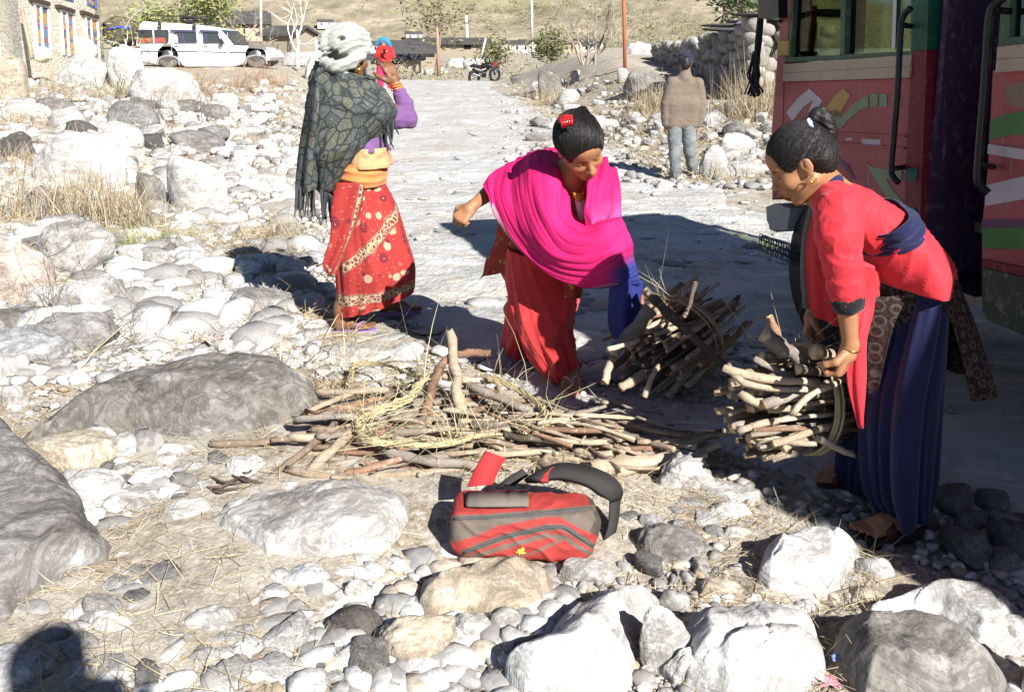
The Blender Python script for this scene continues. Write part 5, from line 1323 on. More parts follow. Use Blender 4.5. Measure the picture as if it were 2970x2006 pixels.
V, Fc = ring_loft([(992, 466, 1116, 474, .145), (988, 490, 1124, 488, .158), (988, 515, 1124, 508, .16), (996, 534, 1118, 533, .150)], LY+.04, 80, 30, lambda th, t: .008*(1-np.abs(np.sin(t*9+.8*np.sin(th*2))))-.004+.003*np.sin(th*6+t*6)); cloth_obj('sash', V, Fc, ORA, lw)
# printed skirt: red with flowers, border bands along hem and wrap edge
t = NT('red_printed_cotton'); uv = t.attr(); sx = t.n.new('ShaderNodeSeparateColor'); t.link(uv, sx.inputs[0]); bandm = sx.outputs['Blue']
vf = t.voro(15, 'F1', co=uv, rand=.8); vcol = t.voro(15, 'F1', co=uv, rand=.8, out='Color'); vs_ = t.voro(60, 'F1', co=uv); vb = t.voro(52, 'DISTANCE_TO_EDGE', co=uv); nz = t.noise(70, 2, co=uv)
red = t.mix(t.noise(9, 3), (.28, .026, .025), (.36, .045, .036))
fl = t.math('ADD', vf, t.math('MULTIPLY', nz, .12))
c = t.mix(t.ramp(fl, [(.38, .9), (.44, 0)]), red, t.mix(t.ramp(vcol, [(.5, 0), (.55, 1)]), (.15, .02, .03), (.48, .34, .23)))
c = t.mix(t.ramp(vf, [(.07, 1), (.1, 0)]), c, (.42, .2, .06)); c = t.mix(t.ramp(vs_, [(.14, .5), (.2, 0)]), c, (.55, .36, .26))
bc = t.mix(t.ramp(vb, [(.05, 1), (.16, 0)]), (.17, .05, .05), (.42, .33, .2)); bc = t.mix(t.ramp(vs_, [(.2, .7), (.26, 0)]), bc, (.36, .16, .06))
c = t.mix(t.ramp(bandm, [(.35, 0), (.4, 1)]), c, bc); c = t.mix(t.ramp(bandm, [(.28, 0), (.3, 1), (.37, 1), (.39, 0)]), c, (.10, .03, .03))
SKIRT = t.done(c, .85, t.bump(t.noise(60, 3), .25, .003), .12)
rows = [(972, 520, 1106, 528, .15), (962, 575, 1120, 560, .165), (960, 620, 1142, 612, .175), (966, 690, 1164, 690, .185), (970, 765, 1184, 762, .20), (971, 840, 1186, 815, .185), (972, 912, 1180, 852, .175)]
n_, m_ = 150, 110
V, Fc = ring_loft(rows, LY+.05, n_, m_, fold=nfold(2.0, .030, 12, .6))
u, v = np.meshgrid(np.linspace(0, 1.15, n_), np.linspace(0, .70, m_)); uu, vv = u.ravel(), v.ravel()
def bd(d, w): return sstep(w, w*.8, np.abs(d))
# the hem border, and a slanting border round the wrap seen from the camera side
band = np.maximum(bd(vv-.61, .035), bd(vv-(.47-.62*(uu-.44)), .03)*(uu > .44)*(uu < .86))
cloth_obj('skirt', V, Fc, SKIRT, lw, .004, np.stack([uu, vv, band*.5], 1))
cv = [[(975, 530, LY-.12), (962, 600, LY-.13), (962, 680, LY-.15), (946, 740, LY-.16), (937, 764, LY-.16), (946, 792, LY-.15)], [(1010, 530, LY-.14), (990, 610, LY-.155), (980, 690, LY-.17), (960, 755, LY-.18), (952, 785, LY-.17), (955, 796, LY-.16)],
      [(1045, 535, LY-.14), (1030, 610, LY-.15), (1008, 690, LY-.165), (980, 755, LY-.17), (968, 785, LY-.16), (964, 796, LY-.15)], [(1062, 545, LY-.10), (1046, 620, LY-.12), (1022, 690, LY-.14), (992, 755, LY-.14), (976, 785, LY-.135), (972, 795, LY-.13)]]
V, Fc = sheet([WP(c) for c in cv], 60, 24, lambda u, v: .008*np.sin(v*11+3*u)); uu = np.repeat(np.linspace(0, .13, 24), 60); vv = np.tile(np.linspace(0, .5, 60), 24)
cloth_obj('skirt_end', V, Fc, SKIRT, lw, .005, np.stack([uu, vv, .5*bd(uu-.1, .02)], 1))
PURS = simple('lilac_rubber', (.24, .15, .36), .55)
sandal(lw, nh, nt, PURS, PURS, .024, .047, 'thong', side=1); sandal(lw, fh, ft_, PURS, PURS, .024, .047, 'band', side=-1)
bg_ = NT('beaded_bangle'); bv = bg_.voro(180, 'F1', out='Color'); BANG = bg_.done(bg_.ramp(bv, [(.3, (.55, .02, .02)), (.5, (.75, .25, .02)), (.7, (.75, .5, .2))], 'CONSTANT'), .3, None, .5)
for k in range(3): ring(W(1152-k*3, 258-k*7, LY+.20), (-.3, .0, 1), .030-.001*k, .0055, 'bangle', BANG, lw)
MASK = m_cloth('green_cotton', (.10, .42, .33)); V, Fc = sheet([WP([(1056, 178, LY+.13), (1060, 196, LY+.12), (1057, 212, LY+.11)]), WP([(1068, 178, LY+.16), (1066, 196, LY+.15), (1062, 214, LY+.14)])], 10, 5); cloth_obj('face_mask', V, Fc, MASK, lw)
# ================================================================== walking man
MY = 11.3; gz = float(ground(2.2, MY))
mn = thing('person', 'man in a tan quilted jacket, jeans and navy cap walking away along the road', 'person', (2.2, MY, gz))
HC = W(1987, 187, MY); HB = basis((.05, 1, -.05), (0, 0, 1))
fd = Field(*fields([HC, W(1925, 380, MY), W(2040, 380, MY), W(1955, 540, MY), W(2015, 540, MY)], .2), .013)
head(fd, HC, HB, .98); neck = W(1987, 212, MY); fd.cone(HC, neck, .05, .055, .02)
fd.chain([neck, W(1985, 280, MY+.02), W(1982, 360, MY+.02)], [.055, .07, .07], .04)
for sx_, pts in ((-1, [(1948, 238), (1931, 300), (1931, 362)]), (1, [(2026, 240), (2035, 300), (2024, 362)])):
    P3 = [W(a, b, MY) for a, b in pts]; fd.chain(P3, [.05, .04, .028], .03); hand(fd, P3[2], (.02*sx_, .1, -1), (.9*sx_, -.4, 0), sx_, .98, (.3, .45, .3), (.3, .3))
for P3 in ([W(1962, 370, MY), W(1958, 450, MY), W(1960, 528, MY)], [W(2002, 370, MY), W(2002, 445, MY+.03), W(2010, 495, MY+.14)]): fd.chain(P3, [.06, .045, .038], .02)
sdf_obj(fd, 'body', SK, mn, smooth=1)
fd = Field(HC-.18, HC+.18, .008); hair_cap(fd, HC, HB, .98, .006); sdf_obj(fd, 'hair', HAIR, mn, smooth=1)
fd = Field(HC-.2, HC+.22, .008); fd.ell(W(1987, 178, MY), (.092, .108, .085), None, .02); fd.cone(W(1982, 162, MY), W(2000, 166, MY), .06, .05, .03); fd.ell(W(1987, 208, MY), (.2, .2, .03), None, .01, 'sub'); fd.warp(lambda P: -ridge(P, (.4, 0, 1), .05, .01, 2))
sdf_obj(fd, 'cap', m_cloth('navy_knit', (.016, .016, .036)), mn, smooth=1)
TANJ = m_cloth('tan_quilted_nylon', (.165, .125, .095), .12, .7); 
fd = Field(*fields([W(1918, 200, MY), W(2046, 372, MY)], .2), .0125)
for q in (-.13, -.045, .045, .13): fd.chain([W(1984, 246, MY)+np.array([q, 0, 0]), W(1981, 300, MY)+np.array([q*1.02, 0, 0]), W(1978, 358, MY)+np.array([q*.98, 0, 0])], [.085, .105, .095], .05)
fd.cone(W(1987, 212, MY), W(1986, 225, MY), .075, .10, .02); fd.cone(W(1955, 240, MY), W(2018, 242, MY), .075, .075, .03)
for pts in ([(1950, 240), (1933, 300), (1931, 340), (1932, 358)], [(2024, 242), (2034, 300), (2030, 340), (2025, 358)]): fd.chain([W(a, b, MY-.02) for a, b in pts], [.078, .074, .064, .056], .008)
fd.warp(lambda P: -ridge(P, (.3, .2, 1), .10, .006, 7, 2.4, 8)-.003*ridge(P, (0, 0, 1), .22, 1, 2, .12, 1, 6))
sdf_obj(fd, 'jacket', TANJ, mn, smooth=1)
t = NT('worn_denim'); n1 = t.noise(5, 4); n2 = t.noise(30, 4)
JEAN = t.done(t.mix(t.ramp(n2, [(.4, .5), (.65, 0)]), t.mix(t.ramp(n1, [(.35, 0), (.65, 1)]), (.10, .12, .135), (.25, .26, .255)), (.14, .15, .155)), .85, t.bump(n2, .4, .01))
for k, pts in enumerate(([(1958, 362), (1957, 405), (1957, 450), (1959, 495), (1960, 530)], [(1998, 362), (1999, 405), (2000, 440), (2006, 475), (2010, 498)])):
    fd = Field(*fields([W(a, b, MY) for a, b in pts], .22), .012); yy = (0, 0, 0, 0, 0) if k == 0 else (0, 0, .02, .08, .14)
    fd.chain([W(a, b, MY+d) for (a, b), d in zip(pts, yy)], [.098, .088, .074, .068, .066], .03); fd.warp(lambda P: -ridge(P, (.2, 0, 1), .09, .009, 3+k, 2.6, 9))
    sdf_obj(fd, 'trouser_leg', JEAN, mn, smooth=1)
for a, b, yy, c_ in ((1959, 537, MY, 0), (2010, 512, MY+.16, 1)):
    fd = Field(*fields([W(a, b, yy)], .25), .012)
    if c_ == 0: p0 = W(a, b, yy); p0[2] = gz+.045; fd.chain([p0, p0+np.array([-.01, .16, -.005])], [.052, .045], .02)
    else: p0 = W(a, b-12, yy); fd.chain([p0, W(a+1, b+14, yy-.02)], [.046, .05], .02)
    sdf_obj(fd, 'shoe', simple('dusty_shoe', (.22, .19, .15), .85), mn, smooth=1)
# ================================================================== woman down the road
FY = 27.0; gz = float(ground(-4, FY))
fw = thing('person', 'woman in red with a blue headscarf standing far down the road', 'person', (-4, FY, gz))
HC = W(1112, 126, FY); HB = basis((.05, -1, -.1), (0, 0, 1)); mpx = MP(150, FY)
fd = Field(*fields([HC, W(1085, 140, FY), W(1146, 200, FY), W(1115, 258, FY)], .25), .02)
head(fd, HC, HB, 1.0); fd.chain([HC, W(1114, 140, FY), W(1117, 165, FY), W(1116, 190, FY)], [.05, .09, .13, .14], .04)
for pts in ([(1098, 142), (1094, 165), (1110, 152)], [(1134, 142), (1138, 162), (1120, 150)]): P3 = [W(a, b, FY-.12*(i == 2)) for i, (a, b) in enumerate(pts)]; fd.chain(P3, [.06, .05, .035], .02); fd.ell(P3[2], (.04, .035, .045))
for pts in ([(1107, 195), (1104, 225), (1103, 255)], [(1124, 195), (1127, 225), (1129, 253)]): fd.chain([W(a, b, FY) for a, b in pts], [.1, .06, .045], .02)
sdf_obj(fd, 'body', SK, fw, smooth=1)
FR = m_cloth('scarlet_wool', (.6, .022, .02)); FP = m_cloth('magenta_cotton', (.55, .03, .13))
fd = Field(*fields([W(1090, 135, FY), W(1146, 200, FY)], .2), .02)
fd.chain([W(1115, 142, FY), W(1117, 165, FY), W(1117, 196, FY)], [.13, .19, .2], .05)
for pts in ([(1100, 143), (1095, 162), (1108, 156)], [(1132, 143), (1138, 163), (1124, 154)]): fd.chain([W(a, b, FY-.1*(i == 2)) for i, (a, b) in enumerate(pts)], [.09, .08, .06], .03)
fd.warp(lambda P: -ridge(P, (.4, 0, 1), .12, .02, 5)); sdf_obj(fd, 'tunic', FR, fw, smooth=1)
for k, pts in enumerate(([(1106, 190), (1103, 222), (1106, 252)], [(1125, 190), (1129, 222), (1130, 250)])):
    fd = Field(*fields([W(a, b, FY) for a, b in pts], .25), .02); fd.chain([W(a, b, FY-.02) for a, b in pts], [.14, .12, .075], .04); fd.warp(lambda P: -ridge(P, (1, 0, .1), .1, .018, k)); sdf_obj(fd, 'trouser_leg', FP, fw, smooth=1)
fd = Field(*fields([HC], .55), .02); fd.ell(W(1113, 120, FY+.03), (.17, .17, .13), None, .02); fd.chain([W(1104, 120, FY), W(1092, 131, FY)], [.09, .05], .04); fd.chain([W(1122, 120, FY), W(1131, 132, FY)], [.09, .06], .04); fd.ell(W(1112, 128, FY-.2), (.085, .13, .13), None, .02, 'sub')
sdf_obj(fd, 'headscarf', m_cloth('turquoise_cotton', (.03, .21, .36)), fw, smooth=1)
fd = Field(*fields([HC], .3), .014); fd.ell(HC+np.array([0, .0, .05]), (.092, .115, .06), None, .01); sdf_obj(fd, 'headband', FP, fw, smooth=1)
p_ = MB(); c_ = W(1115, 150, FY-.32); p_.box(c_-np.array([.04, .01, .08]), c_+np.array([.04, .01, .08])); o = p_.build('mobile_phone', simple('black_glass', (.01, .01, .012), .2), None, c_); tag(o, 'dark phone held up by the distant woman in red', 'phone')
# ================================================================== the bus
BA = np.array([1.37, 4.59, 0]); BD = unit([.2566, -.9665, 0]); BN = np.array([.9665, .2566, 0])     # along the side (front to rear); inwards
def S(px, py, off=0):
    r = ray(px, py); A = BA+BN*off
    return CAM+r*(np.dot(A-CAM, BN)/np.dot(r, BN))
def U(u, z, off=0): return BA+BD*u+BN*off+np.array([0, 0, z])
def uof(px, py): return float(np.dot(S(px, py)-BA, BD))
BL, BW, BZ = 5.3, 2.15, 2.42
bgz = float(ground(2.2, 3.5))
bus = thing('bus', 'old red bus with faded white, yellow and green paint swooshes and an open door', 'bus', (2.4, 2.5, bgz))
def m_paint(name, col, dirt=.5, worn=None):
    t = NT(name); n = t.noise(3, 6, .6); n2 = t.noise(24, 5, .65); n3 = t.noise(5, 5, .7)
    c = t.mix(t.ramp(n, [(.3, .5), (.7, 0)]), col, t.mix(1.0, col, (.6, .55, .52), 'MULTIPLY'))
    c = t.mix(t.ramp(n2, [(.55, 0), (.72, min(1, dirt*1.6))]), c, (.30, .25, .21)); sc_ = t.noise(1, 4, .7, co=t.map((60, 60, 5))); c = t.mix(t.ramp(sc_, [(.62, 0), (.70, .45)]), c, (.42, .38, .35))
    if worn: c = t.mix(t.ramp(n3, [(.62, 0), (.66, 1)]), c, worn)
    return t.done(c, t.ramp(n2, [(.3, .45), (.7, .7)]), t.bump(n2, .2, .003), .4)
P_RED = m_paint('faded_red_paint', (.46, .10, .10), .3); P_CRIM = m_paint('crimson_paint', (.20, .01, .025), .2); P_GRN = m_paint('dull_green_paint', (.07, .13, .07), .3)
P_CREAM = m_paint('cream_paint', (.52, .41, .28), .4); P_DGRN = m_paint('dark_green_paint', (.012, .10, .05), .2); P_LG = m_paint('leaf_green_paint', (.07, .22, .05), .2); P_WHT = m_paint('off_white_paint', (.62, .55, .54), .3)
P_YEL = m_paint('ochre_paint', (.6, .36, .08), .3); P_SAGE = m_paint('sage_paint', (.25, .34, .19), .3); P_TEAL = m_paint('teal_paint', (.008, .13, .09), .2); P_PURP = m_paint('dark_purple_paint', (.055, .025, .075), .3); P_TANF = m_paint('tan_paint', (.28, .19, .12), .4)
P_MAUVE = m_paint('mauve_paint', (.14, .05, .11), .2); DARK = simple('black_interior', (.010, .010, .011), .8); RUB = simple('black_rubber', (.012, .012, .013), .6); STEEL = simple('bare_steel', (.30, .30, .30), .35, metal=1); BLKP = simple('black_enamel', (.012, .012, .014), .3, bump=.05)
def slab(name, poly, mat, th=.04, off=0, par=bus):
    m = MB(); m.prism([S(x, y, off) for x, y in poly], BN*th); return m.build(name, mat, par)
def uslab(name, poly, mat, th=.04, off=0, par=bus):
    m = MB(); m.prism([U(u, z, off) for u, z in poly], BN*th); return m.build(name, mat, par)
u1 = uof(2646, 400); ud0 = uof(2690, 400); ud1 = uof(2862, 520); uf = uof(2256, 220)
zb = S(2848, 925)[2]; zsill = S(2300, 162)[2]
# front quarter: lower panel with a wheel arch cut out
arc = [(2258+0, 575), (2292, 560), (2330, 520), (2370, 497), (2410, 492), (2440, 508), (2470, 560), (2490, 640)]
fp = slab('side_panel', [(2262, 238), (2640, 226), (2628, 640)]+arc[::-1]+[(2240, 575)], P_RED, .05)
slab('trim_band', [(2272, 187), (2643, 159), (2641, 192), (2271, 212)], P_CREAM, .03, -.022); slab('trim_band', [(2271, 213), (2641, 193), (2636, 226), (2270, 237)], P_CREAM, .03, -.026)
slab('trim_molding', [(2412, 383), (2624, 394), (2624, 399), (2412, 388)], P_RED, .03, -.014); slab('trim_molding', [(2408, 412), (2622, 428), (2622, 434), (2408, 418)], P_RED, .03, -.014)
slab('paint_chip', [(2498, 402), (2552, 406), (2556, 424), (2500, 418)], P_WHT, .004, -.003); slab('paint_chip', [(2452, 402), (2470, 400), (2474, 405), (2455, 408)], P_WHT, .004, -.003)
slab('corner_post', [(2270, -30), (2298, -30), (2272, 240), (2268, 500), (2240, 580), (2238, 380)], P_RED, .12, -.004)
slab('marker_lamp', [(2256, 120), (2287, 119), (2284, 161), (2254, 163)], P_YEL, .03, -.022)
# painted swooshes
def paint(name, poly, mat): return slab(name, poly, mat, .005, -.0035)
paint('paint_chevron', [(2281, 327), (2312, 287), (2347, 258), (2384, 290), (2362, 345), (2340, 342), (2357, 292), (2330, 310), (2298, 353)], P_WHT)
paint('paint_swoosh', [(2392, 320), (2420, 280), (2446, 257), (2466, 278), (2440, 320), (2434, 342), (2416, 338), (2418, 318), (2404, 326)], P_YEL)
paint('paint_swoosh', [(2432, 318), (2440, 342), (2470, 306), (2508, 282), (2518, 279), (2518, 310), (2490, 322), (2458, 350), (2440, 374), (2410, 358), (2416, 322)], P_SAGE)
for a, b in ((2523, 2545), (2551, 2572), (2590, 2612)): paint('paint_mark', [(a, 274), (b, 273), (b, 309), (a, 310)], P_SAGE)
paint('paint_arrow', [(2511, 471), (2530, 485), (2580, 494), (2616, 494), (2614, 520), (2570, 518), (2584, 545), (2618, 585), (2618, 612), (2572, 570), (2540, 525)], P_SAGE)
paint('paint_arc', [(2400, 452), (2432, 458), (2460, 480), (2478, 515), (2472, 518), (2452, 488), (2428, 467), (2400, 460)], P_MAUVE)
slab('panel_joint', [(2268, 236), (2638, 225), (2638, 228), (2268, 240)], DARK if False else P_CRIM, .004, -.003)
# windows of the front quarter
P_FR = P_GRN
fr = slab('window_frame', [(2276, 168), (2645, 148), (2644, 160), (2274, 182)], P_FR, .05, -.012)
slab('window_frame', [(2296, -40), (2304, -40), (2292, 170), (2284, 170)], P_FR, .05, -.012); slab('window_frame', [(2440, -40), (2454, -40), (2448, 162), (2436, 163)], P_FR, .05, -.012); slab('window_frame', [(2643, -40), (2650, -40), (2647, 150), (2640, 150)], P_FR, .05, -.012)
slab('window_rubber', [(2304, -40), (2332, -40), (2322, 166), (2292, 168)], RUB, .03, .02); slab('window_rubber', [(2456, -40), (2498, -40), (2490, 152), (2450, 156)], RUB, .03, .02); slab('window_post', [(2592, -40), (2602, -40), (2596, 142), (2586, 142)], STEEL, .02, .0)
t = NT('tinted_glass'); tb = t.n.new('ShaderNodeBsdfTransparent'); tb.inputs[0].default_value = (.55, .60, .47, 1); gb = t.n.new('ShaderNodeBsdfGlossy'); gb.inputs['Roughness'].default_value = .03; mx = t.n.new('ShaderNodeMixShader'); mx.inputs[0].default_value = .06
t.link(tb.outputs[0], mx.inputs[1]); t.link(gb.outputs[0], mx.inputs[2]); t.link(mx.outputs[0], t.out.inputs['Surface']); GLASS = t.m
slab('window_pane', [(2304, -40), (2450, -40), (2446, 164), (2290, 168)], GLASS, .006, .012); slab('window_pane', [(2452, -40), (2645, -40), (2642, 150), (2448, 160)], GLASS, .006, .016)
# pillar and door
slab('door_pillar', [(2648, -40), (2694, -40), (2688, 146), (2645, 148)], P_DGRN, .10, -.018)
slab('door_pillar', [(2645, 149), (2688, 147), (2668, 640), (2660, 860), (2620, 860), (2626, 490)], P_CRIM, .10, -.018)
slab('paint_mark', [(2627, 488), (2660, 488), (2658, 526), (2624, 526)], P_TEAL, .004, -.0225); slab('paint_mark', [(2624, 600), (2655, 600), (2652, 640), (2620, 640)], P_TEAL, .004, -.0225)
uslab('door_edge', [(ud0, .45), (ud0+.03, .45), (ud0+.03, BZ-.1), (ud0, BZ-.1)], P_PURP, .3, .02)
dl = uslab('door_leaf', [(ud0+.03, .50), (ud1+.02, .50), (ud1+.02, S(2760, 215)[2]), (ud0+.03, S(2760, 215)[2])], P_PURP, .04, .30)
uslab('door_step', [(ud0, .46), (ud1, .46), (ud1, .50), (ud0, .50)], STEEL, .32, .0); uslab('door_step', [(ud0, .68), (ud1, .68), (ud1, .72), (ud0, .72)], simple('worn_plank', (.16, .12, .09), .85), .3, .24)
# rear quarter
slab('side_panel', [(2880, 205), (3060, 196), (3060, 1010), (2850, 780), (2848, 700), (2850, 640), (2866, 480)], P_RED, .05)
slab('side_skirt', [(2847, 776), (3060, 824), (3060, 1010), (2849, 922)], m_paint('muddy_green_paint', (.055, .075, .045), .6), .06, -.012)
slab('trim_band', [(2892, 137), (3060, 118), (3060, 160), (2890, 173)], P_CREAM, .03, -.022); slab('trim_band', [(2890, 174), (3060, 161), (3060, 198), (2886, 211)], P_CREAM, .03, -.026)
paint('paint_patch', [(2912, 250), (2940, 242), (3060, 230), (3060, 320), (2948, 312), (2920, 292)], P_TANF); paint('paint_swoosh', [(2872, 348), (2920, 330), (3060, 310), (3060, 390), (2930, 392), (2868, 406)], P_LG)
slab('trim_band', [(2866, 418), (3060, 446), (3060, 480), (2864, 446)], P_WHT, .02, -.012)
paint('paint_swoosh', [(2857, 538), (2970, 511), (3060, 495), (3060, 575), (2970, 578), (2857, 598)], P_WHT); paint('paint_stripe', [(2848, 634), (3060, 640), (3060, 655), (2846, 662)], P_MAUVE); paint('paint_swoosh', [(2846, 663), (3060, 655), (3060, 725), (2852, 720)], P_LG)
slab('trim_molding', [(2848, 752), (3060, 795), (3060, 820), (2848, 774)], P_CRIM, .03, -.018)
slab('window_frame', [(2898, 112), (3060, 98), (3060, 118), (2893, 136)], P_FR, .05, -.012); slab('window_frame', [(2908, -40), (2932, -40), (2926, 112), (2896, 114)], P_FR, .05, -.012); slab('window_rubber', [(2934, -40), (2964, -40), (2958, 108), (2926, 110)], RUB, .03, .02)
slab('window_pane', [(2932, -40), (3060, -40), (3060, 104), (2926, 112)], GLASS, .006, .012)
ur = uof(3060, 500)
uslab('rear_side', [(ur, zb), (BL, zb), (BL, 1.40), (ur, 1.40)], P_RED, .05); uslab('rear_side', [(ur+.9, 1.40), (ur+1.05, 1.40), (ur+1.05, 2.2), (ur+.9, 2.2)], P_GRN, .05); uslab('rear_side', [(BL-.2, 1.40), (BL, 1.40), (BL, 2.2), (BL-.2, 2.2)], P_GRN, .05)
uslab('roof_rail', [(uf, 2.12), (BL, 2.12), (BL, BZ), (uf, BZ)], P_RED, .05, 0)
# shell: roof, floor, far side with windows, front and rear
def ubox(name, u0, u1_, z0, z1, o0, o1, mat):
    m = MB(); m.prism([U(u0, z0, o0), U(u1_, z0, o0), U(u1_, z1, o0), U(u0, z1, o0)], BN*(o1-o0)); return m.build(name, mat, bus)
rf = ubox('roof', uf-.05, BL+.03, BZ, BZ+.09, -.03, BW+.03, P_CREAM); add_mod(rf, 'BEVEL', width=.05, segments=3)
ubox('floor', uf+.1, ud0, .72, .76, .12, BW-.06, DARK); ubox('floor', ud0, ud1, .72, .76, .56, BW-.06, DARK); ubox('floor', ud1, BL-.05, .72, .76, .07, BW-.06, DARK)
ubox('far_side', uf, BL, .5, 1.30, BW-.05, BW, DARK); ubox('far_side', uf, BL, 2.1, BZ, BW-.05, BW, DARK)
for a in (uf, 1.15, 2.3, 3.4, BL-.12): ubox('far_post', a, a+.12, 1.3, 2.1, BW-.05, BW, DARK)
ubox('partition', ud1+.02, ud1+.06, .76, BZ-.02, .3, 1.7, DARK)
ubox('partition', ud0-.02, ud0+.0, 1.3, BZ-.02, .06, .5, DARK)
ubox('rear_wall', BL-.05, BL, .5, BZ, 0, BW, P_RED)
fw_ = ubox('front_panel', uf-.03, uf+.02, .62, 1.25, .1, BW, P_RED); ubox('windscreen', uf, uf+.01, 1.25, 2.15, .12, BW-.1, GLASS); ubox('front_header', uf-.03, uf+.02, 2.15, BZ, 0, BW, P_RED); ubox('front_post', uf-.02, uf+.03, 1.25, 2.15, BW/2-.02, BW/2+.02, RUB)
bp_ = ubox('bumper', uf-.12, uf-.04, .44, .58, .06, BW, simple('grey_bumper', (.26, .26, .25), .6)); add_mod(bp_, 'BEVEL', width=.02, segments=2)
m = MB(); m.prism([S(x, y, .03) for x, y in [(2222, 600), (2248, 590), (2292, 605), (2282, 668), (2238, 668), (2224, 640)]], BN*.10); m.build('bumper_end', simple('grey_plastic', (.36, .36, .34), .7), bus)
for uu in (uof(2390, 620), BL-.9):
    wc = U(uu, bgz+.40, .17); a_ = BN
    m = MB(); V, Fc = tube_geo([wc-BN*.11, wc-BN*.09, wc+BN*.09, wc+BN*.11], [.36, .40, .40, .36], 40); m.add(V, Fc); wh = m.build('wheel', RUB, bus, smooth=True)
    m = MB(); V, Fc = tube_geo([wc-BN*.13, wc-BN*.10], [.20, .22], 30); m.add(V, Fc); m.build('rim', STEEL, wh, smooth=True)
    wc = U(uu, bgz+.40, BW-.17); m = MB(); V, Fc = tube_geo([wc-BN*.11, wc-BN*.09, wc+BN*.09, wc+BN*.11], [.36, .40, .40, .36], 40); m.add(V, Fc); m.build('wheel', RUB, bus, smooth=True)
ubox('wheel_well', uof(2300, 600), uof(2490, 600), .45, .95, .45, .5, DARK); ubox('underbody', uf+.1, BL-.1, .45, .70, .5, BW-.5, DARK)
# chain fringe under the bumper
m = MB()
for k in range(26):
    p0 = U(uf-.1+k*.024, .43, .01); 
    for j in range(3):
        q = p0-np.array([0, 0, .02+j*.03]); ax_ = np.cross(BN, [0, 0, 1]); th = np.linspace(0, 2*math.pi, 9)[:-1]
        ring_p = q+np.outer(np.cos(th)*.011, ax_ if (j+k) % 2 else BN)+np.outer(np.sin(th)*.018, [0, 0, 1]); V, Fc = tube_geo(np.vstack([ring_p, ring_p[:1]]), .0028, 5, False); m.add(V, Fc)
m.build('chain_fringe', BLKP, bus, smooth=True)
# hand rails
def rail(pts, off=-.075, r=.016):
    P = curve_pts([S(x, y, o) for x, y, o in pts], 40); V, Fc = tube_geo(P, r, 12); return mesh_obj('hand_rail', V, Fc, BLKP, bus)
rail([(2642, 24, -.07), (2620, 48, -.075), (2612, 90, -.08), (2604, 250, -.08), (2592, 400, -.08), (2585, 490, -.08), (2590, 512, -.08), (2606, 530, -.075)], r=.0125)
for x, y, x2, y2 in ((2612, 72, 2648, 78), (2588, 490, 2626, 484)): V, Fc = tube_geo([S(x, y, -.08), S(x2, y2, -.01)], .0105, 10); mesh_obj('rail_bracket', V, Fc, BLKP, bus)
rail([(2912, -6, -.09), (2880, 20, -.10), (2868, 70, -.10), (2856, 250, -.10), (2842, 420, -.10), (2836, 520, -.10), (2850, 545, -.09), (2866, 560, -.08)], r=.0145)
for x, y, x2, y2 in ((2868, 28, 2930, 34), (2846, 478, 2880, 484)): V, Fc = tube_geo([S(x, y, -.10), S(x2, y2, -.01)], .012, 10); mesh_obj('rail_bracket', V, Fc, BLKP, bus)
# things seen through the front window
slab('red_sticker', [(2328, 20), (2368, 16), (2366, 70), (2346, 76), (2326, 78)], simple('red_sticker_film', (.36, .012, .02), .5), .004, .03)
m = MB()
for st in ([(2332, 34), (2341, 28), (2343, 38), (2334, 46), (2344, 50), (2338, 60), (2330, 58)], [(2350, 30), (2350, 62)], [(2345, 30), (2358, 28)]):
    V, Fc = tube_geo(curve_pts([S(x, y, .026) for x, y in st], 14), .0042, 6); m.add(V, Fc)
m.build('sticker_lettering', P_WHT, bus)
slab('curtain', [(2328, 80), (2362, 66), (2360, 164), (2326, 166)], m_cloth('maroon_curtain', (.12, .03, .025)), .02, .06)
V, Fc = tube_geo([S(2318, 36, .10), S(2440, 40, .10)], .020, 10); mesh_obj('grab_bar', V, Fc, simple('teal_pipe', (.03, .09, .085), .4), bus)
# mirror with a black tassel hanging from it
mr = MB(); mr.prism([S(x, y, -.16) for x, y in [(2196, -70), (2256, -76), (2258, 52), (2240, 58), (2200, 54)]], BN*.05); mr.build('side_mirror', BLKP, bus); V, Fc = tube_geo([S(2228, 30, -.13), S(2270, 66, .02)], .014, 8); mesh_obj('mirror_arm', V, Fc, RUB, bus)
m = MB(); r_ = np.random.default_rng(4)
V, Fc = tube_geo([S(2206, 50, -.14), S(2200, 120, -.14), S(2192, 200, -.14)], [.017, .019, .014], 8); m.add(V, Fc)
for k in range(40):
    V, Fc = tube_geo(curve_pts([S(2192+r_.normal()*4, 150, -.14+r_.normal()*.01), S(2190+r_.normal()*8, 220, -.14+r_.normal()*.015), S(2188+r_.normal()*11, 270+r_.uniform(-8, 14), -.14+r_.normal()*.02)], 5), .0045, 5); m.add(V, Fc)
o = m.build('tassel', BLACKC, None, S(2206, 50, -.14)); tag(o, 'long black yak hair tassel hanging from the bus mirror', 'tassel')
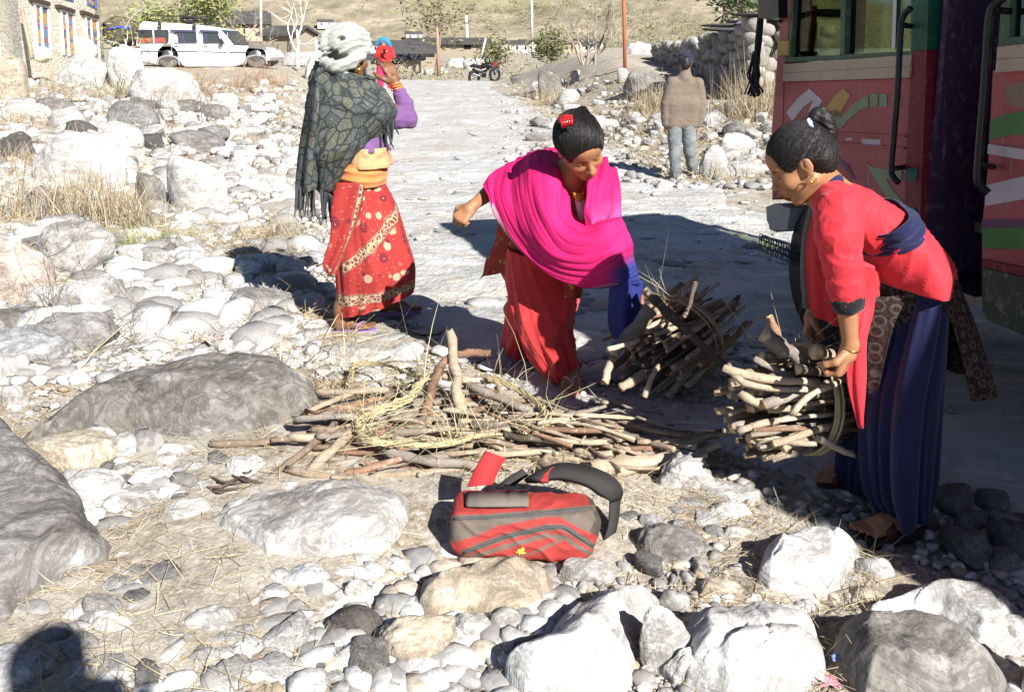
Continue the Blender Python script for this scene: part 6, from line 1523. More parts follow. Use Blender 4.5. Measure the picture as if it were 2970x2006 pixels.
# ================================================================== white jeep on the left bank
JY = 27.5; mj = MP(150, JY)
def J(zx, zy, dy=0): return W(370+zx/3.939, zy/3.939, JY)+np.array([0, dy, 0])
jz = float(ground(-9.6, JY))
jeep = thing('jeep', 'white long wheelbase jeep with a roof rack parked behind the boulders', 'jeep', (-9.6, JY+.8, jz))
JW = simple('white_car_paint', (.74, .74, .74), .3, .04, bump=.03, spec=.5); JG = simple('dark_car_glass', (.035, .04, .04), .06, .1, bump=.01, spec=.6); JT = simple('jeep_trim', (.03, .03, .035), .5)
def jplate(name, poly, mat, y0, y1, par=jeep, bev=0):
    m = MB(); m.prism([J(x, y, y0) for x, y in poly], (0, y1-y0, 0)); o = m.build(name, mat, par)
    if bev: add_mod(o, 'BEVEL', width=bev, segments=3)
    return o
low = [(78, 560), (80, 520), (1210, 520), (1540, 552), (1590, 585), (1640, 655), (1600, 705), (1590, 690), (1560, 640), (1500, 628), (1400, 632), (1350, 670), (1310, 735), (1200, 765), (660, 765), (620, 745), (580, 670), (530, 650), (400, 648), (345, 680), (330, 735), (220, 710), (85, 690)]
jplate('body', low, JW, 0, 1.7, bev=.05)
up = [(82, 522), (100, 380), (128, 275), (165, 246), (760, 284), (1040, 336), (1110, 400), (1205, 522)]
jplate('cabin', up, JW, .06, 1.64, bev=.04)
for nm, poly in (('window_pane', [(118, 345), (150, 338), (455, 342), (464, 370), (462, 480), (450, 492), (125, 492), (110, 480)]), ('window_pane', [(528, 372), (778, 374), (788, 494), (528, 494)]), ('window_pane', [(856, 372), (1020, 374), (1075, 494), (862, 496)])): jplate(nm, poly, JG, .02, .07)
jplate('windscreen', [(1062, 345), (1085, 345), (1228, 515), (1204, 515)], JG, .10, 1.6); jplate('windscreen_pillar', [(1028, 345), (1050, 345), (1150, 515), (1118, 515)], JW, .01, .06)
jplate('seat', [(125, 440), (420, 432), (440, 488), (122, 490)], simple('red_seat', (.36, .07, .05), .7), .008, .019); jplate('window_bar', [(284, 342), (298, 342), (308, 492), (294, 492)], JW, .0, .018)
jplate('sun_curtain', [(582, 366), (650, 372), (660, 494), (588, 494)], simple('blue_grey_curtain', (.05, .05, .085), .8), .005, .019); jplate('sun_curtain', [(856, 372), (912, 374), (922, 496), (866, 496)], simple('blue_grey_curtain', (.05, .05, .085), .8), .005, .019)
VIS = simple('rain_visor', (.06, .06, .13), .4)
jplate('rain_visor', [(488, 338), (776, 348), (778, 370), (492, 362)], VIS, -.03, .06); jplate('rain_visor', [(822, 344), (1020, 350), (1036, 376), (826, 366)], VIS, -.03, .06)
jplate('sticker', [(526, 400), (560, 398), (574, 440), (575, 490), (530, 492)], simple('sticker_paper', (.65, .5, .45), .6, .3, 60), -.004, .02)
for a, b, c_, d in ((150, 585, 482, 592), (522, 590, 806, 594), (856, 594, 1136, 600), (1156, 600, 1556, 603)): jplate('side_moulding', [(a, b-5), (c_, d-6), (c_, d+5), (a, b+6)], JT, -.012, .02)
for x in (500, 828, 1142): jplate('door_seam', [(x-3, 375), (x+3, 375), (x+9, 740), (x+3, 740)], simple('seam_grey', (.4, .4, .4), .6), -.003, .02)
for x in (535, 870): jplate('door_handle', [(x, 524), (x+42, 526), (x+42, 536), (x, 534)], JT, -.02, .02)
jplate('rear_lamp', [(80, 524), (148, 530), (148, 552), (84, 548)], simple('smoked_lamp', (.07, .06, .06), .4), -.006, .02); jplate('roof_clip', [(344, 258), (378, 258), (380, 328), (344, 326)], JT, .0, .06); jplate('roof_clip', [(738, 285), (772, 285), (776, 338), (738, 336)], JT, .0, .06)
mr_ = jplate('side_mirror', [(1068, 460), (1085, 446), (1106, 470), (1106, 510), (1075, 512)], JT, -.18, -.06)
DTY = simple('dusty_tyre', (.16, .14, .12), .9, .3)
def flare(cx, cy, r):
    P = curve_pts([J(cx-r*1.0, cy+r*.1, -.02), J(cx-r*.8, cy-r*.5, -.02), J(cx, cy-r*.74, -.02), J(cx+r*.8, cy-r*.5, -.02), J(cx+r*1.0, cy+r*.1, -.02)], 16); V, Fc = tube_geo(P, .035, 6); mesh_obj('wheel_arch', V, Fc, simple('arch_grey', (.25, .25, .25), .6), jeep)
for cx_, cy_, r_ in ((468, 735, 128), (1470, 728, 125)):
    flare(cx_, cy_, r_)
    for yy in (.1, 1.45):
        c0 = J(cx_, cy_+28, yy); c0[2] = jz+.36; V, Fc = tube_geo([c0-[0, .1, 0], c0-[0, .08, 0], c0+[0, .08, 0], c0+[0, .1, 0]], [.32, .36, .36, .32], 28); wh = mesh_obj('wheel', V, Fc, DTY, jeep)
        V, Fc = tube_geo([c0-[0, .12, 0], c0-[0, .095, 0]], [.17, .19], 20); mesh_obj('rim', V, Fc, STEEL, wh)
    jplate('wheel_well', [(cx_-r_*.95, cy_+30), (cx_-r_*.7, cy_-70), (cx_+r_*.7, cy_-70), (cx_+r_*.95, cy_+30)], DARK, .2, .5)
m = MB()
for lv in (0, 1):
    P = [J(192, 212-lv*44, .2), J(870, 258-lv*66, .2), J(870, 258-lv*66, 1.5), J(192, 212-lv*44, 1.5)]
    for k in range(4): V, Fc = tube_geo([P[k], P[(k+1) % 4]], .011, 6); m.add(V, Fc)
for q in np.linspace(0, 1, 8):
    for yy in (.2, 1.5): V, Fc = tube_geo([J(192+678*q, 216+46*q, yy), J(192+678*q, 168+24*q, yy)], .008, 6); m.add(V, Fc)
m.build('roof_rack', JT, jeep, smooth=True)
V, Fc = tube_geo(curve_pts([J(560, 226, .4), J(590, 200, .4), J(700, 200, .4), J(732, 232, .4), J(690, 250, .4), J(590, 246, .4), J(560, 226, .4)], 24), .05, 8, False); o = mesh_obj('spare_tyre', V, Fc, RUB, None, J(650, 230, .4)); tag(o, 'black spare tyre lying in the roof rack of the white jeep', 'tyre')
# ================================================================== motorcycle at the road end
MYc = 43.0; mc = W(1400, 236, MYc); mz = float(ground(mc[0], MYc)); km = MP(200, MYc)
moto = thing('motorcycle', 'black motorcycle parked by the white boulders at the road end', 'motorcycle', (mc[0], MYc, mz))
def Mq(px, py, dy=0): return W(px, py, MYc)+np.array([0, dy, 0])
sc_ = lambda zx, zy, dy=0: Mq(1060+zx/5.81, 90+zy/5.81, dy)
for cx_, cy_ in ((1830, 790), (2180, 740)):
    c0 = sc_(cx_, cy_); th = np.linspace(0, 2*math.pi, 25)[:-1]; R = .30
    Pw = c0+np.outer(np.cos(th)*R*.85, [.86, .5, 0])+np.outer(np.sin(th)*R, [0, 0, 1]); V, Fc = tube_geo(np.vstack([Pw, Pw[:1]]), .065, 8, False); wh = mesh_obj('wheel', V, Fc, RUB, moto)
    m = MB()
    for k in range(6): V, Fc = tube_geo([c0, Pw[k*4]], .014, 5); m.add(V, Fc)
    m.build('spokes', STEEL, wh)
for nm, pts, rr in (('frame', [(1800, 640), (1960, 700), (2060, 640), (2120, 600)], .06), ('fuel_tank', [(1960, 600), (2040, 580), (2110, 590)], .14), ('seat', [(1800, 580), (1880, 600), (1970, 620)], .10), ('engine', [(1960, 720), (2040, 730)], .17), ('fork', [(2100, 560), (2150, 650), (2180, 740)], .05), ('tail', [(1760, 600), (1830, 580)], .07), ('exhaust', [(2000, 780), (1860, 740), (1740, 700)], .055), ('handlebar', [(2030, 520), (2090, 545), (2150, 560)], .035), ('mudguard', [(2110, 660), (2180, 640), (2240, 680)], .05)):
    V, Fc = tube_geo(curve_pts([sc_(a, b) for a, b in pts], 10), rr, 10, jit=.15, seed=3); mesh_obj(nm, V, Fc, STEEL if nm == 'exhaust' else BLKP, moto)
c0 = sc_(2055, 500); th = np.linspace(0, 2*math.pi, 17); V, Fc = tube_geo(c0+np.outer(np.cos(th)*.11, [1, 0, 0])+np.outer(np.sin(th)*.14, [0, 0, 1]), .035, 6, False); mesh_obj('mirror', V, Fc, BLKP, moto)
m = MB(); m.box(sc_(2150, 590)-[0, .1, 0], sc_(2215, 530)+[0, .1, 0]); m.build('headlight_cowl', simple('red_cowl', (.25, .02, .03), .3), moto)
# ================================================================== stone house with painted windows
def m_masonry(name, col, sc=5.0, dark=.4):
    t = NT(name); co = t.map((1, 1, 1.9)); v = t.voro(sc, 'DISTANCE_TO_EDGE', co=co); vc = t.voro(sc, 'F1', co=co, out='Color'); n = t.noise(9, 5, .65)
    c = t.mix(t.ramp(vc, [(0, .0), (1, .55)]), col, t.mix(1.0, col, (.62, .55, .46), 'MULTIPLY')); c = t.mix(t.ramp(n, [(.35, .4), (.6, 0)]), c, (.34, .27, .19))
    c = t.mix(t.ramp(v, [(.02, dark), (.09, 0)]), c, (.34, .29, .22))
    return t.done(c, .95, t.bump(t.ramp(v, [(0, 0), (.12, 1)]), .4, .03, t.bump(n, .5, .03)), .08)
h0 = np.array([-12.8, 23.0]); h1 = np.array([-12.30, 27.0]); hd = (h1-h0)/np.linalg.norm(h1-h0); hz0 = .55
house = thing('stone_house', 'stone house with tall windows painted in coloured panels', 'house', (-14.5, 25, 1.0))
def Hp(px, py, off=0):
    n2 = np.array([hd[1], -hd[0], 0]); A = np.array([h0[0], h0[1], 0])+n2*off; r = ray(px, py); return CAM+r*(np.dot(A-CAM, n2)/np.dot(r, n2))
HN = np.array([hd[1], -hd[0], 0])
def hbox(name, a, b, dep, z0, z1, mat, par): m = MB(); q = np.array([[a[0], a[1], z0], [b[0], b[1], z0], [b[0], b[1], z1], [a[0], a[1], z1]]); m.prism(q, dep); return m.build(name, mat, par)
hbox('wall', h0+hd*0, h1, -HN*.35, hz0, 6.2, m_masonry('rubble_masonry', (.60, .56, .48), 4.2, .25), house)
hbox('wall', h0, h0+np.array([-hd[1], hd[0]])*5.5, np.array([hd[0], hd[1], 0])*.35, hz0, 6.2, m_masonry('pale_coursed_masonry', (.74, .72, .68), 4.6, .25), house)
hbox('rear_wall', h1, h1+np.array([-hd[1], hd[0]])*5.5, np.array([-hd[0], -hd[1], 0])*.3, hz0, 6.2, m_masonry('rubble_masonry', (.60, .56, .48), 4.2, .25), house)
m = MB(); q = [np.array([*(h0-hd*.4), 6.2])+HN*.4, np.array([*(h1+hd*.4), 6.2])+HN*.4, np.array([*(h1+hd*.4), 6.2])-HN*6, np.array([*(h0-hd*.4), 6.2])-HN*6]; m.prism(q, (0, 0, .2)); m.build('roof', simple('slate', (.16, .16, .16), .8), house)
OAK = simple('dark_lintel_wood', (.06, .04, .03), .8); WHF = simple('white_window_frame', (.7, .7, .68), .6)
t = NT('painted_panels'); n_ = t.noise(1, 2, .5, co=t.map((1.0, 1.0, 2.1))); PNL = t.done(t.ramp(n_, [(.30, (.10, .10, .14)), (.42, (.42, .22, .06)), (.47, (.20, .20, .22)), (.52, (.28, .07, .07)), (.57, (.12, .19, .26)), (.62, (.42, .25, .08)), (.68, (.2, .2, .24))], 'CONSTANT'), .6)
for L in ([(100, 8), (143, 20), (150, 168), (110, 158)], [(177, 28), (216, 40), (222, 168), (186, 160)], [(248, 45), (285, 57), (292, 182), (258, 172)]):
    (xa, ya), (xb, yb), (xc, yc_), (xd, yd_) = L
    lp = lambda s, t_: (xa+(xb-xa)*s+(xd-xa+(xc-xb-xd+xa)*s)*t_, ya+(yb-ya)*s+(yd_-ya+(yc_-yb-yd_+ya)*s)*t_)
    def hq(nm, s0, s1, t0, t1, mat, th, off, par):
        m = MB(); m.prism([Hp(*lp(s, q), off) for s, q in ((s0, t0), (s1, t0), (s1, t1), (s0, t1))], -HN*th); return m.build(nm, mat, par)
    wn = hq('window', .04, .96, .0, 1.0, PNL, .06, .02, house)
    hq('lintel', -.1, 1.1, -.10, -.02, OAK, .2, .14, wn)
    for s in (.0, .42, .94): hq('frame', s, s+.09, 0, 1.0, WHF, .08, .06, wn)
    hq('frame', 0, 1, -.02, .03, WHF, .08, .065, wn)
for L in ([(175, -30), (213, -26), (215, 6), (178, -4)], [(252, -30), (280, -26), (282, 28), (254, 15)]):
    (xa, ya), (xb, yb), (xc, yc_), (xd, yd_) = L; m = MB(); m.prism([Hp(*p_, .03) for p_ in L], -HN*.06); wn = m.build('window', simple('blue_shutter', (.10, .14, .32), .6), house)
    m = MB(); m.prism([Hp(*p_, .05) for p_ in [(xa+6, ya), (xb-6, yb), (xc-7, yc_-5), (xd+6, yd_-5)]], -HN*.04); m.build('pane', PNL, wn)
pole_a, pole_b = Hp(64, 30, .3), Hp(94, 170, .8); V, Fc = tube_geo([pole_a, pole_b], .05, 8); o = mesh_obj('timber_plank', V, Fc, simple('weathered_plank', (.36, .28, .2), .85), None, pole_b); tag(o, 'weathered wooden plank leaning against the stone house corner', 'plank')
for px, py, y_, s_, lab in ((122, 160, 22.5, (.2, .22, .22), 'cream sack standing below the first painted window'), (248, 148, 24.5, (.30, .25, .36), 'yellowish heap of straw sacking leaning on the stone house')):
    c0 = W(px, py, y_); fd = Field(c0-1, c0+1, .05); fd.ell(c0, s_, None, .05); fd.warp(lambda P: -ridge(P, (.3, .2, 1), .3, .06, 3)); V, Q = fd.mesh(); o = mesh_obj('sack', V, Q, m_cloth('straw_sacking', (.66, .58, .44), .2), None, c0-np.array([0, 0, s_[2]]), col=np.ones((len(V), 3))); tag(o, lab, 'sack')
c0 = W(352, 95, 30); fd = Field(c0-1.6, c0+1.6, .07); fd.ell(c0, (.55, .8, .55), None, .05); fd.warp(lambda P: -ridge(P, (.5, .2, 1), .4, .15, 3)); V, Q = fd.mesh(); o = mesh_obj('firewood_stack', V, Q, simple('dark_brush', (.10, .08, .06), .9, .5, 8, .8, 12), None, c0-np.array([0, 0, .5])); tag(o, 'dark heap of brushwood beside the stone house', 'woodpile')
V, Fc = sheet([WP([(314, 72, 29.6), (345, 70, 29.7), (380, 78, 29.9)]), WP([(314, 88, 29.2), (340, 82, 29.2), (375, 84, 29.4)])], 20, 6); o = mesh_obj('tarpaulin', V, Fc, simple('blue_tarp', (.03, .07, .5), .5), None, W(340, 88, 29.4)); add_mod(o, 'SOLIDIFY', thickness=.02); tag(o, 'blue tarpaulin over the brushwood heap', 'tarpaulin')
# ================================================================== dry stone wall on the right
wl = thing('dry_stone_wall', 'tall dry stone wall in shade with a sunlit end beside the bus', 'wall', (4.5, 20, float(ground(4.5, 20))))
WR = np.random.default_rng(8); m = MB(); STN = [rock_geo(800+k, 2, .3)[0] for k in range(8)]; F2 = ICO[2][1].tolist()
def wtop(y): return np.interp(y, [16.6, 17.4, 19, 21, 24, 27], [1.92, 1.95, 1.72, 1.62, 1.55, 1.45])
y = 16.6
for face in range(3):
    zrow = 0
    for yy in np.arange(16.7, 26.6, .27) if face < 2 else np.arange(4.50, 5.9, .27):
        zz = .25
        while True:
            s = WR.uniform(.15, .24); yc_ = yy+WR.normal()*.05
            top = wtop(yc_) if face < 2 else wtop(16.7)
            if zz > top: break
            P = STN[WR.integers(8)]*np.array([s*.75, s*.75, s*.62])*WR.uniform(.85, 1.15, 3)
            a = WR.uniform(0, 6.28); P = P@np.array([[math.cos(a), -math.sin(a), 0], [math.sin(a), math.cos(a), 0], [0, 0, 1]])
            x_ = 4.57-.034*(yc_-17)+WR.normal()*.03
            c0 = np.array([x_ if face == 0 else x_+.5, yc_, zz]) if face < 2 else np.array([yc_, 16.72+WR.normal()*.03, zz])
            m.add(P+c0, F2); zz += s*1.05
m.box((4.66, 16.9, .2), (5.9, 26.4, 1.4))
t = NT('field_stone'); n1 = t.noise(3, 6, .6); n2 = t.noise(22, 5); FST = t.done(t.mix(t.ramp(n2, [(.35, .5), (.6, 0)]), t.ramp(n1, [(.3, (.17, .155, .14)), (.5, (.30, .28, .26)), (.7, (.46, .44, .41))]), (.3, .26, .2)), .95, t.bump(n2, .6, .02), .1)
m.build('masonry', FST, wl, smooth=True)
SLT = simple('grey_slate', (.075, .07, .068), .9, .5, 3, .8, 14)
for k, (x_, y_, z_, a_) in enumerate(((4.7, 17.0, 2.02, .2), (5.2, 17.2, 2.06, -.1), (4.3, 18.0, 1.86, .3), (4.9, 18.4, 1.95, .1), (4.6, 19.4, 1.80, -.2))):
    P = rock_geo(850+k, 2, .9)[0]*np.array([.55, .42, .045]); P = P@np.array([[math.cos(a_), -math.sin(a_), 0], [math.sin(a_), math.cos(a_), 0], [0, 0, 1]]); mesh_obj('coping_slab', P+np.array([x_, y_, z_]), ICO[2][1], SLT, wl)
# ================================================================== slate-roofed huts
def hut(px, py, y_, w_, d_, hw, hr, label, yaw=0, wall=(.3, .25, .19), roof=SLT, group=None, parts=True, name='hut', base=None):
    c0 = W(px, py, y_) if base is None else np.array(base); z0 = c0[2]; ca, sa = math.cos(yaw), math.sin(yaw)
    def T(P): P = np.asarray(P, float); return np.stack([c0[0]+ca*P[:, 0]-sa*P[:, 1], c0[1]+sa*P[:, 0]+ca*P[:, 1], z0+P[:, 2]], 1)
    th = thing(name, label, name, c0, group); a, b = w_/2, d_/2
    m = MB(); V = T([(-a, -b, -.5), (a, -b, -.5), (a, b, -.5), (-a, b, -.5), (-a, -b, hw), (a, -b, hw), (a, b, hw), (-a, b, hw), (-a, 0, hw+hr), (a, 0, hw+hr)])
    m.add(V, [(0, 1, 5, 4), (2, 3, 7, 6), (1, 2, 6, 9, 5), (3, 0, 4, 8, 7)]); m.build('wall', WALLS[tuple(wall)], th)
    m = MB(); o_ = .25*min(1, w_/4)+.1; e = hr*o_/b
    for s_ in (-1, 1):
        q = T([(-a-o_, 0, hw+hr), (a+o_, 0, hw+hr), (a+o_, s_*(b+o_), hw-e), (-a-o_, s_*(b+o_), hw-e)]); m.prism(q+np.array([0, 0, .02]), (0, 0, .10))
    m.build('roof', roof, th)
    if parts:
        for k in range(max(1, int(w_/2.2))):
            x_ = -a+w_*(k+.5)/max(1, int(w_/2.2)); m = MB(); m.prism(T([(x_-.28, -b-.03, hw*.3), (x_+.28, -b-.03, hw*.3), (x_+.28, -b-.03, hw*.78), (x_-.28, -b-.03, hw*.78)]), (0, .1, 0)); m.build('window', DARK, th)
    return th
WALLS = {}
for c_ in ((.3, .25, .19), (.62, .58, .5), (.68, .66, .62), (.5, .4, .28)): WALLS[c_] = simple('plaster_%d' % int(c_[0]*100), c_, .9, .2, 1.2)
hut(700, 84, 36, 1.9, 1.8, .22, .36, 'low hut with a mossy slate roof behind the jeep', .25, (.5, .4, .28)); hut(838, 112, 34, 1.3, 1.5, .12, .24, 'long dark slate roof hut sloping beside the bare trees', -.35); hut(1185, 178, 62, 3.6, 2.5, .6, .4, 'low dark roofed shed behind the distant woman', .1); hut(1300, 150, 70, 6, 3, .6, .35, 'dark long roof just beyond the road end', .05); hut(1150, 190, 56, 3, 2, .35, .25, 'low slate roof by the road end', .05)
VR = np.random.default_rng(12)
for k in range(30):
    px = VR.uniform(1030, 1720); y_ = VR.uniform(270, 318); x_ = (px-CX)/F*y_; z_ = float(ground(x_, y_)) if y_ < 318 else 1.0
    wl_ = [(.62, .58, .5), (.68, .66, .62), (.3, .25, .19), (.5, .4, .28)][VR.integers(4)]
    hut(0, 0, 0, VR.uniform(4, 9), VR.uniform(3.5, 5), VR.uniform(1.9, 2.8), VR.uniform(.6, 1.1), 'small slate roofed house in the village row across the valley', VR.normal()*.25, wl_, group='village houses across the valley', name='house', base=(x_, y_, z_))
for px, py, y_, lab in ((475, 28, 352, 'tiny white house on the terraced slope, leftmost one'), (955, 44, 360, 'tiny white house on the terraced slope above the turban'), (1205, 68, 345, 'tiny tan roofed house on the terraced slope'), (1640, 108, 330, 'dark roofed white house at the hill foot')):
    x_ = (px-CX)/F*y_; hut(0, 0, 0, 6, 4, 2.2, .9, lab, .2, (.68, .66, .62), name='house', base=(x_, y_, .9+float(hillz(np.array([x_]), np.array([y_]))[0])))
# ================================================================== poles and wires
def pole(px0, py0, px1, py1, y_, r, mat, label, name='utility_pole'):
    V, Fc = tube_geo([W(px0, py0, y_), W((px0+px1)/2+.5, (py0+py1)/2, y_), W(px1, py1, y_)], [r*1.15, r, r*.8], 8); b = W(px0, py0, y_); o = mesh_obj(name, V, Fc, mat, None, b); return tag(o, label, 'pole')
RP = simple('rust_red_pole', (.42, .13, .07), .7); GP = simple('pale_wood_pole', (.62, .58, .52), .8); BP_ = simple('brown_pole', (.36, .2, .13), .8)
pole(1813, 210, 1805, -160, 24, .045, RP, 'rust red pole standing beside the large white boulder'); pole(1273, 222, 1267, 78, 46, .09, BP_, 'reddish brown pole at the road end'); pole(1356, 150, 1352, 46, 120, .2, GP, 'pale utility pole in front of the far hill'); pole(1543, 110, 1541, -40, 150, .22, GP, 'tall pale utility pole reaching above the frame'); pole(1395, 166, 1409, 110, 60, .07, GP, 'thin leaning pale pole beyond the white boulders'); pole(757, 110, 755, -60, 33, .05, GP, 'slim pale pole among the bare trees')
# ================================================================== trees and shrubs
BARK = simple('pale_bark', (.33, .27, .22), .9, .2, 6, .5, 30); DBARK = simple('grey_brown_bark', (.20, .16, .13), .9)
LEAF = NT('leaf'); LEAF = LEAF.done(LEAF.attr(), .7, None, .2)
def branch(m, p, d, L, r, lvl, rg, tips, spread=.55):
    n = 5; pts = [p]; q = p.copy(); dd = d.copy()
    for k in range(n): dd = unit(dd+rg.normal(size=3)*.13+np.array([0, 0, .03])); q = q+dd*L/n; pts.append(q.copy())
    V, Fc = tube_geo(pts, np.linspace(r, r*.55, n+1), 5 if lvl else 7, False); m.add(V, Fc); tips.append((q, dd))
    if lvl <= 0: return
    for k in range(rg.integers(2, 4)):
        i = rg.integers(2, n+1); nd = unit(dd+rg.normal(size=3)*spread); branch(m, pts[i], nd, L*rg.uniform(.55, .8), r*.55, lvl-1, rg, tips, spread)
def tree(px, py, y_, h_, label, r=.05, lvl=4, stems=1, bark=BARK, leaves=0, lsize=.12, lcol=((.26, .28, .10), (.36, .35, .15), (.17, .20, .07)), seed=1, name='tree', cat='tree', lean=(0, 0), group=None, spread=.55, z=None):
    b = W(px, py, y_) if z is None else np.array([W(px, py, y_)[0], y_, z]); rg = np.random.default_rng(seed); m = MB(); tips = []
    th = thing(name, label, cat, b, group)
    for s in range(stems): branch(m, b+np.array([rg.normal()*.08, rg.normal()*.08, -.1]) if stems > 1 else b-np.array([0, 0, .1]), unit(np.array([lean[0]+rg.normal()*(.32 if stems > 1 else .05), lean[1]+rg.normal()*.2, 1])), h_*.5, r, lvl, rg, tips, spread)
    m.build('trunk', bark, th, smooth=True)
    if leaves:
        T_ = np.array([t_[0] for t_ in tips]); T_ = T_[T_[:, 2] > b[2]+h_*.3]; pos = T_[rg.integers(len(T_), size=leaves)]+rg.normal(size=(leaves, 3))*lsize*2.2
        V, Fc, cl = blades(pos, (lsize*.7, lsize*1.5), (lsize*.28, lsize*.5), (1.3, .7), seed, lcol, .2); mesh_obj('crown', V, Fc, LEAF, th, col=cl, smooth=False)
tree(545, 130, 32, 2.4, 'leafy yellow green tree behind the jeep roof rack', .06, 4, 1, BARK, 2600, .14, seed=3, z=.9); tree(650, 130, 31, 2.2, 'slender yellow green tree at the jeep windscreen', .05, 4, 1, BARK, 1800, .13, seed=4, z=.9); tree(480, 110, 33, 2.3, 'small leafy tree by the blue tarpaulin', .04, 3, 1, BARK, 900, .12, seed=9, z=.9)
tree(370, 100, 27, 1.7, 'sparse small tree at the stone house corner', .03, 4, 1, GP, 260, .1, seed=5, z=.95)
tree(862, 120, 31, 2.8, 'bare tree with a pale bent trunk beside the turban', .07, 3, 1, GP, seed=6, z=.8, lean=(.1, 0)); tree(700, 125, 30, 2.2, 'tangled bare tree before the slate hut', .05, 5, 2, BARK, seed=7, z=.8, spread=.7); tree(760, 135, 30, 2.0, 'tangled bare tree left of the slim pole', .04, 5, 2, BARK, seed=8, z=.75, spread=.7); tree(640, 150, 30, 1.5, 'low bare thicket above the jeep bonnet', .03, 5, 3, BARK, seed=18, z=.8, spread=.8)
tree(1700, 180, 25, 1.9, 'many stemmed bare bush on the right bank', .035, 4, 7, BARK, seed=10, name='shrub', cat='shrub', spread=.4); tree(1265, 200, 52, 4.2, 'thin tree with a small dark crown at the road end', .10, 3, 1, DBARK, 380, .3, ((.16, .17, .07), (.24, .22, .1)), seed=11)
tree(2080, 110, 40, 3.2, 'dark green tree behind the dry stone wall', .1, 4, 1, DBARK, 1600, .22, ((.05, .08, .03), (.09, .12, .04), (.03, .05, .02)), seed=13); tree(1600, 180, 60, 1.8, 'round olive bush left of the bare bush', .1, 4, 3, DBARK, 1600, .22, ((.14, .15, .06), (.2, .2, .09)), seed=14, name='shrub', cat='shrub'); tree(1440, 195, 65, 1.6, 'olive bush beyond the road end', .1, 3, 3, DBARK, 900, .25, ((.17, .17, .08), (.24, .22, .11)), seed=15, name='shrub', cat='shrub')
for k, (px, py, y_, h_, lab) in enumerate(((170, 905, 0, .62, 'bare grey twigs growing by the pink boulder'), (120, 760, 0, .6, 'thin bare twigs behind the bluish white boulder'), (385, 640, 0, .5, 'bare twigs by the dark brown block'), (760, 745, 0, .38, 'bare twigs beside the head shadow'), (250, 1000, 0, .5, 'bare twigs over the dark wedge boulder'), (330, 250, 0, 1.2, 'bare branches in front of the jeep tail'), (590, 330, 0, .9, 'bare twigs on the left bank under the jeep'), (480, 330, 0, .9, 'bare twigs over the big white boulder'))):
    g = G(px, py+40); tree(px, py, g[1], h_, lab, .0045 if k < 5 else .012, 3, 4, DBARK, seed=30+k, name='twig_shrub', cat='shrub', z=g[2], spread=.5)
def clumps(name, n, f, size, cols, seed, leaf=.35, per=26):
    r = np.random.default_rng(seed); Vs, Fs, Cs, cnt = [], [], [], 0
    for k in range(n):
        x_, y_, z_ = f(r); s = r.uniform(*size); pos = r.normal(size=(per, 3))*np.array([.5, .5, .35])*s+np.array([x_, y_, z_+.3*s])
        V, Fc, cl = blades(pos, (leaf*s*.6, leaf*s*1.2), (leaf*s*.3, leaf*s*.6), (.9, .5), seed+k, cols, .2); Vs.append(V); Fs.append(Fc+cnt); Cs.append(cl*r.uniform(.75, 1.15)); cnt += len(V)
    o = mesh_obj(name, np.vstack(Vs), np.vstack(Fs), LEAF, col=np.vstack(Cs), smooth=False); tag(o, kind='stuff')
def fhill(r):
    while True:
        x_ = r.uniform(-260, 330); y_ = 322+abs(r.normal())*60; P = np.array([[x_*.02, y_*.02, 0]])
        if fbm(P, 2, 51)[0]+.0028*(x_-30) > r.uniform(-.5, .55): break
    return x_, y_, .9+float(hillz(np.array([x_]), np.array([y_]))[0])
SCR = ((.19, .19, .09), (.25, .24, .13), (.13, .14, .065), (.30, .27, .16))
clumps('hill_scrub', 1500, fhill, (1.2, 4.2), SCR, 71, .22, 34)
def fplain(r):
    y_ = 48+r.uniform()**1.6*250; x_ = r.uniform(-.45, .35)*y_; return x_, y_, float(ground(x_, y_))
clumps('valley_scrub', 700, fplain, (.5, 1.5), SCR+((.34, .28, .16), (.4, .33, .2)), 72, .13, 60)
# ================================================================== firewood
def Gh(px, py, h):
    r = ray(px, py); lo, hi = .5, 60.
    for k in range(44):
        mid = (lo+hi)/2; p = CAM+r*mid
        if p[2] > ground(p[0], p[1])+h: lo = mid
        else: hi = mid
    return CAM+r*lo
t = NT('bark'); oc, rd = t.objcol(); n1 = t.noise(14, 5, .65); n2 = t.noise(90, 4, .65); n3 = t.noise(38, 4, .6)
c = t.mix(t.ramp(n1, [(.35, .7), (.65, 0)]), oc, t.mix(1.0, oc, (.52, .46, .40), 'MULTIPLY')); c = t.mix(t.ramp(n3, [(.60, 0), (.70, .8)]), c, (.50, .43, .34)); c = t.mix(t.ramp(n2, [(.3, .6), (.45, 0)]), c, t.mix(1.0, oc, (.3, .26, .22), 'MULTIPLY'))
BRK = t.done(c, .9, t.bump(n1, .6, .008, t.bump(n2, .6, .003)), .12)
t = NT('cut_wood'); n1 = t.noise(60, 4); CUT = t.done(t.ramp(n1, [(.3, (.34, .22, .11)), (.55, (.60, .44, .26)), (.75, (.70, .56, .36))]), .85, t.bump(n1, .5, .003), .15)
BT = dict(g=(.30, .26, .22), b=(.27, .205, .15), r=(.30, .18, .12), p=(.50, .42, .31), d=(.13, .10, .08), t=(.42, .34, .25))
WG = np.random.default_rng(21)
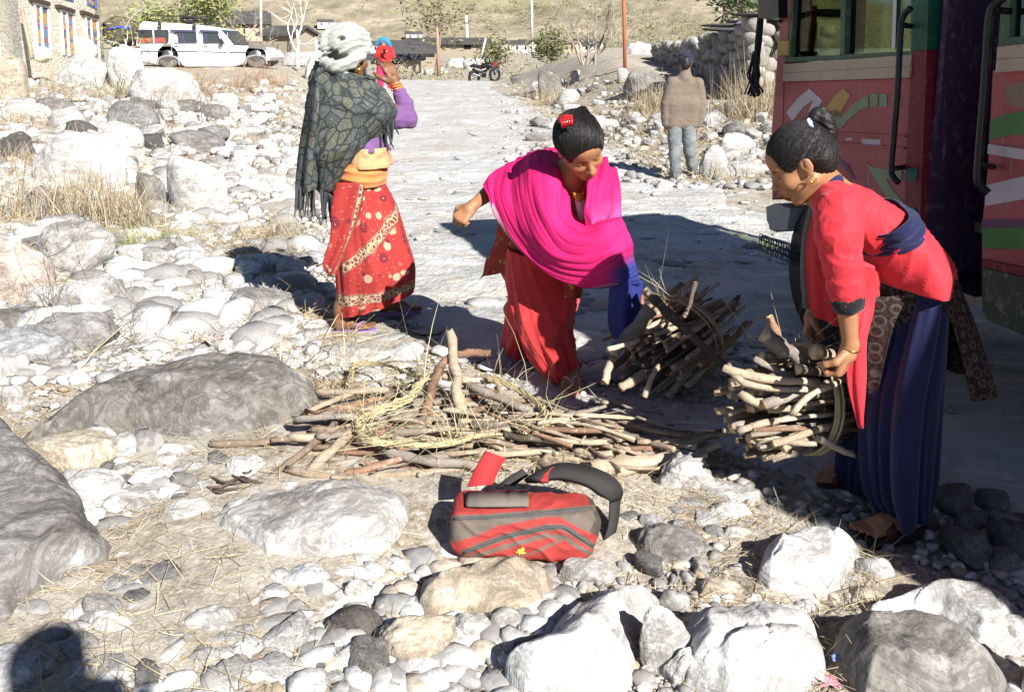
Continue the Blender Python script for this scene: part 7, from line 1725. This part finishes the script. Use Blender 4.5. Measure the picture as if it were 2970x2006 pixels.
def stick(pts, r, tone, label=None, group=None, parent=None, seed=None, flat=1.0, taper=.8, n=None, jit=.22, name='stick', cap2=True):
    seed = seed if seed is not None else int(WG.integers(1e6)); P = np.asarray(pts, float)
    L = np.linalg.norm(np.diff(P, axis=0), axis=1).sum(); n = n or max(8, int(L/.035)); Q = curve_pts(P, n); rg = np.random.default_rng(seed)
    Q[1:-1] += rg.normal(size=(n-2, 3))*r*.12
    R = r*np.linspace(1, taper, n)*(1+.10*rg.normal(size=n)); V, Fc = tube_geo(Q, R, 9, True, jit, seed)
    if rg.uniform() < .35:      # a broken side stub
        i = rg.integers(2, n-2); d = unit(rg.normal(size=3)); V2, F2_ = tube_geo([Q[i], Q[i]+d*r*1.6, Q[i]+d*r*2.4], [r*.55, r*.45, r*.3], 7, True); nn = len(V); V = np.vstack([V, V2]); F_st = [tuple(a+nn for a in f) for f in F2_]
    else: F_st = []
    # uneven cut ends
    V[:9] += rg.normal(size=(9, 3))*r*.12; V[(n-1)*9:n*9] += rg.normal(size=(9, 3))*r*.14
    mi = [0]*(len(Fc)-2)+[1, 1]+[0]*len(F_st)
    o = mesh_obj(name, V, Fc+F_st, None, parent, None if parent is not None else Q[n//2], mats=[BRK, CUT], midx=mi)
    o.color = (*(np.array(BT[tone])*rg.uniform(.8, 1.2)), 1)
    if parent is None: tag(o, label, 'stick', group)
    return o
def lay(spec, r, tone, label=None, group=None, **kw): return stick([Gh(x*K, y*K, h) for x, y, h in spec], r, tone, label, group, **kw)
PILE = 'loose firewood sticks'
lay([(1046, 948, .02), (1038, 880, .12), (1028, 810, .21), (1022, 752, .29)], .024, 't', 'thick pale log with a cut top standing up in the loose firewood', seed=3, jit=.08)
lay([(952, 1004, .05), (966, 935, .10), (984, 866, .16), (1012, 818, .19), (1062, 800, .18), (1112, 800, .17)], .019, 'r', 'crooked red brown branch arching over the loose firewood', seed=4)
lay([(1004, 852, .14), (1060, 862, .12), (1116, 862, .11)], .015, 'p', 'short peeled pale stick under the crooked branch', seed=5)
lay([(476, 1008, .06), (560, 1006, .06), (650, 995, .07), (740, 986, .08)], .0125, 'b', 'long thin brown stick reaching out over the white stones', seed=6)
lay([(582, 1103, .02), (650, 1056, .05), (722, 996, .09), (770, 950, .10)], .0135, 'b', 'brown stick slanting down to the stained slab', seed=7)
lay([(692, 1086, .02), (742, 1032, .07), (806, 972, .12)], .021, 't', 'thick tan stick slanting beside the grass rope', seed=8)
lay([(718, 888, .06), (790, 890, .07), (880, 884, .08)], .016, 't', 'tan stick at the back rim of the loose firewood', seed=9)
lay([(690, 940, .05), (740, 915, .06), (800, 892, .07)], .012, 't', 'short tan stick poking out towards the dark slab', seed=10)
lay([(775, 1082, .03), (840, 1062, .05), (915, 1040, .07)], .016, 'r', 'reddish stick at the near rim of the loose firewood', seed=11)
lay([(836, 1084, .03), (960, 1072, .05), (1092, 1058, .06)], .015, 't', 'long straight tan stick right behind the red backpack strap', seed=12)
lay([(870, 1020, .08), (960, 1044, .08), (1085, 1058, .08)], .018, 'g', 'long grey stick crossing behind the backpack', seed=13)
lay([(1062, 872, .10), (1180, 925, .09), (1300, 965, .07)], .017, 'g', 'long grey stick running to the sandal of the girl', seed=14)
lay([(1290, 935, .07), (1440, 962, .06), (1598, 1022, .03)], .013, 'g', 'long thin grey stick pointing at the bright white boulder', seed=15)
lay([(1225, 1062, .04), (1290, 985, .08), (1300, 960, .10)], .016, 'b', 'forked brown stick above the backpack strap', seed=16)
o = stick([Gh(1345*K, 1062*K, .05), Gh(1450*K, 1052*K, .05), Gh(1568*K, 1036*K, .05)], .036, 'p', 'wide slab of orange bark beside the bright white boulder', jit=.35, seed=17, taper=.7, name='bark_slab'); tag(o, cat='bark slab')
for k in range(190):
    u = WG.uniform(0, 1); cx_ = 720+u*850; cy_ = 972+34*u+WG.normal()*(46-16*u); cy_ = min(max(cy_, 872), 1078)
    a = WG.normal()*.22+(.10 if u > .4 else -.08); Lp = WG.uniform(70, 230); h = WG.uniform(.015, .05)+max(0, .10-.0016*abs(cy_-965))*WG.uniform(.2, 1)
    dx, dy = math.cos(a)*Lp/2, math.sin(a)*Lp/2*.7; bend = WG.normal()*5
    lay([(cx_-dx, cy_-dy, h), (cx_, cy_+bend, h+WG.uniform(-.01, .03)), (cx_+dx, cy_+dy, max(.01, h+WG.normal()*.02))], WG.uniform(.005, .0135), 'ggttpptbrd'[WG.integers(10)], 'stick lying in the heap of loose firewood behind the backpack', PILE)
for k in range(8):
    x_ = 440+WG.uniform(0, 110); y_ = 1070+WG.uniform(0, 60); a = WG.uniform(-.6, .6); L_ = WG.uniform(40, 110)
    lay([(x_, y_, .03), (x_+L_*.5*math.cos(a), y_+L_*.3*math.sin(a)+6, .05), (x_+L_*math.cos(a), y_+L_*.6*math.sin(a), .03)], .0045, 'd', 'thin dark twig on the rubble beside the stained slab', 'thin dark twigs by the stained slab')
def bundle(label, ctr, ax, rad_w, rad_h, L, n, seed, big=(), loc=None, jitter=.12, lean=.0):
    ax = unit(ax); a = unit(np.cross(ax, [0, 0, 1])); b = np.cross(a, ax); b = b if b[2] > 0 else -b; rg = np.random.default_rng(seed)
    th = thing('firewood_bundle', label, 'firewood bundle', loc if loc is not None else ctr-np.array([0, 0, rad_h]))
    for k in range(n):
        rr = math.sqrt(rg.uniform()); q = rg.uniform(0, 6.283); off = a*math.cos(q)*rr*rad_w+b*math.sin(q)*rr*rad_h
        d = unit(ax+rg.normal(size=3)*jitter); l = L*rg.uniform(.65, 1.15); c0 = ctr+off+ax*rg.normal()*L*.10; p = [c0-d*l/2, c0+a*rg.normal()*.005+b*rg.normal()*.005, c0+d*l/2]
        stick(p, rg.uniform(.006, .0155), 'ggbttppdr'[rg.integers(9)], parent=th, seed=seed*100+k)
    for pts, r, tn in big: stick(pts, r, tn, parent=th, seed=int(r*9999)+len(pts))
    # straw rope round the middle
    m = MB()
    for s_ in range(5):
        t_ = np.linspace(0, 6.283, 26); off = ax*(rg.normal()*.012)
        V, Fc = tube_geo(ctr+off+np.outer(np.cos(t_)*(rad_w+.012)*(1+.03*rg.normal()), a)+np.outer(np.sin(t_)*(rad_h+.012)*(1+.03*rg.normal()), b), .005, 6, False, .3, s_); m.add(V, Fc)
    m.build('straw_tie', STRAWM, th, smooth=True)
    pos = ctr+b*rad_h*.9+rg.normal(size=(90, 3))*np.array([.06, .05, .02]); V, Fc, cl = blades(pos, (.08, .22), (.0015, .003), (.9, .5), seed, STRAW, .5); mesh_obj('straw_wisp', V, Fc, M_STRAW, th, col=cl, smooth=False)
    return th
STRAWM = simple('twisted_straw', (.44, .37, .21), .8, .3, 60, .5, 160)
c1 = Gh(1520*K, 880*K, .0)+np.array([.06, .12, .19])
bundle('tied bundle of dark firewood standing in the bus shade by the bending girl', c1, (.62, .62, .14), 0.20, .165, .50, 96, 5, [
    ([W(1462*K, 658*K, 3.28), W(1540*K, 735*K, 3.30), W(1652*K, 838*K, 3.24)], .020, 'd'), ([W(1478*K, 700*K, 3.22), W(1425*K, 765*K, 3.18), W(1388*K, 800*K, 3.12)], .027, 'g'),
    ([W(1578*K, 640*K, 3.5), W(1565*K, 690*K, 3.45), W(1552*K, 720*K, 3.4)], .010, 'd'), ([W(1380*K, 792*K, 2.98), W(1430*K, 780*K, 3.05), W(1450*K, 772*K, 3.1)], .009, 'p'),
    ([W(1462*K, 900*K, 2.95), W(1482*K, 850*K, 3.0), W(1494*K, 830*K, 3.1)], .010, 'p'), ([W(1408*K, 880*K, 2.98), W(1440*K, 862*K, 3.02), W(1462*K, 845*K, 3.1)], .017, 't'),
    ([W(1372*K, 868*K, 3.02), W(1384*K, 830*K, 3.08), W(1392*K, 812*K, 3.14)], .016, 'p')], jitter=.085)
c2 = W(1826*K, 905*K, 2.66)
bundle('loose bundle of firewood lifted off the ground by the woman in red', c2, (.93, .42, -.05), .13, .16, .42, 96, 6, [
    ([W(1735*K, 760*K, 2.58), W(1790*K, 800*K, 2.56), W(1830*K, 835*K, 2.56)], .027, 'g'), ([W(1745*K, 718*K, 2.62), W(1760*K, 750*K, 2.62), W(1778*K, 800*K, 2.62)], .013, 'r'),
    ([W(1642*K, 835*K, 2.5), W(1740*K, 858*K, 2.48), W(1860*K, 868*K, 2.52)], .013, 'p'), ([W(1650*K, 832*K, 2.52), W(1700*K, 872*K, 2.47), W(1830*K, 884*K, 2.50)], .012, 'p'),
    ([W(1796*K, 940*K, 2.44), W(1840*K, 895*K, 2.45), W(1905*K, 866*K, 2.52)], .010, 'p'), ([W(1712*K, 812*K, 2.56), W(1780*K, 850*K, 2.54), W(1850*K, 880*K, 2.54)], .011, 'g'),
    ([W(1676*K, 978*K, 2.50), W(1730*K, 960*K, 2.50), W(1790*K, 948*K, 2.56)], .012, 'p'), ([W(1850*K, 990*K, 2.52), W(1900*K, 1016*K, 2.50), W(1942*K, 1032*K, 2.5)], .011, 't'),
    ([W(1850*K, 798*K, 2.50), W(1870*K, 800*K, 2.56), W(1930*K, 820*K, 2.7)], .021, 'p'), ([W(1795*K, 790*K, 2.6), W(1820*K, 802*K, 2.62), W(1850*K, 815*K, 2.66)], .017, 'p'),
    ([W(1720*K, 1010*K, 2.5), W(1780*K, 1000*K, 2.48), W(1850*K, 1008*K, 2.5)], .012, 't'), ([W(1680*K, 890*K, 2.5), W(1720*K, 915*K, 2.5), W(1790*K, 925*K, 2.55)], .014, 't')], jitter=.085)
# grass rope lying on the pile
rp = thing('grass_rope', 'rope of twisted yellow grass lying on the loose firewood', 'rope', Gh(1000*K, 1000*K, .1))
def rope(ctrl, r, strands, seed):
    m = MB(); rg = np.random.default_rng(seed); P = curve_pts([Gh(x*K, y*K, h) for x, y, h in ctrl], 60)
    for s_ in range(strands):
        ph = 6.283*s_/strands; tt = np.linspace(0, 1, 60); w_ = np.stack([np.cos(ph+tt*16), np.sin(ph+tt*13), np.sin(ph+tt*16)*.7], 1)*r*(1+.3*rg.normal(size=(60, 1)))
        V, Fc = tube_geo(P+w_, r*.42, 5, True, .3, s_); m.add(V, Fc)
    m.build('strand', STRAWM, rp, smooth=True); return P
p1 = rope([(968, 850, .20), (925, 905, .17), (850, 935, .15), (812, 968, .14), (834, 998, .13), (905, 1008, .12), (1000, 1008, .11), (1080, 990, .11), (1135, 985, .11)], .011, 7, 1); p2 = rope([(1108, 856, .14), (1180, 885, .13), (1238, 935, .12), (1232, 972, .11), (1190, 985, .11)], .010, 6, 2); p3 = rope([(798, 862, .08), (804, 828, .09), (870, 826, .12), (930, 848, .16), (970, 858, .19)], .008, 6, 3)
rg = np.random.default_rng(6); pos = np.vstack([p1[rg.integers(60, size=190)], p2[rg.integers(60, size=50)], p3[rg.integers(60, size=50)]])+rg.normal(size=(290, 3))*.02
V, Fc, cl = blades(pos, (.08, .30), (.0014, .003), (.95, .45), 9, [(.52, .46, .28), (.6, .54, .37), (.42, .37, .2)], .35); mesh_obj('loose_straw', V, Fc, M_STRAW, rp, col=cl, smooth=False)
# ================================================================== backpack
def rbox(fd, c, b, r, M, k=.01, op='add'):
    c = np.asarray(c, float); m = np.linalg.norm(b)+r+k+.03; sl, X = fd._sub(c-m, c+m)
    q = np.abs((X-c)@M)-np.asarray(b); d = np.linalg.norm(np.maximum(q, 0), axis=-1)+np.minimum(q.max(-1), 0)-r; fd._mix(sl, d, k, op)
Bz = lambda x, y: (1250+x/3.14, 1200+y/3.14)
BY = 2.30
bpk = thing('backpack', 'red and grey backpack with a yellow emblem lying on its side', 'backpack', (W(1550, 1600, BY)[0], BY+.08, 0))
def BW_(x, y, yy=0): return W(*Bz(x, y), BY+yy)
bc = BW_(850, 1020)+[0, .0, 0]; bc[1] = 2.30; bc[2] = .094; ya = -.06; MBk = np.stack([[math.cos(ya), math.sin(ya), 0], [-math.sin(ya), math.cos(ya), 0], [0, 0, 1]], 1)
fd = Field(bc-.36, bc+.36, .0048)
rbox(fd, bc+MBk@np.array([-.005, .0, .0]), (.168, .052, .030), .034, MBk, .02); fd.ell(bc+MBk@np.array([.13, .0, .0]), (.085, .075, .060), MBk, .03); rbox(fd, bc+MBk@np.array([.0, -.045, -.032]), (.15, .022, .010), .024, MBk, .025); fd.ell(bc+MBk@np.array([-.03, .0, .045]), (.12, .06, .026), MBk, .03)
fd.warp(lambda P: -.6*ridge(P, (.4, .2, 1), .06, .011, 12, 1.8, 12, 2.2)-.002*fbm(P*30, 2, 3))
def inpoly(x, y, poly):
    P = np.asarray(poly, float); ins = np.zeros(len(x), bool); j = len(P)-1
    for i in range(len(P)):
        c_ = ((P[i, 1] > y) != (P[j, 1] > y)) & (x < (P[j, 0]-P[i, 0])*(y-P[i, 1])/(P[j, 1]-P[i, 1]+1e-9)+P[i, 0]); ins ^= c_; j = i
    return ins
def dline(x, y, L):
    d = np.full(len(x), 1e9); L = np.asarray(L, float)
    for a, b in zip(L[:-1], L[1:]):
        ab = b-a; t_ = np.clip(((x-a[0])*ab[0]+(y-a[1])*ab[1])/(ab@ab), 0, 1); d = np.minimum(d, np.hypot(x-a[0]-t_*ab[0], y-a[1]-t_*ab[1]))
    return d
ZIP1 = [(215, 955), (560, 940), (1000, 905), (1465, 862)]; ZIP2 = [(300, 1262), (500, 1180), (720, 1105), (1050, 1036), (1200, 1030), (1290, 1078), (1470, 1200)]
STR = [(320, 1320), (740, 1190), (1050, 1105), (1215, 1118), (1310, 1190), (1460, 1280)]
def bag_paint(V):
    # panels are laid out on the bag's own front (x along the bag, z up it)
    q = V-CAM; xc = q[:, 0]; zc = q[:, 1]*CT-q[:, 2]*ST; yc = -(q[:, 1]*ST+q[:, 2]*CT); x = (CX+F*xc/zc-1250)*3.14; y = (CY+F*yc/zc-1200)*3.14
    col = np.tile(np.array([.38, .048, .042]), (len(V), 1)); GR = np.array([.155, .125, .10])
    col[inpoly(x, y, [(150, 965), (1470, 880), (1500, 960), (1480, 1040), (1440, 1085), (1270, 1000), (1190, 940), (1050, 940), (600, 1020), (420, 1110), (150, 1180)])] = GR
    col[inpoly(x, y, [(1400, 690), (1480, 740), (1700, 860), (1700, 1180), (1560, 1130), (1440, 1070), (1500, 960), (1455, 850)])] = GR*.55
    col[dline(x, y, STR) < 22] = GR; col[dline(x, y, ZIP1) < 34] = GR*.9; col[dline(x, y, ZIP2) < 30] = GR*.8; col[inpoly(x, y, [(1150, 1150), (1200, 1150), (900, 1290), (700, 1315), (560, 1300), (870, 1280)])] = GR
    return col
t = NT('backpack_nylon'); n = t.noise(120, 3); n2 = t.noise(14, 4); BAG = t.done(t.mix(t.ramp(n2, [(.4, .35), (.65, 0)]), t.attr(), t.mix(1.0, t.attr(), (.7, .62, .58), 'MULTIPLY')), .8, t.bump(n2, .3, .006, t.bump(n, .3, .0015)), .2)
V, Q = fd.mesh(); mesh_obj('body', V, Q, BAG, bpk, col=bag_paint(V))
from mathutils.bvhtree import BVHTree
bvh = BVHTree.FromPolygons([tuple(v) for v in V], [tuple(q) for q in Q])
def onbag(x, y, lift=.002):
    r = ray(*Bz(x, y)); h = bvh.ray_cast(Vector(CAM), Vector(r).normalized(), 10); p = np.array(h[0]) if h[0] is not None else BW_(x, y, -.02); return p-unit(r)*lift
GRW = simple('grey_webbing', (.17, .145, .12), .85, .2, 60, .4, 400); BKW = simple('dark_webbing', (.035, .032, .03), .8, .2, 60, .4, 400); ZM = simple('zip_metal', (.09, .09, .095), .4, .3, 300, .8, 500); YEL = simple('yellow_embroidery', (.75, .55, .08), .7)
for Z_ in (ZIP1, ZIP2): V_, F_ = tube_geo([onbag(x, y, .001) for x, y in curve_pts(Z_, 50)], .0042, 7); mesh_obj('zip', V_, F_, ZM, bpk)
A = [onbag(x, y, .012+.012*math.sin(math.pi*k/15)) for k, (x, y) in enumerate(curve_pts([(320, 722), (600, 715), (888, 716)], 16))]; B_ = [onbag(x, y, .012+.012*math.sin(math.pi*k/15)) for k, (x, y) in enumerate(curve_pts([(325, 850), (600, 850), (888, 846)], 16))]
o = mesh_obj('grab_handle', np.vstack([A, B_]), grid_faces(2, 16), GRW, bpk); add_mod(o, 'SOLIDIFY', thickness=.006)
m = MB()
for st in ([(770, 1262), (800, 1250), (840, 1215)], [(790, 1245), (815, 1262), (862, 1265)], [(800, 1285), (808, 1250), (790, 1230)], [(808, 1248), (835, 1240), (850, 1226)]): V_, F_ = tube_geo([onbag(x, y, .001) for x, y in curve_pts(st, 8)], [.002, .003, .0035, .004, .004, .0035, .003, .0015], 6); m.add(V_, F_)
m.build('emblem', YEL, bpk, smooth=True)
REDW = simple('red_webbing', (.40, .03, .03), .8, .1, 30, .3, 300)
def strip(name, L1, L2, mat, th=.012, n=26):
    V_ = np.vstack([curve_pts([BW_(*p) for p in L1], n), curve_pts([BW_(*p) for p in L2], n)]); o = mesh_obj(name, V_, grid_faces(2, n), mat, bpk); add_mod(o, 'SOLIDIFY', thickness=th, offset=0); return o
strip('strap', [(330, 660, .06), (420, 470, .08), (500, 335, .10)], [(560, 640, .07), (620, 500, .09), (675, 400, .11)], REDW, .014); strip('strap', [(620, 640, .16), (720, 560, .18), (830, 500, .2)], [(760, 650, .16), (830, 600, .18), (890, 560, .2)], BKW, .008)
strip('shoulder_strap', [(860, 610, .07), (1040, 500, .09), (1220, 462, .10), (1460, 505, .10), (1640, 580, .09), (1725, 680, .08), (1720, 760, .07)], [(1060, 610, .05), (1090, 590, .06), (1230, 590, .05), (1420, 640, .03), (1530, 720, .03), (1600, 770, .04), (1620, 790, .06)], BKW, .02)
strip('strap_edge', [(855, 612, .095), (1035, 500, .105), (1215, 460, .115), (1330, 474, .118)], [(1062, 606, .04), (1066, 560, .06), (1120, 500, .08), (1330, 480, .10)], REDW, .012)
strip('webbing', [(1720, 770, .10), (1705, 950, .08), (1660, 1120, .06), (1590, 1230, .04), (1490, 1290, .0)], [(1630, 780, .07), (1625, 950, .05), (1590, 1100, .03), (1540, 1200, .01), (1450, 1285, -.02)], BKW, .006)
# ================================================================== litter
def paper(px, py, s, col, label, seed, h=.01):
    g = Gh(px*K, py*K, h); rg = np.random.default_rng(seed); u, v = np.meshgrid(np.linspace(-1, 1, 9), np.linspace(-1, 1, 9)); P = np.stack([u.ravel()*s, v.ravel()*s*.7, .4*s*fbm(np.stack([u.ravel()*1.3, v.ravel()*1.3, 0*u.ravel()+seed], -1), 2, seed)], 1)+g+[0, 0, s*.25]
    o = mesh_obj('litter', P, grid_faces(9, 9), simple('litter_%d' % seed, col, .4, .3, 40), None, g, smooth=False); add_mod(o, 'SOLIDIFY', thickness=.001); tag(o, label, 'litter')
paper(1828, 1545, .018, (.7, .03, .02), 'small red wrapper scrap at the bottom edge', 1, .03); paper(1878, 1552, .025, (.6, .25, .3), 'crumpled pink and white wrapper beside the dark speckled boulder', 2, .03); paper(1905, 1492, .02, (.2, .25, .4), 'blue plastic scrap between two front boulders', 3, .05); paper(432, 565, .07, (.35, .6, .62), 'pale blue wrapper on the straw', 4); paper(490, 775, .06, (.7, .45, .4), 'red and white wrapper on a flat stone', 5, .03); paper(1660, 345, .09, (.15, .3, .22), 'green and white packet by the bus front', 6); paper(1590, 392, .06, (.25, .5, .65), 'small blue scrap near the upright pale boulder', 7)
# ================================================================== the photographer, standing behind the camera, whose shadow falls into the corner
ph = thing('person', 'photographer standing behind the camera with raised hands', 'person', (.17, -.24, float(ground(.17, -.24))))
X0 = .17
fd = Field((-.75, -.6, -.05), (.6, .2, 1.95), .016); Hc = np.array([X0, -.22, 1.64]); HB = basis((0, 1, -.15), (0, .1, 1)); head(fd, Hc, HB, 1.0)
fd.chain([Hc, Hc-[0, .05, .2], (X0, -.26, 1.15), (X0, -.26, .9)], [.05, .10, .15, .14], .05)
for q in (-1, 1):
    s_ = np.array([X0+.19*q, -.24, 1.40]); e_ = np.array([X0+.34*q, -.16, 1.22]); w_ = np.array([X0+.02+.17*q, -.15, 1.40]); fd.chain([s_, e_, w_], [.055, .042, .028], .02); hand(fd, w_, (-.5*q, .2, .8), (.3*q, -.9, .1), q, 1, (.5, .7, .4), (.4, .4)); fd.chain([(X0+.09*q, -.26, .9), (X0+.10*q, -.24, .47), (X0+.10*q, -.26, .06)], [.09, .06, .045], .03); fd.cone((X0+.10*q, -.28, .04), (X0+.11*q, -.10, .03), .04, .035, .02)
sdf_obj(fd, 'body', SK, ph, smooth=1)
fd = Field((-.7, -.6, .0), (.6, .1, 1.55), .016); fd.chain([(X0, -.26, 1.40), (X0, -.26, 1.1), (X0, -.26, .82)], [.15, .19, .18], .05)
for q in (-1, 1): fd.chain([(X0+.19*q, -.24, 1.40), (X0+.34*q, -.16, 1.22), (X0+.22*q, -.15, 1.33)], [.075, .062, .045], .02)
sdf_obj(fd, 'jacket', m_cloth('blue_grey_fleece', (.10, .12, .16)), ph)
m = MB(); m.box((.08, -.10, 1.44), (.26, -.091, 1.525)); o = m.build('mobile_phone', simple('phone_black', (.01, .01, .01), .3), None, (.17, -.095, 1.48)); tag(o, 'mobile phone held sideways by the photographer behind the camera', 'phone')
for o in bpy.context.scene.objects:
    if '_b' in o: del o['_b']
